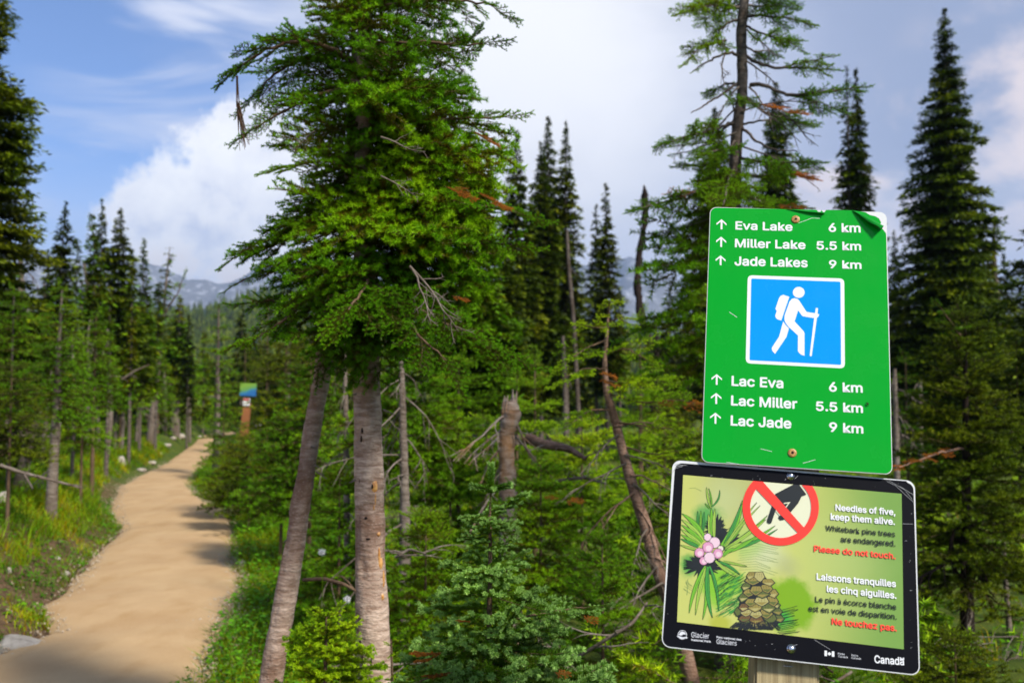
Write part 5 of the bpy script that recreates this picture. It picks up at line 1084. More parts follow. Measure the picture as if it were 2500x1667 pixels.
# ------------------------------------------------------------------ the two signs on their post
GLY = json.loads(r'''{",":[187,[[38,-119,68,71,137,71,84,-119]]],".":[187,[[95,-4,83,-3,73,1,63,9,55,18,51,29,50,41,51,53,55,64,63,73,73,81,83,85,95,87,107,85,118,81,128,73,135,64,140,53,141,41,140,29,135,18,128,9,118,1,107,-3]]],"5":[453,[[221,-7,192,-5,165,1,140,11,118,25,99,41,83,60,71,82,63,105,60,130,122,130,125,115,130,102,138,89,148,78,160,68,173,60,188,54,204,51,221,50,241,51,259,56,276,64,291,75,304,89,314,104,322,122,326,141,328,162,326,183,321,203,314,221,303,237,290,251,275,262,257,270,238,275,218,277,201,276,184,273,167,268,152,262,139,255,128,246,67,253,96,509,366,509,366,452,151,452,134,301,136,301,148,311,162,318,178,325,194,330,212,333,229,334,252,332,274,328,294,321,313,311,330,299,345,285,358,269,370,251,379,231,386,210,390,187,391,163,388,132,381,102,369,76,352,52,332,32,309,15,282,3,253,-4]]],"6":[453,[[226,-7,196,-4,168,3,142,15,119,31,100,51,84,74,73,101,66,130,64,162,65,187,71,212,80,239,93,268,112,302,137,340,252,509,322,509,151,261,145,261,151,270,157,279,165,288,174,295,184,302,196,307,208,311,221,313,235,314,265,312,291,305,316,295,337,280,355,262,370,240,380,215,387,187,389,157,387,127,379,98,368,73,352,50,333,30,310,14,284,3,257,-4],[226,48,245,50,263,55,279,63,293,73,304,86,314,101,322,119,326,137,327,157,326,178,322,196,314,213,304,228,293,241,279,251,263,259,245,264,226,265,207,264,190,259,174,252,160,241,148,229,138,214,131,197,126,179,125,158,126,138,131,119,138,102,148,86,160,73,174,63,190,55,207,50]]],"9":[453,[[226,516,256,513,285,506,310,494,333,478,352,458,368,434,380,408,387,378,389,347,387,322,382,296,373,270,359,240,340,207,315,168,200,0,130,0,301,248,307,248,302,238,295,229,287,221,278,214,268,207,257,202,245,198,232,195,218,195,188,197,161,203,137,214,116,229,98,247,83,269,72,294,66,321,64,352,66,382,73,411,85,436,101,459,120,479,143,494,168,506,196,513],[226,460,207,459,190,454,174,446,160,435,148,423,138,407,131,390,127,372,125,352,127,331,131,313,138,295,148,280,160,268,174,257,190,250,207,245,226,243,245,245,263,249,279,257,293,267,305,280,314,295,322,312,326,330,327,350,326,371,322,390,314,407,305,422,293,435,279,446,263,454,245,459]]],"C":[510,[[267,-7,225,-3,186,7,150,25,119,49,92,79,70,115,53,157,44,203,40,254,44,305,53,352,70,393,92,429,119,459,150,484,186,501,225,512,267,516,293,514,317,511,340,504,362,496,383,485,402,471,419,456,435,438,448,418,459,397,467,373,473,348,408,348,404,365,397,380,389,395,380,407,369,418,357,428,344,437,330,444,315,449,300,453,284,455,267,456,237,453,209,445,184,432,161,414,141,391,125,364,113,332,106,295,103,254,106,213,113,177,125,145,141,117,161,94,184,76,210,63,237,56,267,53,284,54,300,56,315,60,330,65,344,72,357,81,369,90,380,102,389,114,397,128,404,144,408,160,473,160,467,135,459,112,448,91,435,71,420,53,402,38,383,24,363,13,341,5,317,-2,293,-6]]],"E":[419,[[60,0,60,509,372,509,372,452,125,452,125,286,355,286,355,229,125,229,125,57,375,57,375,0]]],"G":[521,[[269,-7,225,-3,185,7,149,25,118,49,91,79,69,116,53,157,43,203,40,254,43,305,53,352,69,393,91,429,117,459,149,484,184,501,223,512,265,516,291,514,316,510,340,504,363,494,384,483,403,469,421,453,436,436,449,416,460,395,468,373,474,349,408,349,402,365,395,379,387,393,378,406,368,417,356,427,344,436,330,443,315,448,300,453,283,455,265,456,236,453,209,445,183,432,160,414,141,392,125,364,113,332,106,295,103,254,106,213,113,177,125,145,141,117,161,95,184,76,210,63,238,56,269,53,296,55,322,61,345,71,365,85,382,102,396,123,407,147,413,173,415,202,434,199,283,199,283,256,478,256,478,200,475,160,466,124,451,91,431,62,406,38,377,19,344,5,308,-4]]],"J":[396,[[185,-7,143,-2,106,11,75,33,52,63,38,100,33,145,33,173,98,173,98,145,100,117,108,93,122,74,139,61,160,53,185,50,209,53,230,61,248,74,261,93,269,117,272,145,272,509,336,509,336,145,332,100,318,63,294,33,263,11,227,-2]]],"L":[393,[[60,0,60,509,125,509,125,57,361,57,361,0]]],"M":[628,[[60,0,60,509,152,509,277,187,280,179,284,170,287,159,291,147,295,135,299,123,303,110,307,97,311,84,315,71,319,60,322,49,307,49,311,59,314,71,318,83,322,95,326,108,330,121,334,134,338,146,342,158,346,169,349,179,352,187,476,509,568,509,568,0,504,0,504,291,504,302,504,314,504,327,505,340,505,354,505,369,506,413,506,428,507,443,507,457,513,457,508,441,503,425,498,409,492,393,487,378,482,363,477,348,472,335,467,322,463,310,459,300,456,291,342,0,286,0,170,291,167,300,163,310,159,321,155,333,150,347,145,361,140,376,134,392,129,408,124,424,118,441,112,457,119,457,119,444,120,430,120,416,120,401,121,386,121,372,122,328,122,315,122,302,122,291,122,0]]],"N":[523,[[60,0,60,509,136,509,343,183,349,174,355,163,363,151,371,137,379,122,388,107,396,90,405,73,414,55,405,54,403,72,402,90,401,108,400,126,399,142,399,157,399,171,399,184,399,195,399,509,463,509,463,0,387,0,202,290,194,303,186,317,177,331,168,346,159,363,148,381,136,402,123,425,108,452,119,454,120,429,121,406,122,384,123,363,124,345,124,328,125,313,125,301,125,291,125,0]]],"P":[445,[[60,0,60,509,235,509,272,506,305,499,332,487,356,471,375,452,390,430,400,404,407,377,409,348,407,318,400,291,390,265,375,243,356,223,332,207,305,195,272,188,235,186,109,186,109,242,233,242,257,244,279,248,297,256,312,266,324,279,333,294,339,310,343,328,344,348,343,367,339,385,333,402,324,416,312,428,297,439,279,446,257,451,232,452,125,452,125,0]]],"W":[687,[[155,0,16,509,82,509,163,196,167,179,172,162,175,145,179,128,183,111,187,94,190,76,194,58,197,40,189,40,193,58,196,76,200,94,203,111,207,128,211,145,215,162,220,179,224,196,306,509,380,509,462,196,466,179,470,162,474,145,478,128,482,111,486,94,490,76,494,58,497,40,488,40,492,58,495,76,499,94,503,111,506,128,510,145,515,162,519,179,523,196,603,509,670,509,530,0,455,0,368,323,362,345,357,368,351,391,346,417,341,445,336,475,350,475,345,446,340,420,335,395,330,371,324,347,318,323,230,0]]],"a":[390,[[160,-9,137,-7,115,-3,94,5,76,15,60,29,48,45,38,63,32,84,30,108,32,128,36,146,43,161,53,174,64,184,78,193,92,200,108,206,125,211,143,214,161,217,178,220,200,223,218,225,234,227,247,229,257,231,265,235,271,240,274,246,276,255,276,257,275,272,272,285,267,297,260,307,251,315,240,322,227,327,212,330,196,331,178,330,163,327,149,322,137,316,127,309,118,301,110,292,104,283,100,274,41,291,51,313,64,331,79,346,95,358,114,368,133,375,153,380,173,383,194,384,208,384,223,382,239,379,255,375,271,369,286,360,300,350,312,336,322,320,330,301,335,278,337,251,337,0,277,0,277,52,272,52,267,43,260,34,252,25,242,16,229,8,215,1,199,-4,181,-7],[170,45,192,47,211,51,228,59,242,68,254,80,263,93,270,108,274,122,276,138,276,190,272,187,267,184,259,182,251,180,241,178,231,176,221,174,210,173,200,171,191,170,182,169,175,168,161,166,147,163,134,159,122,153,112,147,103,139,97,130,93,118,92,105,93,93,96,82,102,72,109,64,119,57,130,52,142,48,156,46]]],"b":[424,[[229,-8,208,-7,189,-3,172,4,159,12,147,21,138,31,130,41,123,50,118,59,112,59,112,0,53,0,53,509,114,509,114,319,118,319,123,327,130,336,137,346,147,355,158,364,171,373,188,379,207,383,229,384,259,382,287,374,313,361,335,342,354,320,370,293,381,261,388,227,390,189,388,151,381,116,370,84,355,57,336,34,313,16,288,3,260,-6],[220,47,242,49,262,55,279,66,294,80,306,97,316,117,323,139,327,163,328,189,327,215,323,239,316,261,307,281,295,298,280,311,262,322,243,328,220,330,198,328,178,322,161,312,147,299,134,282,125,263,118,241,114,216,113,189,114,162,118,138,125,115,135,95,147,78,162,65,179,55,198,49]]],"c":[396,[[207,-8,174,-5,144,3,117,16,93,35,72,58,56,85,44,116,37,150,34,187,37,225,44,260,56,291,72,318,93,341,117,360,144,374,174,382,207,384,226,384,243,381,260,377,276,371,291,364,305,356,318,346,330,335,340,322,349,308,356,293,362,277,303,262,300,272,295,281,290,289,284,297,278,304,270,311,261,316,252,321,242,325,231,328,220,329,207,330,184,328,163,321,145,310,130,296,118,278,108,258,102,236,98,212,96,187,98,163,102,139,108,117,118,97,130,80,145,66,163,55,184,49,207,46,220,47,232,49,243,52,253,55,262,60,271,66,279,73,285,80,292,89,297,98,301,107,304,117,363,102,357,86,350,70,341,56,331,43,319,32,306,21,292,12,277,5,261,-1,244,-5,226,-7]]],"d":[425,[[195,-8,165,-6,137,3,111,16,89,34,70,57,55,84,43,116,36,151,34,189,36,227,43,261,55,293,70,320,89,342,112,361,137,374,165,382,196,384,218,383,237,379,253,373,267,364,278,355,287,346,295,336,301,327,306,319,311,319,311,509,372,509,372,0,313,0,313,59,307,59,301,50,295,41,287,31,277,21,266,12,252,4,236,-3,217,-7],[205,47,226,49,246,55,263,65,278,78,290,95,299,115,306,138,310,162,312,189,310,216,306,241,300,263,290,282,278,299,263,312,246,322,227,328,205,330,182,328,162,322,145,311,130,298,118,281,108,261,102,239,98,215,96,189,98,163,102,139,109,117,118,97,130,80,145,66,162,55,182,49]]],"e":[404,[[212,-8,177,-5,145,3,117,16,92,35,72,58,56,85,44,116,37,150,34,187,36,224,44,258,55,290,71,317,91,340,115,359,142,373,172,382,205,384,226,383,246,380,266,374,285,366,303,355,319,341,334,324,347,305,357,282,365,256,370,227,371,194,371,169,75,169,75,221,338,221,310,202,308,226,304,248,298,269,288,286,277,301,263,314,246,323,227,328,205,330,183,328,164,323,146,313,131,301,119,286,109,270,102,251,97,231,96,211,96,178,98,151,102,127,110,106,121,88,135,73,151,61,169,53,190,48,212,46,227,47,241,49,254,53,265,58,276,65,285,73,294,82,300,93,306,105,365,91,358,72,348,55,335,39,320,26,302,14,283,4,261,-3,237,-7]]],"f":[254,[[228,379,228,327,6,327,6,379],[81,0,81,432,82,452,87,470,96,486,107,499,120,510,135,519,152,525,169,529,187,530,201,530,212,529,222,527,231,525,238,523,243,521,227,468,224,470,220,471,215,472,209,473,202,474,195,474,178,472,164,468,154,460,147,449,143,435,142,419,142,0]]],"g":[425,[[207,-151,180,-149,156,-146,134,-140,114,-132,97,-122,82,-110,70,-97,59,-84,51,-69,101,-41,107,-49,114,-57,122,-66,131,-74,142,-82,154,-88,169,-93,187,-96,207,-97,236,-95,261,-87,282,-75,298,-58,308,-34,311,-6,311,68,306,68,301,60,294,51,287,41,277,32,266,23,252,16,236,10,217,6,195,5,165,7,138,14,113,27,90,43,71,65,55,90,43,120,36,154,34,191,36,229,43,263,55,293,71,320,90,342,112,361,138,374,166,382,196,384,218,383,237,379,253,373,267,365,279,356,288,346,296,336,302,327,308,319,313,319,313,379,372,379,372,-9,370,-40,363,-67,350,-90,334,-109,314,-124,291,-136,265,-144,237,-149],[205,59,227,61,246,66,264,75,278,87,290,103,300,121,307,142,311,166,312,193,311,219,307,242,300,264,291,283,279,299,264,312,247,322,227,328,205,330,182,328,163,322,145,312,130,298,118,282,109,262,102,241,98,218,96,193,98,167,102,144,109,123,118,104,131,88,145,76,163,66,183,61]]],"h":[410,[[114,227,114,0,53,0,53,509,114,509,114,287,102,287,116,319,132,344,152,362,175,374,200,382,227,384,252,383,275,377,295,369,313,356,328,340,341,321,350,298,355,271,357,240,357,0,296,0,296,235,293,263,286,286,273,304,256,318,235,326,210,329,192,328,176,324,161,317,147,308,136,297,126,283,119,266,115,248]]],"i":[167,[[53,0,53,379,114,379,114,0],[84,443,73,444,63,448,54,455,47,463,43,472,41,483,43,494,47,504,54,512,63,518,73,522,84,524,95,522,105,518,114,512,121,504,125,494,126,483,125,472,121,463,114,455,105,448,95,444]]],"k":[380,[[110,137,110,212,121,212,284,379,360,379,184,199,177,199],[53,0,53,509,114,509,114,0],[294,0,148,186,191,229,372,0]]],"l":[189,[[139,-2,112,0,91,8,74,20,62,37,55,59,53,84,53,509,114,509,114,99,114,83,117,71,120,62,126,57,135,53,146,52,152,52,157,52,160,53,164,53,167,54,170,54,181,3,175,1,169,0,162,-1,154,-2,147,-2]]],"m":[609,[[53,0,53,379,112,379,112,295,108,295,114,314,122,331,132,346,144,358,158,368,172,376,187,382,203,385,219,386,245,383,268,375,287,361,303,342,314,320,321,295,312,295,318,312,326,329,337,343,350,356,364,366,381,375,398,381,417,385,437,386,458,385,478,380,497,372,514,361,529,346,541,328,550,307,555,283,557,255,557,0,496,0,496,254,493,279,485,298,473,313,456,323,438,329,419,330,402,329,387,326,374,320,363,312,353,302,345,290,340,277,336,263,335,247,335,0,274,0,274,260,272,280,265,297,253,311,238,322,220,328,199,330,185,329,171,326,158,320,145,312,135,302,126,289,119,274,115,257,114,238,114,0]]],"n":[409,[[114,227,114,0,53,0,53,379,112,379,112,287,102,287,116,319,132,344,152,362,175,374,200,382,227,384,252,383,275,377,295,369,313,356,328,340,341,321,350,298,355,271,357,240,357,0,296,0,296,235,293,263,286,286,273,304,256,318,235,326,210,329,192,328,176,324,161,317,147,308,136,297,126,283,119,266,115,248]]],"o":[415,[[207,-8,174,-5,144,3,117,16,93,35,72,58,56,85,44,116,37,150,34,187,37,225,44,260,56,291,72,318,93,341,117,360,144,374,174,382,207,384,241,382,271,374,299,360,323,341,343,318,359,291,371,260,379,225,381,187,379,150,371,116,359,85,343,58,323,35,299,16,271,3,241,-5],[207,46,231,49,252,55,270,66,285,80,298,97,307,117,314,139,318,163,319,187,318,212,314,236,307,258,298,278,285,296,270,310,252,321,231,328,207,330,184,328,163,321,145,310,130,296,118,278,108,258,102,236,98,212,96,187,98,163,102,139,108,117,118,97,130,80,145,66,163,55,184,49]]],"p":[424,[[53,-143,53,379,112,379,112,319,118,319,123,327,130,336,137,346,147,355,158,364,171,373,188,379,207,383,229,384,259,382,287,374,313,361,335,342,354,320,370,293,381,261,388,227,390,189,388,151,381,116,370,84,355,57,336,34,313,16,288,3,260,-6,229,-8,208,-7,189,-3,173,4,159,12,147,21,138,31,130,41,124,50,118,59,114,59,114,-143],[220,47,242,49,262,55,279,66,294,80,306,97,316,117,323,139,327,163,328,189,327,215,323,239,316,261,307,281,295,298,280,311,262,322,243,328,220,330,198,328,178,322,161,312,147,299,134,282,125,263,118,241,114,216,113,189,114,162,118,138,125,115,135,95,147,78,162,65,179,55,198,49]]],"q":[425,[[372,-143,311,-143,311,59,306,59,301,50,295,41,287,31,277,21,266,12,252,4,236,-3,217,-7,195,-8,165,-6,137,3,111,16,89,34,70,57,55,84,43,116,36,151,34,189,36,227,43,261,55,293,70,320,89,342,112,361,137,374,165,382,196,384,218,383,237,379,253,373,267,364,278,355,287,346,295,336,301,327,307,319,313,319,313,379,372,379],[205,47,226,49,246,55,263,65,278,78,290,95,299,115,306,138,310,162,312,189,310,216,306,241,300,263,290,282,278,299,263,312,246,322,227,328,205,330,182,328,162,322,145,311,130,298,118,281,108,261,102,239,98,215,96,189,98,163,102,139,109,117,118,97,130,80,145,66,162,55,182,49]]],"r":[259,[[53,0,53,379,112,379,112,321,115,321,124,339,137,354,152,367,171,377,191,383,213,385,218,385,223,385,229,384,235,384,240,384,243,384,243,322,241,323,236,324,230,324,223,325,215,326,207,326,190,324,174,321,159,315,146,306,135,296,126,284,119,269,115,254,114,237,114,0]]],"s":[364,[[182,-8,157,-7,133,-3,112,3,93,12,76,24,62,38,50,54,41,73,36,94,94,107,101,87,111,72,124,60,141,52,160,47,181,45,206,47,227,53,244,62,258,74,265,88,268,103,266,115,262,126,254,136,243,144,229,150,212,155,149,170,118,180,92,192,72,208,58,227,50,249,47,274,49,295,55,314,65,332,79,347,95,360,115,370,137,378,161,383,187,384,212,383,234,379,254,372,271,363,286,352,299,339,309,324,318,308,324,290,268,277,262,291,254,304,243,316,228,325,210,331,187,333,166,331,147,326,131,317,119,305,111,292,109,277,110,264,115,253,124,243,136,235,152,229,172,223,229,209,261,200,287,187,306,171,320,153,328,131,331,107,329,85,323,65,312,47,298,31,281,18,260,6,236,-2,210,-7]]],"t":[228,[[204,379,204,327,6,327,6,379],[65,471,126,471,126,98,127,83,130,70,136,61,144,55,156,51,170,50,175,50,180,50,185,51,191,52,197,53,202,54,213,2,207,0,200,-2,192,-3,184,-3,176,-4,168,-4,138,-1,113,7,92,21,77,41,68,64,65,93]]],"u":[410,[[182,-5,158,-3,135,2,115,11,97,23,82,39,69,59,60,82,54,109,53,139,53,379,114,379,114,144,116,117,124,94,137,75,154,61,175,53,200,50,218,51,234,55,249,62,263,71,274,83,283,97,290,113,295,132,296,153,296,379,357,379,357,0,298,0,298,92,307,92,294,60,277,35,257,17,234,5,209,-3]]],"v":[390,[[163,0,17,379,84,379,165,155,173,132,180,110,187,87,193,64,199,42,206,21,184,21,191,42,197,64,203,87,209,110,216,132,224,155,305,379,371,379,226,0]]],"z":[380,[[42,0,42,46,254,320,254,323,48,323,48,379,333,379,333,331,126,60,126,56,339,56,339,0]]],"à":[390,[[160,-9,137,-7,115,-3,94,5,76,15,60,29,48,45,38,63,32,84,30,108,32,128,36,146,43,161,53,174,64,184,78,193,92,200,108,206,125,211,143,214,161,217,178,220,200,223,218,225,234,227,247,229,257,231,265,235,271,240,274,246,276,255,276,257,275,272,272,285,267,297,260,307,251,315,240,322,227,327,212,330,196,331,178,330,163,327,149,322,137,316,127,309,118,301,110,292,104,283,100,274,41,291,51,313,64,331,79,346,95,358,114,368,133,375,153,380,173,383,194,384,208,384,223,382,239,379,255,375,271,369,286,360,300,350,312,336,322,320,330,301,335,278,337,251,337,0,277,0,277,52,272,52,267,43,260,34,252,25,242,16,229,8,215,1,199,-4,181,-7],[170,45,192,47,211,51,228,59,242,68,254,80,263,93,270,108,274,122,276,138,276,190,272,187,267,184,259,182,251,180,241,178,231,176,221,174,210,173,200,171,191,170,182,169,175,168,161,166,147,163,134,159,122,153,112,147,103,139,97,130,93,118,92,105,93,93,96,82,102,72,109,64,119,57,130,52,142,48,156,46],[165,429,99,529,168,529,215,429]]],"é":[404,[[212,-8,177,-5,145,3,117,16,92,35,72,58,56,85,44,116,37,150,34,187,36,224,44,258,55,290,71,317,91,340,115,359,142,373,172,382,205,384,226,383,246,380,266,374,285,366,303,355,319,341,334,324,347,305,357,282,365,256,370,227,371,194,371,169,75,169,75,221,338,221,310,202,308,226,304,248,298,269,288,286,277,301,263,314,246,323,227,328,205,330,183,328,164,323,146,313,131,301,119,286,109,270,102,251,97,231,96,211,96,178,98,151,102,127,110,106,121,88,135,73,151,61,169,53,190,48,212,46,227,47,241,49,254,53,265,58,276,65,285,73,294,82,300,93,306,105,365,91,358,72,348,55,335,39,320,26,302,14,283,4,261,-3,237,-7],[177,429,225,529,293,529,227,429]]]}''')
def rodr(r):
    v = Vector(r); return Matrix.Rotation(v.length, 4, v.normalized())
GM = Matrix.Translation((.47864, 1.67115, 1.71410)) @ rodr((-.24530724, .07488738, -.13278726)); GW, GH = .300, .4575
LMx = Matrix.Translation((.43728, 1.58312, 1.34815)) @ rodr((-.30693207, .09978057, -.12194326)); LW, LH = .3828, .2972
def loc_on(Mx, px, py, yoff=0.):
    I = Mx.inverted(); o = I @ Vector((0, 0, CAMH)); d = I.to_3x3() @ pxdir(px, py); t = (yoff - o.y) / d.y; p = o + d * t; return p.x, p.z
def c1_(x, y): return loc_on(GM, 1600 + x / 2.30588, 480 + y / 2.30588)
def c2_(x, y): return loc_on(LMx, 1600 + x / 2.76471, 1100 + y / 2.76471)
def c6_(x, y): return loc_on(LMx, 1600 + x / 3.825, 1150 + y / 3.825)
def ci_(x, y): return loc_on(GM, 1820 + x / 6.6735, 665 + y / 6.6735)
def flat_polys(name, parent, polys, off, m, mats=None, idx=None):
    V = []; F = []; MI = []
    for k, p in enumerate(polys):
        o = off[k] if isinstance(off, (list, tuple)) else off; b = len(V); V += [(x, -o, z) for x, z in p]; F.append(list(range(b, b + len(p)))); MI.append(idx[k] if idx else 0)
    me = bpy.data.meshes.new(name); me.from_pydata(V, [], F)
    for q in (mats or [m]): me.materials.append(q)
    me.polygons.foreach_set('material_index', MI); me.update(); return obj(name, me, parent)
def rrect(w, h, r, n=7):
    P = []
    for cx, cz, a0 in ((w / 2 - r, h / 2 - r, 0), (-w / 2 + r, h / 2 - r, 90), (-w / 2 + r, -h / 2 + r, 180), (w / 2 - r, -h / 2 + r, 270)):
        for i in range(n): a = R_(a0 + 90 * i / (n - 1)); P.append((cx + r * math.cos(a), cz + r * math.sin(a)))
    return P
def plate(name, parent, w, h, r, th, m):
    P = rrect(w, h, r, 9); n = len(P); V = [(x, 0, z) for x, z in P] + [(x, th, z) for x, z in P]
    F = [list(range(n)), list(range(2 * n - 1, n - 1, -1))] + [[i, i + n, (i + 1) % n + n, (i + 1) % n] for i in range(n)]
    return obj(name, mesh_py(name, V, F, m), parent)
def text_polys(s):
    out = []; x = 0
    for ch in s:
        if ch == ' ': x += 195; continue
        adv, sp = GLY[ch]
        for q in sp: out.append([(q[i] + x, q[i + 1]) for i in range(0, len(q), 2)])
        x += adv
    xs = [p[0] for q in out for p in q]; return out, min(xs), max(xs)
def lettering(parent, s, a, b, cap, m, off, bold=.036, name='lettering', layers=8):
    """text S from local point A to local point B on the plate, cap height CAP (metres)"""
    pol, x0, x1 = text_polys(s); L = math.hypot(b[0] - a[0], b[1] - a[1]); r = bold * cap; ang = math.atan2(b[1] - a[1], b[0] - a[0])
    kx = (L - 2 * r) / (x1 - x0); ky = (cap - 2 * r) / 509.
    cu = bpy.data.curves.new('t', 'CURVE'); cu.dimensions = '2D'; cu.fill_mode = 'BOTH'
    for q in pol:
        sp = cu.splines.new('POLY'); sp.points.add(len(q) - 1); sp.use_cyclic_u = True
        for i, (x, y) in enumerate(q): sp.points[i].co = ((x - x0) * kx * 100, y * ky * 100, 0, 1)
    o = bpy.data.objects.new('t', cu); link(o); bpy.context.view_layer.update()
    me = bpy.data.meshes.new_from_object(o); bpy.data.objects.remove(o); bpy.data.curves.remove(cu)
    P = np.array([v.co[:2] for v in me.vertices]) / 100; Fs = [list(p.vertices) for p in me.polygons]; bpy.data.meshes.remove(me)
    ca, sa = math.cos(ang), math.sin(ang); V = []; F = []; Ls = [(math.cos(k * math.pi * 2 / layers) * r, math.sin(k * math.pi * 2 / layers) * r) for k in range(layers)] if bold else [(0, 0)]
    for k, (dx, dy) in enumerate(Ls):
        n0 = len(V)
        for x, y in P:
            u, v = x + r + dx, y + r + dy; V.append((a[0] + u * ca - v * sa, -(off + k * .00003), a[1] + u * sa + v * ca))
        F += [[i + n0 for i in f] for f in Fs]
    return obj(name, mesh_py(name, V, F, m), parent)
def vinyl(name, c, dirt=.12, rough=.20, coat=.35):
    def fn(gg, b):
        p = gg.n('ShaderNodeTexCoord').outputs['Object']; n = gg.noise(p, 9, 5, .6); sp = gg.noise(p, 260, 3, .6)
        cc = gg.mix(gg.mr(n, .35, .75, 0, dirt), (*c, 1), (c[0] * .6 + .006, c[1] * .74 + .006, c[2] * .6 + .006, 1)); cc = gg.mix(gg.mr(sp, .76, .82, 0, .5), cc, (.5, .5, .45, 1))
        gg.put(b.inputs['Base Color'], cc); gg.put(b.inputs['Roughness'], gg.mr(n, .3, .7, rough, rough + .12)); b.inputs['Coat Weight'].default_value = coat * .2; b.inputs['Coat Roughness'].default_value = .06; b.inputs['Specular IOR Level'].default_value = .16
        bump(gg, b, gg.noise(p, 22, 2, .4), .12, .004)
    return nmat(name, fn, rough, .2)
M['green'] = vinyl('green_vinyl', (.0, .31, .016)); M['blue'] = vinyl('blue_vinyl', (.0, .27, 1.0), .06); M['white'] = vinyl('white_vinyl', (.74, .74, .74), .10, .35, .1)
M['alu'] = mat('bare_aluminium_edge', (.60, .60, .58), .45, .5); M['blackv'] = vinyl('black_vinyl', (.004, .004, .006), .1, .4, .1)
M['greenback'] = vinyl('curled_green_vinyl', (.003, .22, .015), .3)

gs = thing('trail_sign', 'green trail sign with lake distances and blue hiker symbol, its top corner peeling', 'sign', GM.translation); gs.rotation_euler = GM.to_euler()
plate('panel', gs, GW, GH, .012, .0022, M['alu'])
film = rrect(GW - .0022, GH - .0022, .0110)
film = film[:0] + [p for p in film[7:]]          # drop the top right corner
tornedge = [c1_(*p) for p in ((1302, 224), (1298, 208), (1281, 186), (1263, 168), (1270, 146), (1258, 124), (1238, 112), (1205, 104), (1180, 88), (1110, 79), (1040, 77), (962, 76), (948, 92), (934, 78), (922, 98), (908, 76))]
tornedge[0] = (GW / 2 - .0015, tornedge[0][1])
flat_polys('green_film', gs, [film + tornedge], .0004, M['green'])
# peeled rolls of vinyl
def curl(parent, a, b, r0, r1, t0, t1, m, flip=1, name='peeled_vinyl', n=16, k=12):
    a = Vector((a[0], -.0006, a[1])); b = Vector((b[0], -.0006, b[1])); ax = (b - a).normalized(); nrm = Vector((0, -1, 0)); sd = ax.cross(nrm) * flip; V = []; F = []
    for i in range(n + 1):
        u = i / n; r = r0 + (r1 - r0) * u ** .8; c = a + (b - a) * u + nrm * r
        for j in range(k + 1):
            th = R_(t0 + (t1 - t0) * j / k) * (1 - .10 * math.sin(u * 9)); rr = r * (1 - .25 * j / k); V.append(tuple(c + nrm * (-math.cos(th) * rr) + sd * math.sin(th) * rr))
    for i in range(n):
        for j in range(k): q = i * (k + 1) + j; F.append((q, q + 1, q + k + 2, q + k + 1))
    me = mesh_py(name, V, F, m, True); return obj(name, me, parent)
curl(gs, c1_(1108, 80), c1_(1262, 196), .0006, .0085, -10, 215, M['greenback'], -1)
curl(gs, c1_(735, 73), c1_(950, 104), .0003, .0035, -10, 200, M['greenback'], -1)
wt = M['white']
for s, x0, x1, b0, b1, ct in (("Eva Lake", 450, 772, 187, 196, 140), ("6 km", 975, 1155, 200, 204, 150), ("Miller Lake", 447, 845, 287, 298, 238), ("5.5 km", 907, 1158, 300, 305, 252), ("Jade Lakes", 445, 857, 389, 400, 337), ("9 km", 977, 1160, 404, 409, 358),
                              ("Lac Eva", 428, 720, 1065, 1079, 1008), ("6 km", 977, 1167, 1097, 1104, 1043), ("Lac Miller", 425, 798, 1175, 1195, 1118), ("5.5 km", 903, 1168, 1205, 1218, 1152), ("Lac Jade", 423, 765, 1288, 1306, 1230), ("9 km", 978, 1170, 1323, 1334, 1269)):
    a = c1_(x0, b0); b = c1_(x1, b1); lettering(gs, s, a, b, a[1] - c1_(x0, ct)[1] if False else c1_(x0, ct)[1] - a[1], wt, .0006, .042)
for (x, y0, y1, w) in ((372, 130, 186, 57), (370, 228, 285, 57), (367, 333, 387, 57), (345, 1000, 1060, 59), (342, 1106, 1167, 60), (338, 1217, 1278, 61)):
    h = w / 2; t = 9.5; P = [(x, y0 - 1), (x + h, y0 + 24), (x + h - 1, y0 + 34), (x + 5.5, y0 + 13), (x + 5.0, y1), (x - 5.0, y1 - 1), (x - 5.0, y0 + 12), (x - h + 1, y0 + 31), (x - h, y0 + 21)]
    flat_polys('arrow', gs, [[c1_(*p) for p in P]], .0006, wt)
# hiker symbol: white tile, blue field, white figure
def smooth_corner(P, r=.12): return P
def rquad(cs, r):
    out = []; n = len(cs)
    for i in range(n):
        a, b, c = Vector(cs[i - 1]), Vector(cs[i]), Vector(cs[(i + 1) % n]); p = b + (a - b).normalized() * r; q = b + (c - b).normalized() * r
        for k in range(6): t = k / 5; out.append(tuple(p * (1 - t) ** 2 + b * 2 * t * (1 - t) + q * t * t))
    return out
tile = [ci_(*p) for p in ((36, 48), (1607, 103), (1618, 1565), (2, 1480))]
flat_polys('symbol_border', gs, [rquad(tile, .0085)], .0006, wt)
flat_polys('symbol_field', gs, [rquad([ci_(*p) for p in ((94, 103), (1545, 155), (1555, 1507), (66, 1430))], .0025)], .0008, M['blue'])
def circ(cx, cy, r, n=40, fy=1.): return [(cx + r * math.cos(i * 2 * math.pi / n), cy + r * fy * math.sin(i * 2 * math.pi / n)) for i in range(n)]
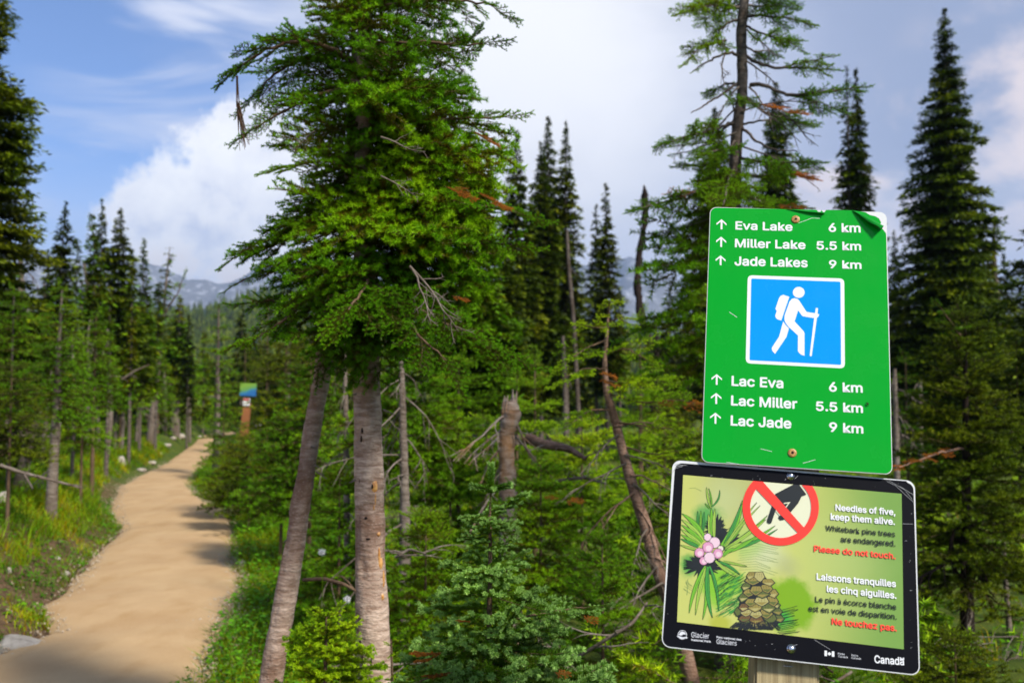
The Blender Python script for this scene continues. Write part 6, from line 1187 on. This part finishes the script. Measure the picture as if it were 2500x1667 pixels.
hk = [circ(866, 329, 96, 40, .93),
      [(615, 368), (712, 402), (582, 787), (520, 768), (495, 745), (482, 715), (490, 680), (508, 630), (492, 615), (487, 590), (545, 420), (570, 385)],
      [(800, 422), (845, 436), (875, 465), (992, 645), (1130, 668), (1142, 582), (1180, 585), (1172, 678), (1202, 686), (1182, 728), (1162, 742), (1078, 1360), (1060, 1370), (1042, 1356), (1115, 748), (935, 718), (915, 705), (857, 622), (798, 800), (945, 960), (960, 992), (960, 1360), (905, 1342), (868, 1310), (850, 1275), (853, 1030), (690, 880), (645, 815), (632, 770), (636, 700), (715, 480), (750, 436)],
      [(612, 800), (650, 858), (706, 915), (666, 1055), (480, 1328), (440, 1290), (424, 1240), (436, 1215), (546, 1045)]]
flat_polys('hiker_figure', gs, [[ci_(*p) for p in q] for q in hk], .0010, wt)
def fastener(parent, c, r, m, kind, y0=.0006):
    segs = 28; prof = [(1.0, 0), (1.0, .14), (.93, .24), (.72, .30), (.40, .33)] if kind == 'screw' else [(1.0, 0), (1.0, .10), (.78, .13), (.74, .35), (.60, .55), (.36, .68), (.15, .72)]
    V = []; F = []
    for q, h in prof:
        for i in range(segs): a = i * 2 * math.pi / segs; V.append((c[0] + math.cos(a) * r * q, -(y0 + h * r), c[1] + math.sin(a) * r * q))
    for j in range(len(prof) - 1):
        for i in range(segs): k = (i + 1) % segs; F.append((j * segs + i, j * segs + k, (j + 1) * segs + k, (j + 1) * segs + i))
    F.append(tuple((len(prof) - 1) * segs + i for i in range(segs)))
    o = obj('screw' if kind == 'screw' else 'bolt', mesh_py('fastener', V, F, m, kind != 'screw'), parent)
    if kind == 'screw':
        h = y0 + .345 * r; s = r * .30; ps = [(c[0] - s, c[1] - s), (c[0] + s, c[1] - s * .9), (c[0] + s * .95, c[1] + s), (c[0] - s * .9, c[1] + s)]
        flat_polys('socket', o, [ps], h, M['black'])
    return o
M['brass'] = nmat('rusty_brass', lambda gg, b: gg.put(b.inputs['Base Color'], gg.mix(gg.mr(gg.noise(gg.n('ShaderNodeTexCoord').outputs['Object'], 400, 4), .4, .6), (.28, .11, .025), (.50, .28, .07))), .45, .5)
M['steel'] = mat('zinc_plated_steel', (.62, .62, .66), .22, .5, 1.0)
fastener(gs, c1_(789, 130), .0070, M['brass'], 'screw'); fastener(gs, c1_(770, 1442), .0070, M['brass'], 'screw')
# scratches in the vinyl
def strokes(name, parent, conv, L, w, off, m): 
    P = []
    for pts in L:
        for i in range(len(pts) - 1):
            a = Vector(conv(*pts[i])); b = Vector(conv(*pts[i + 1])); d = (b - a); 
            if d.length < 1e-7: continue
            n = Vector((-d.y, d.x)).normalized() * w * .5; P.append([tuple(a - n), tuple(b - n), tuple(b + n), tuple(a + n)])
    return tag(flat_polys(name, parent, P, [off + .0000012 * i for i in range(len(P))], m), kind='stuff')
strokes('scratch', gs, c1_, [[(805, 150), (840, 138), (880, 122), (925, 124)], [(590, 1418), (655, 1434)], [(415, 650), (460, 680)], [(400, 1494), (470, 1505)], [(830, 1500), (900, 1480)]], .0006, .00065, M['white'])
# small dark fly sitting on the green face
fx, fz = c1_(1192, 1168); fl = thing('fly', 'tiny dark fly sitting on the green sign beside the lower 5.5 km', 'insect', GM @ Vector((fx, -.003, fz))); fl.rotation_euler = GM.to_euler()
bm = bmesh.new(); bmesh.ops.create_uvsphere(bm, u_segments=10, v_segments=8, radius=.0014); bmesh.ops.scale(bm, vec=(1.6, .9, .8), verts=bm.verts); me = bpy.data.meshes.new('body'); bm.to_mesh(me); bm.free(); me.materials.append(M['black']); obj('body', me, fl, rot=(0, .6, 0))
for i in range(6):
    a = (i % 3 - 1) * .7 + (math.pi if i > 2 else 0) + 1.57; v, f, mi, tt = tube_tri([[0, 0, 0], [math.cos(a) * .0018, -.0012, math.sin(a) * .0018], [math.cos(a) * .0035, .002, math.sin(a) * .0035]], .00025, 4); obj('leg', mesh_np('leg', v, f, M['black']), fl)

# ---- lower notice
ls = thing('notice_sign', 'black edged notice about whitebark pine with red no touching symbol and pine drawing', 'sign', LMx.translation); ls.rotation_euler = LMx.to_euler()
plate('panel', ls, LW, LH, .0135, .0022, M['alu'])
bf_ = rrect(LW - .0030, LH - .0030, .0120)
bf_ = [(x - .0008 * (x > .18 and z > .13), z - .002 * (x > .18 and z > .13) ) for x, z in bf_]
bf_ = [(x + (.0028 if x < -.17 and z > .12 else 0), z - (.0028 if x < -.17 and z > .12 else 0)) for x, z in bf_]
M['blackv'].node_tree.nodes['Principled BSDF'].inputs['Specular IOR Level'].default_value = .06; M['blackv'].node_tree.nodes['Principled BSDF'].inputs['Coat Weight'].default_value = .015
flat_polys('black_film', ls, [bf_], .0003, M['blackv'])
def art_bg(gg, b):
    p = gg.n('ShaderNodeTexCoord').outputs['Object']; s = gg.n('ShaderNodeSeparateXYZ'); gg.put(s.inputs[0], p); x, z = s.outputs[0], s.outputs[2]
    n = gg.noise(p, 22, 5, .6); n2 = gg.noise(p, 55, 4, .6)
    def sp(cx, cz, r0, r1, k=.03, sxx=1.):
        dx = gg.m('MULTIPLY', gg.m('SUBTRACT', x, cx), sxx); d2 = gg.m('SQRT', gg.m('ADD', gg.m('MULTIPLY', dx, dx), gg.m('POWER', gg.m('ABSOLUTE', gg.m('SUBTRACT', z, cz)), 2.)))
        return gg.mr(gg.m('ADD', d2, gg.m('MULTIPLY', gg.m('SUBTRACT', n, .5), k)), r0, r1, 1, 0, True)
    c = gg.mix(gg.mr(x, -.02, .16, 0, 1, True), (.56, .58, .15), (.20, .36, .07))
    c = gg.mix(gg.m('MULTIPLY', sp(.075, .01, .0, .12), .45), c, (.52, .60, .20))
    c = gg.mix(gg.m('MULTIPLY', sp(*c6_(800, 160), .02, .10), .5), c, (.36, .37, .17))
    c = gg.mix(gg.m('MULTIPLY', sp(*c6_(650, 250), .0, .06), .6), c, (.52, .58, .26))
    c = gg.mix(gg.m('MULTIPLY', sp(*c6_(1020, 780), .0, .05), .7), c, (.62, .66, .42))
    c = gg.mix(gg.m('MULTIPLY', sp(*c6_(1230, 900), .0, .03), .55), c, (.36, .38, .20))
    c = gg.mix(gg.m('MULTIPLY', sp(*c6_(1230, 1230), .032, .05, .05), .95), c, (.20, .40, .006))
    c = gg.mix(gg.m('MULTIPLY', sp(*c6_(620, 1080), .02, .04, .05), .9), c, (.20, .52, .02))
    c = gg.mix(gg.m('MULTIPLY', sp(*c6_(480, 450), .008, .030, .05), .85), c, (.03, .34, .06))
    c = gg.mix(gg.m('MULTIPLY', sp(*c6_(300, 880), .006, .024, .04), .85), c, (.03, .32, .05))
    c = gg.mix(gg.m('MULTIPLY', sp(*c6_(850, 660), .01, .035, .04), .6), c, (.36, .58, .12))
    c = gg.mix(gg.m('MULTIPLY', sp(*c6_(600, 1430), .005, .022, .03), .7), c, (.40, .42, .02))
    c = gg.mix(gg.m('MULTIPLY', sp(*c6_(1190, 1370), .004, .022, .03), .8), c, (.02, .40, .06))
    gg.put(b.inputs['Base Color'], gg.vm('SCALE', c, .80)); b.inputs['Specular IOR Level'].default_value = .2; b.inputs['Coat Weight'].default_value = .1; b.inputs['Coat Roughness'].default_value = .12
flat_polys('printed_field', ls, [[c2_(*p) for p in ((187, 163), (1661, 290), (1676, 1338), (146, 1153))]], .0005, nmat('printed_watercolour', art_bg, .3, .4))
INK = mat('black_ink', (.008, .010, .008), .35, .4)
paints = {k: mat('print_' + k, c, .35, .4) for k, c in dict(leaf=(.14, .38, .015), leaf2=(.04, .24, .03), leaf3=(.28, .44, .05), pale=(.62, .62, .42), pink=(.58, .26, .38), pink2=(.66, .47, .52), red=(.86, .035, .018), tan=(.24, .19, .04), olive=(.09, .11, .02), brown=(.13, .07, .02), orange=(.42, .14, .03), cream=(.36, .32, .11)).items()}
pk_ = list(paints); PM = [INK] + list(paints.values()); PI = {k: i + 1 for i, k in enumerate(pk_)}
def clip_line(poly, a, b):
    """keep the part of POLY below line A-B (image coords, y down)"""
    f = lambda p: (b[0] - a[0]) * (p[1] - a[1]) - (b[1] - a[1]) * (p[0] - a[0]); out = []
    for i in range(len(poly)):
        p, q = poly[i], poly[(i + 1) % len(poly)]; fp, fq = f(p), f(q)
        if fp >= 0: out.append(p)
        if fp * fq < 0: t = fp / (fp - fq); out.append((p[0] + (q[0] - p[0]) * t, p[1] + (q[1] - p[1]) * t))
    return out
TA, TB = (187, 164), (1661, 291)
C2 = lambda P: [c2_(*p) for p in P]
disc = clip_line(circ(845, 382, 215, 60), TA, TB); flat_polys('symbol_disc', ls, [C2(disc)], .0006, paints['pale'])
AR = []; AI = []; AO = []; layer = [.00075]
def add_poly(P, ink, conv=c6_):
    AR.append([conv(*p) for p in P]); AI.append(ink); layer[0] += .0000009; AO.append(layer[0])
def leafp(x0, y0, x1, y1, w, bend=0., fill='leaf', ol=3.5):
    a = Vector((x0, y0)); b = Vector((x1, y1)); d = b - a; n = Vector((-d.y, d.x)).normalized()
    def shp(k, e):
        L_, R2 = [], []
        for i in range(9):
            t = i / 8; c = a + d * t + n * bend * 4 * t * (1 - t) * d.length; ww = (w * .5 * (math.sin(math.pi * min(1, .12 + t * .88)) ** .7) * (1 - .25 * t)) + e
            if t == 1: ww = e
            L_.append(tuple(c + n * ww)); R2.append(tuple(c - n * ww))
        return L_ + R2[::-1]
    add_poly(shp(1, ol), 0); add_poly(shp(1, 0), PI[fill])
    m1 = a + d * .1; 
    add_poly([tuple(a + d * .05 + n * 1.2), tuple(a + d * .45 + n * (bend * d.length * .95 + 1.2)), tuple(a + d * .9 + n * (bend * d.length * .36)), tuple(a + d * .45 + n * (bend * d.length * .95 - 1.2)), tuple(a + d * .05 - n * 1.2)], 0)
rng = np.random.RandomState(12)
# ink shade behind the bud
for _ in range(70):
    a = rng.rand() * 6.28; r0 = 60 + 60 * rng.rand(); cx, cy = (430, 860) if rng.rand() < .6 else (620, 580)
    x, y = cx + math.cos(a) * r0 * 1.1, cy + math.sin(a) * r0; x = max(x, 262); w = 16 + 20 * rng.rand(); add_poly([(cx - w * .5, cy), (cx + w * .5, cy + 5), (x, y)], 0)
for cx, cy, rx_, ry_, n_ in ((430, 880, 190, 105, 90), (560, 540, 110, 140, 70), (690, 640, 120, 110, 50)):
    for _ in range(n_):
        a = rng.rand() * 6.28; k = .75 + .35 * rng.rand(); x, y = cx + math.cos(a) * rx_ * k, cy + math.sin(a) * ry_ * k; x = max(x, 262)
        ox, oy = cx + math.cos(a + 1.5) * 26, cy + math.sin(a + 1.5) * 22; add_poly([(ox, oy), (2 * cx - ox, 2 * cy - oy), (x - math.cos(a + 1.5) * 6, y), (x, y + 5)], 0)
for q in [(395, 540, 395, 372, 20, .0, 'leaf2'), (420, 540, 425, 370, 20, 0, 'leaf'), (445, 560, 455, 380, 22, 0, 'leaf2'), (520, 340, 478, 150, 20, -.05, 'leaf3'), (525, 330, 498, 160, 14, .04, 'leaf'), (527, 330, 600, 178, 14, .14, 'leaf2'), (510, 350, 462, 300, 12, 0, 'leaf'), (505, 600, 495, 400, 34, .03, 'leaf3'), (530, 600, 522, 340, 36, 0, 'leaf'), (548, 610, 556, 350, 32, -.02, 'leaf3'),
          (622, 690, 812, 272, 58, .07, 'leaf'), (640, 700, 806, 300, 34, .02, 'leaf2'), (640, 700, 850, 430, 46, .03, 'leaf'), (650, 705, 946, 292, 22, -.02, 'leaf3'), (655, 712, 978, 320, 20, -.03, 'leaf3'), (650, 720, 1046, 412, 32, .04, 'leaf'), (655, 725, 1032, 450, 32, .02, 'leaf3'), (650, 735, 1118, 508, 34, .05, 'leaf'), (650, 745, 1140, 540, 30, .05, 'leaf2'), (645, 760, 950, 600, 34, .05, 'leaf'), (640, 775, 812, 668, 38, -.06, 'leaf3'), (630, 790, 740, 720, 34, -.08, 'leaf'),
          (560, 835, 752, 985, 30, .03, 'leaf3'), (600, 845, 790, 965, 26, -.05, 'leaf2'), (630, 840, 855, 888, 20, .0, 'leaf3'),
          (462, 640, 248, 395, 50, .08, 'leaf'), (450, 655, 244, 450, 44, .05, 'leaf3'), (440, 665, 244, 500, 40, .03, 'leaf'), (425, 680, 240, 540, 38, .0, 'leaf3'), (410, 695, 240, 590, 34, .0, 'leaf'), (400, 705, 238, 630, 30, 0, 'leaf2'), (385, 735, 236, 690, 22, .0, 'leaf3'),
          (468, 885, 315, 1322, 36, .05, 'leaf'), (478, 890, 374, 1340, 34, .03, 'leaf3'), (482, 890, 442, 1382, 36, -.04, 'leaf'), (490, 890, 532, 1368, 42, .05, 'leaf2'), (505, 885, 590, 1300, 28, -.05, 'leaf2')]: leafp(*q)
for cx, cy, r, k in ((488, 615, 34, 'pink2'), (552, 665, 50, 'pink2'), (608, 722, 26, 'pale'), (490, 710, 50, 'pink'), (411, 760, 44, 'pink'), (583, 768, 45, 'pink'), (450, 836, 38, 'pink'), (505, 806, 50, 'pink2')):
    add_poly(circ(cx, cy, r + 3.5, 22), 0); add_poly(circ(cx, cy, r, 22), PI[k]); add_poly(circ(cx + r * .12, cy + r * .15, r * .55, 14), PI['pink2'])
    for _ in range(16): a = rng.rand() * 6.28; add_poly([(cx + math.cos(a) * r * .84, cy + math.sin(a) * r * .84), (cx + math.cos(a + .12) * r * .84, cy + math.sin(a + .12) * r * .84), (cx + math.cos(a + .06) * r * .96, cy + math.sin(a + .06) * r * .96)], 0)
# faint long needles to the right, hatching
faint = mat('print_faint_ink', (.17, .25, .06), .4)
strokes('fine_drawing_lines', ls, c6_, [[(760 + 30 * rng.rand(), 700 + 22 * i), (930 + 20 * rng.rand(), 672 + 24 * i), (1060 + 120 * rng.rand(), 690 + 26 * i + 30 * rng.rand())] for i in range(11)] + [[(250 + 60 * rng.rand(), 1000 + 9 * i), (290 + 60 * rng.rand(), 1040 + 9 * i)] for i in range(14)] + [[(318, 160), (370, 155), (430, 185)]], .00045, .00072, faint)
hat = []
for _ in range(240):
    x = 560 + 230 * rng.rand(); y = 980 + 380 * rng.rand(); l = 30 + 60 * rng.rand(); hat.append([(x, y), (x + l, y - l * (.5 + .3 * rng.rand()))])
strokes('green_hatching', ls, c6_, hat[:150], .0008, .0008, paints['leaf2']); strokes('ink_hatching', ls, c6_, hat[150:], .0004, .0011, INK)
hat = []
for _ in range(170):
    a = rng.rand() * 6.28; x = 930 + 200 * (rng.rand() - .5) * 1.8; y = 1420 + 50 * rng.rand(); l = 30 + 50 * rng.rand(); dx = (x - 930) / 200; hat.append([(x, y - 20), (x + dx * l, min(y + 10 + l * .3, 1480))])
strokes('cone_base_strokes', ls, c6_, hat, .0008, .0013, INK)
hat = [[(1130 + 40 * rng.rand(), 1300 + 14 * i + 10 * rng.rand()), (1290 + 60 * rng.rand(), 1230 + 16 * i + 40 * rng.rand())] for i in range(17)]
strokes('cone_side_strokes', ls, c6_, hat, .0005, .0012, INK)
# the cone
sil = [(940, 22), (968, 60), (1010, 92), (1060, 116), (1120, 138), (1180, 160), (1240, 180), (1300, 198), (1350, 204), (1400, 186), (1440, 146), (1475, 80)]
hw = lambda y: float(np.interp(y, [a for a, b in sil], [b for a, b in sil])); ccx = lambda y: 945 + (y - 950) * .07
out = [(ccx(y) - hw(y) - 5, y) for y, _ in sil] + [(ccx(y) + hw(y) + 5, y) for y, _ in sil[::-1]]; add_poly(out, 0)
rows = 9; cols = ['tan', 'olive', 'tan', 'cream', 'olive', 'brown', 'tan', 'olive', 'tan', 'olive', 'brown']
for i in range(rows):
    y = 1435 - (1435 - 975) * i / (rows - 1); w = hw(y); n = max(2, int(round(w / 44)))
    order = sorted(range(n), key=lambda q: -abs(q + .5 - n / 2))
    for j in order:
        e = ((j + .5 + (.25 if i % 2 else -.25)) / n - .5) * 2; e = max(-.96, min(.96, e)); xx = ccx(y) + math.sin(e * 1.35) / math.sin(1.35) * w * .88 + rng.randn() * 9; yy = y + 26 * (1 - e * e) - 13 + rng.randn() * 9
        sw = 2 * w / n * 1.45 * (1 - .35 * abs(e)) * (.9 + .25 * rng.rand()); sh = 78 * (.8 + .4 * rng.rand()); o_ = e * 26
        P = [(xx - sw * .34, yy - sh * .5), (xx + sw * .34, yy - sh * .5), (xx + sw * .52 + o_ * .6, yy - sh * .02), (xx + sw * .22 + o_, yy + sh * .30), (xx + o_ * 1.5, yy + sh * .46), (xx - sw * .22 + o_, yy + sh * .30), (xx - sw * .52 + o_ * .6, yy - sh * .02)]
        add_poly([(xx + (p[0] - xx) * 1.16, yy + (p[1] - yy) * 1.16 + 2) for p in P], 0); add_poly(P, PI[cols[rng.randint(11)]])
        add_poly([(xx - sw * .4 + o_ * .5, yy + sh * .02), (xx + sw * .40 + o_ * .5, yy + sh * .0), (xx + sw * .16 + o_, yy + sh * .22), (xx + o_ * 1.4, yy + sh * .36), (xx - sw * .18 + o_, yy + sh * .22)], PI[['cream', 'tan', 'olive'][rng.randint(3)]])
        for q in range(3):
            x0 = xx + (q - 1) * sw * .22; add_poly([(x0 - 1.5, yy - sh * .4), (x0 + 1.5, yy - sh * .4), (x0 + o_ * .8 + 1, yy + sh * (.02 + .2 * rng.rand()))], 0)
flat_polys('pine_drawing', ls, AR, AO, None, PM, AI)
# no touching symbol
def clipset(P): q = clip_line(P, TA, TB); return q if len(q) > 2 else None
hand = [(808, 292), (934, 226), (968, 228), (1018, 296), (986, 308), (962, 356), (905, 424), (866, 466), (842, 470), (828, 455), (838, 428), (812, 398), (782, 488), (768, 494), (752, 484), (752, 470), (790, 360), (800, 352)]
flat_polys('hand_symbol', ls, [C2(clipset(hand))], .0016, INK)
flat_polys('hand_outline', ls, [C2(p) for p in ([(866, 352), (910, 346), (872, 398), (868, 392), (896, 354), (866, 360)], [(812, 400), (842, 436), (838, 440), (810, 408)])], .00165, paints['pale'])
ring = []
for i in range(72):
    a0, a1 = i * 2 * math.pi / 72, (i + 1) * 2 * math.pi / 72; q = clipset([(845 + r * math.cos(a), 382 + r * 1.0 * math.sin(a)) for r, a in ((257, a0), (257, a1), (206, a1), (206, a0))])
    if q: ring.append(C2(q))
flat_polys('prohibition_ring', ls, ring, .0017, paints['red'])
flat_polys('prohibition_bar', ls, [C2(clipset([(724, 209), (1003, 520), (962, 555), (682, 262), (672, 222)]))], .0018, paints['red'])
rd = mat('red_letter_print', (.90, .06, .03), .35, .4)
for s, x0, x1, b0, b1, ct, m, bo in (("Needles of five,", 1213, 1618, 404, 437, 361, wt, .042), ("keep them alive.", 1181, 1615, 466, 502, 421, wt, .042), ("Whitebark pine trees", 1147, 1617, 540, 582, 503, INK, .020), ("are endangered.", 1250, 1618, 616, 646, 576, INK, .020), ("Please do not touch.", 1068, 1619, 680, 732, 638, rd, .042),
                                     ("Laissons tranquilles", 1086, 1622, 871, 921, 825, wt, .042), ("les cinq aiguilles.", 1155, 1625, 953, 999, 907, wt, .042), ("Le pin à écorce blanche", 1078, 1624, 1020, 1073, 981, INK, .020), ("est en voie de disparition.", 1032, 1627, 1082, 1138, 1043, INK, .020), ("Ne touchez pas.", 1188, 1627, 1171, 1218, 1126, rd, .042)):
    a, b = c2_(x0, b0), c2_(x1, b1); lettering(ls, s, a, b, c2_(x0, ct)[1] - a[1], m, .0019, bo)
pw = mat('footer_print', (.62, .62, .64), .4, .4)
for s, x0, x1, b0, b1, ct, bo in (("Glacier", 242, 362, 1256, 1266, 1221, 0), ("National Park", 242, 374, 1280, 1293, 1266, .05), ("Parc national des", 412, 580, 1262, 1280, 1248, .05), ("Glaciers", 412, 548, 1300, 1313, 1268, 0), ("Parks", 1232, 1277, 1373, 1377, 1360, 0), ("Canada", 1232, 1297, 1391, 1398, 1378, 0), ("Parcs", 1322, 1368, 1383, 1388, 1370, 0), ("Canada", 1322, 1387, 1401, 1408, 1388, 0)):
    a, b = c2_(x0, b0), c2_(x1, b1); lettering(ls, s, a, b, c2_(x0, ct)[1] - a[1], pw, .0006, bo)
a, b = c2_(1478, 1430), c2_(1678, 1446); lettering(ls, "Canada", a, b, c2_(1478, 1377)[1] - a[1], M['white'], .0006, .03, 'wordmark')
# serifs of the wordmark, its little flag, the larger flag and the park emblem
def P2(*q): return [c2_(*p) for p in q]
leafshape = [(0, -1), (.2, -.55), (.42, -.65), (.38, -.15), (.62, -.38), (.7, -.15), (1, -.15), (.85, .15), (.95, .3), (.45, .55), (.5, .75), (.08, .7), (.06, 1.1), (-.06, 1.1), (-.08, .7), (-.5, .75), (-.45, .55), (-.95, .3), (-.85, .15), (-1, -.15), (-.7, -.15), (-.62, -.38), (-.38, -.15), (-.42, -.65), (-.2, -.55)]
def flag(x, y, w, h, sl):
    f = lambda u, v: c2_(x + u * w, y + v * h + u * w * sl); q = []
    for u0, u1 in ((0, .25), (.75, 1)): q.append([f(u0, 0), f(u1, 0), f(u1, 1), f(u0, 1)])
    q.append([f(.5 + p[0] * .20, .5 + p[1] * .36) for p in leafshape]); return q
flat_polys('maple_flag', ls, flag(1141, 1346, 66, 36, .09), .0006, M['white']); flat_polys('wordmark_flag', ls, flag(1650, 1392, 28, 16, .09), .0006, M['white'])
for sx0, sx1, yy in ((1558, 1574, 1438), (1580, 1596, 1440), (1516, 1530, 1434), (1655, 1680, 1446), (1600, 1624, 1441)): pass
em = []
for i in range(40):
    a0, a1 = i * 2 * math.pi / 40, (i + 1) * 2 * math.pi / 40; em.append(P2(*[(182 + r * math.cos(a), 1240 + r * math.sin(a)) for r, a in ((31, a0), (31, a1), (27, a1), (27, a0))]))
em.append(P2((158, 1238), (166, 1224), (182, 1217), (200, 1224), (206, 1240), (190, 1236), (178, 1244), (166, 1246)))
em.append(P2((144, 1248), (168, 1250), (182, 1256), (200, 1254), (219, 1258), (212, 1266), (190, 1264), (176, 1264), (150, 1256)))
em.append(P2((166, 1262), (182, 1270), (198, 1266), (184, 1262)))
flat_polys('park_emblem', ls, em, .0006, pw)
fastener(ls, c2_(912, 172), .0062, M['steel'], 'bolt'); fastener(ls, c2_(916, 1334), .0068, M['steel'], 'bolt')
scr = mat('scuffed_film', (.28, .28, .28), .6)
strokes('scuff', ls, c2_, [[(1070, 1272), (1180, 1340)], [(1560, 205), (1620, 235), (1690, 300), (1745, 350)], [(1575, 200), (1680, 262), (1735, 330)], [(1650, 240), (1745, 300)], [(1668, 492), (1738, 494)], [(130, 95), (180, 110)], [(125, 130), (150, 100), (200, 96)], [(112, 150), (140, 118), (190, 100)], [(140, 90), (215, 100)], [(1352, 1186), (1400, 1192)], [(940, 190), (962, 168)], [(930, 1312), (958, 1306)]], .0005, .00046, scr)
dots = []
for _ in range(45):
    e = rng.rand(); s = rng.randint(4); x, y = [(60 + 80 * rng.rand(), 200 + 1080 * e), (1690 + 60 * rng.rand(), 260 + 1150 * e), (200 + 1450 * e, 110 + 70 * rng.rand() + 110 * e), (200 + 1450 * e, 1210 + 60 * rng.rand() + 190 * e)][s]; l = 2 + 5 * rng.rand(); dots.append([(x, y), (x + rng.randn() * l, y + rng.randn() * l)])
strokes('speck', ls, c2_, dots, .0005, .00046, scr)

# ---- post
def wood_fn(gg, b):
    p = gg.n('ShaderNodeTexCoord').outputs['Object']; a = gg.noise(gg.mapping(p, (170, 170, 3)), 1, 5, .65, .3); c = gg.noise(gg.mapping(p, (40, 40, 1.2)), 1, 4, .6, .5)
    k = gg.mix(gg.mr(a, .3, .7), (.20, .145, .07), (.46, .37, .20)); k = gg.mix(gg.mr(c, .5, .7, 0, .55), k, (.20, .16, .09)); k = gg.mix(gg.mr(a, .30, .22, 0, .9), k, (.04, .028, .015))
    gg.put(b.inputs['Base Color'], k); bump(gg, b, a, .6, .003)
M['wood'] = nmat('weathered_square_timber', wood_fn, .85, .15)
px_, pz_ = loc_on(GM, 1921, 1640, .0132); PWD = .0975; ptop = .17; pbot = -1.95
zf = GM.to_3x3() @ Vector((0, 0, 1)); basep = GM @ Vector((px_, .0132 + PWD / 2, 0)); tt_ = basep.z / zf.z; foot = basep - zf * tt_
pt = thing('sign_post', 'weathered square wooden post carrying the green sign and the black notice', 'post', foot); pt.rotation_euler = GM.to_euler()
bm = bmesh.new(); bmesh.ops.create_cube(bm, size=1); bmesh.ops.scale(bm, vec=(PWD, PWD, tt_ + ptop + .25), verts=bm.verts); bmesh.ops.bevel(bm, geom=bm.edges[:], offset=.004, segments=2, affect='EDGES')
me = bpy.data.meshes.new('timber'); bm.to_mesh(me); bm.free(); me.materials.append(M['wood']); obj('timber', me, pt, (0, 0, (tt_ + ptop - .25) / 2))
sxx, szz = loc_on(GM, 1600 + 895 / 2.765, 1100 + 1452 / 2.765, .0132)
v, f, mi, q_ = tube_tri([[-.0075, .002, 0], [-.0072, -.0012, 0], [.0072, -.0012, -.0004], [.0075, .002, -.0004]], .0007, 5); o = obj('staple', mesh_np('staple', v, f, M['steel']), pt); o.location = (sxx - px_, -PWD / 2, tt_ + szz)

# ------------------------------------------------------------------ air between here and the mountains
HZ = bpy.data.materials.new('mountain_air'); HZ.use_nodes = True; t = HZ.node_tree; t.nodes.remove(t.nodes['Principled BSDF']); vp = t.nodes.new('ShaderNodeVolumePrincipled')
vp.inputs['Color'].default_value = (.42, .64, 1, 1); vp.inputs['Density'].default_value = .00018; vp.inputs['Anisotropy'].default_value = 0.2; t.links.new(vp.outputs[0], t.nodes['Material Output'].inputs['Volume'])
bm = bmesh.new(); bmesh.ops.create_cube(bm, size=1); me = bpy.data.meshes.new('haze'); bm.to_mesh(me); bm.free(); me.materials.append(HZ)
lo_z, hi_z = -26., 640.
hzb = obj('haze', me, None, (0, 1200, (lo_z + hi_z) / 2)); hzb.scale = (13000, 11000, hi_z - lo_z); tag(hzb, 'pale blue mountain air between the trail and the far peaks', kind='stuff')
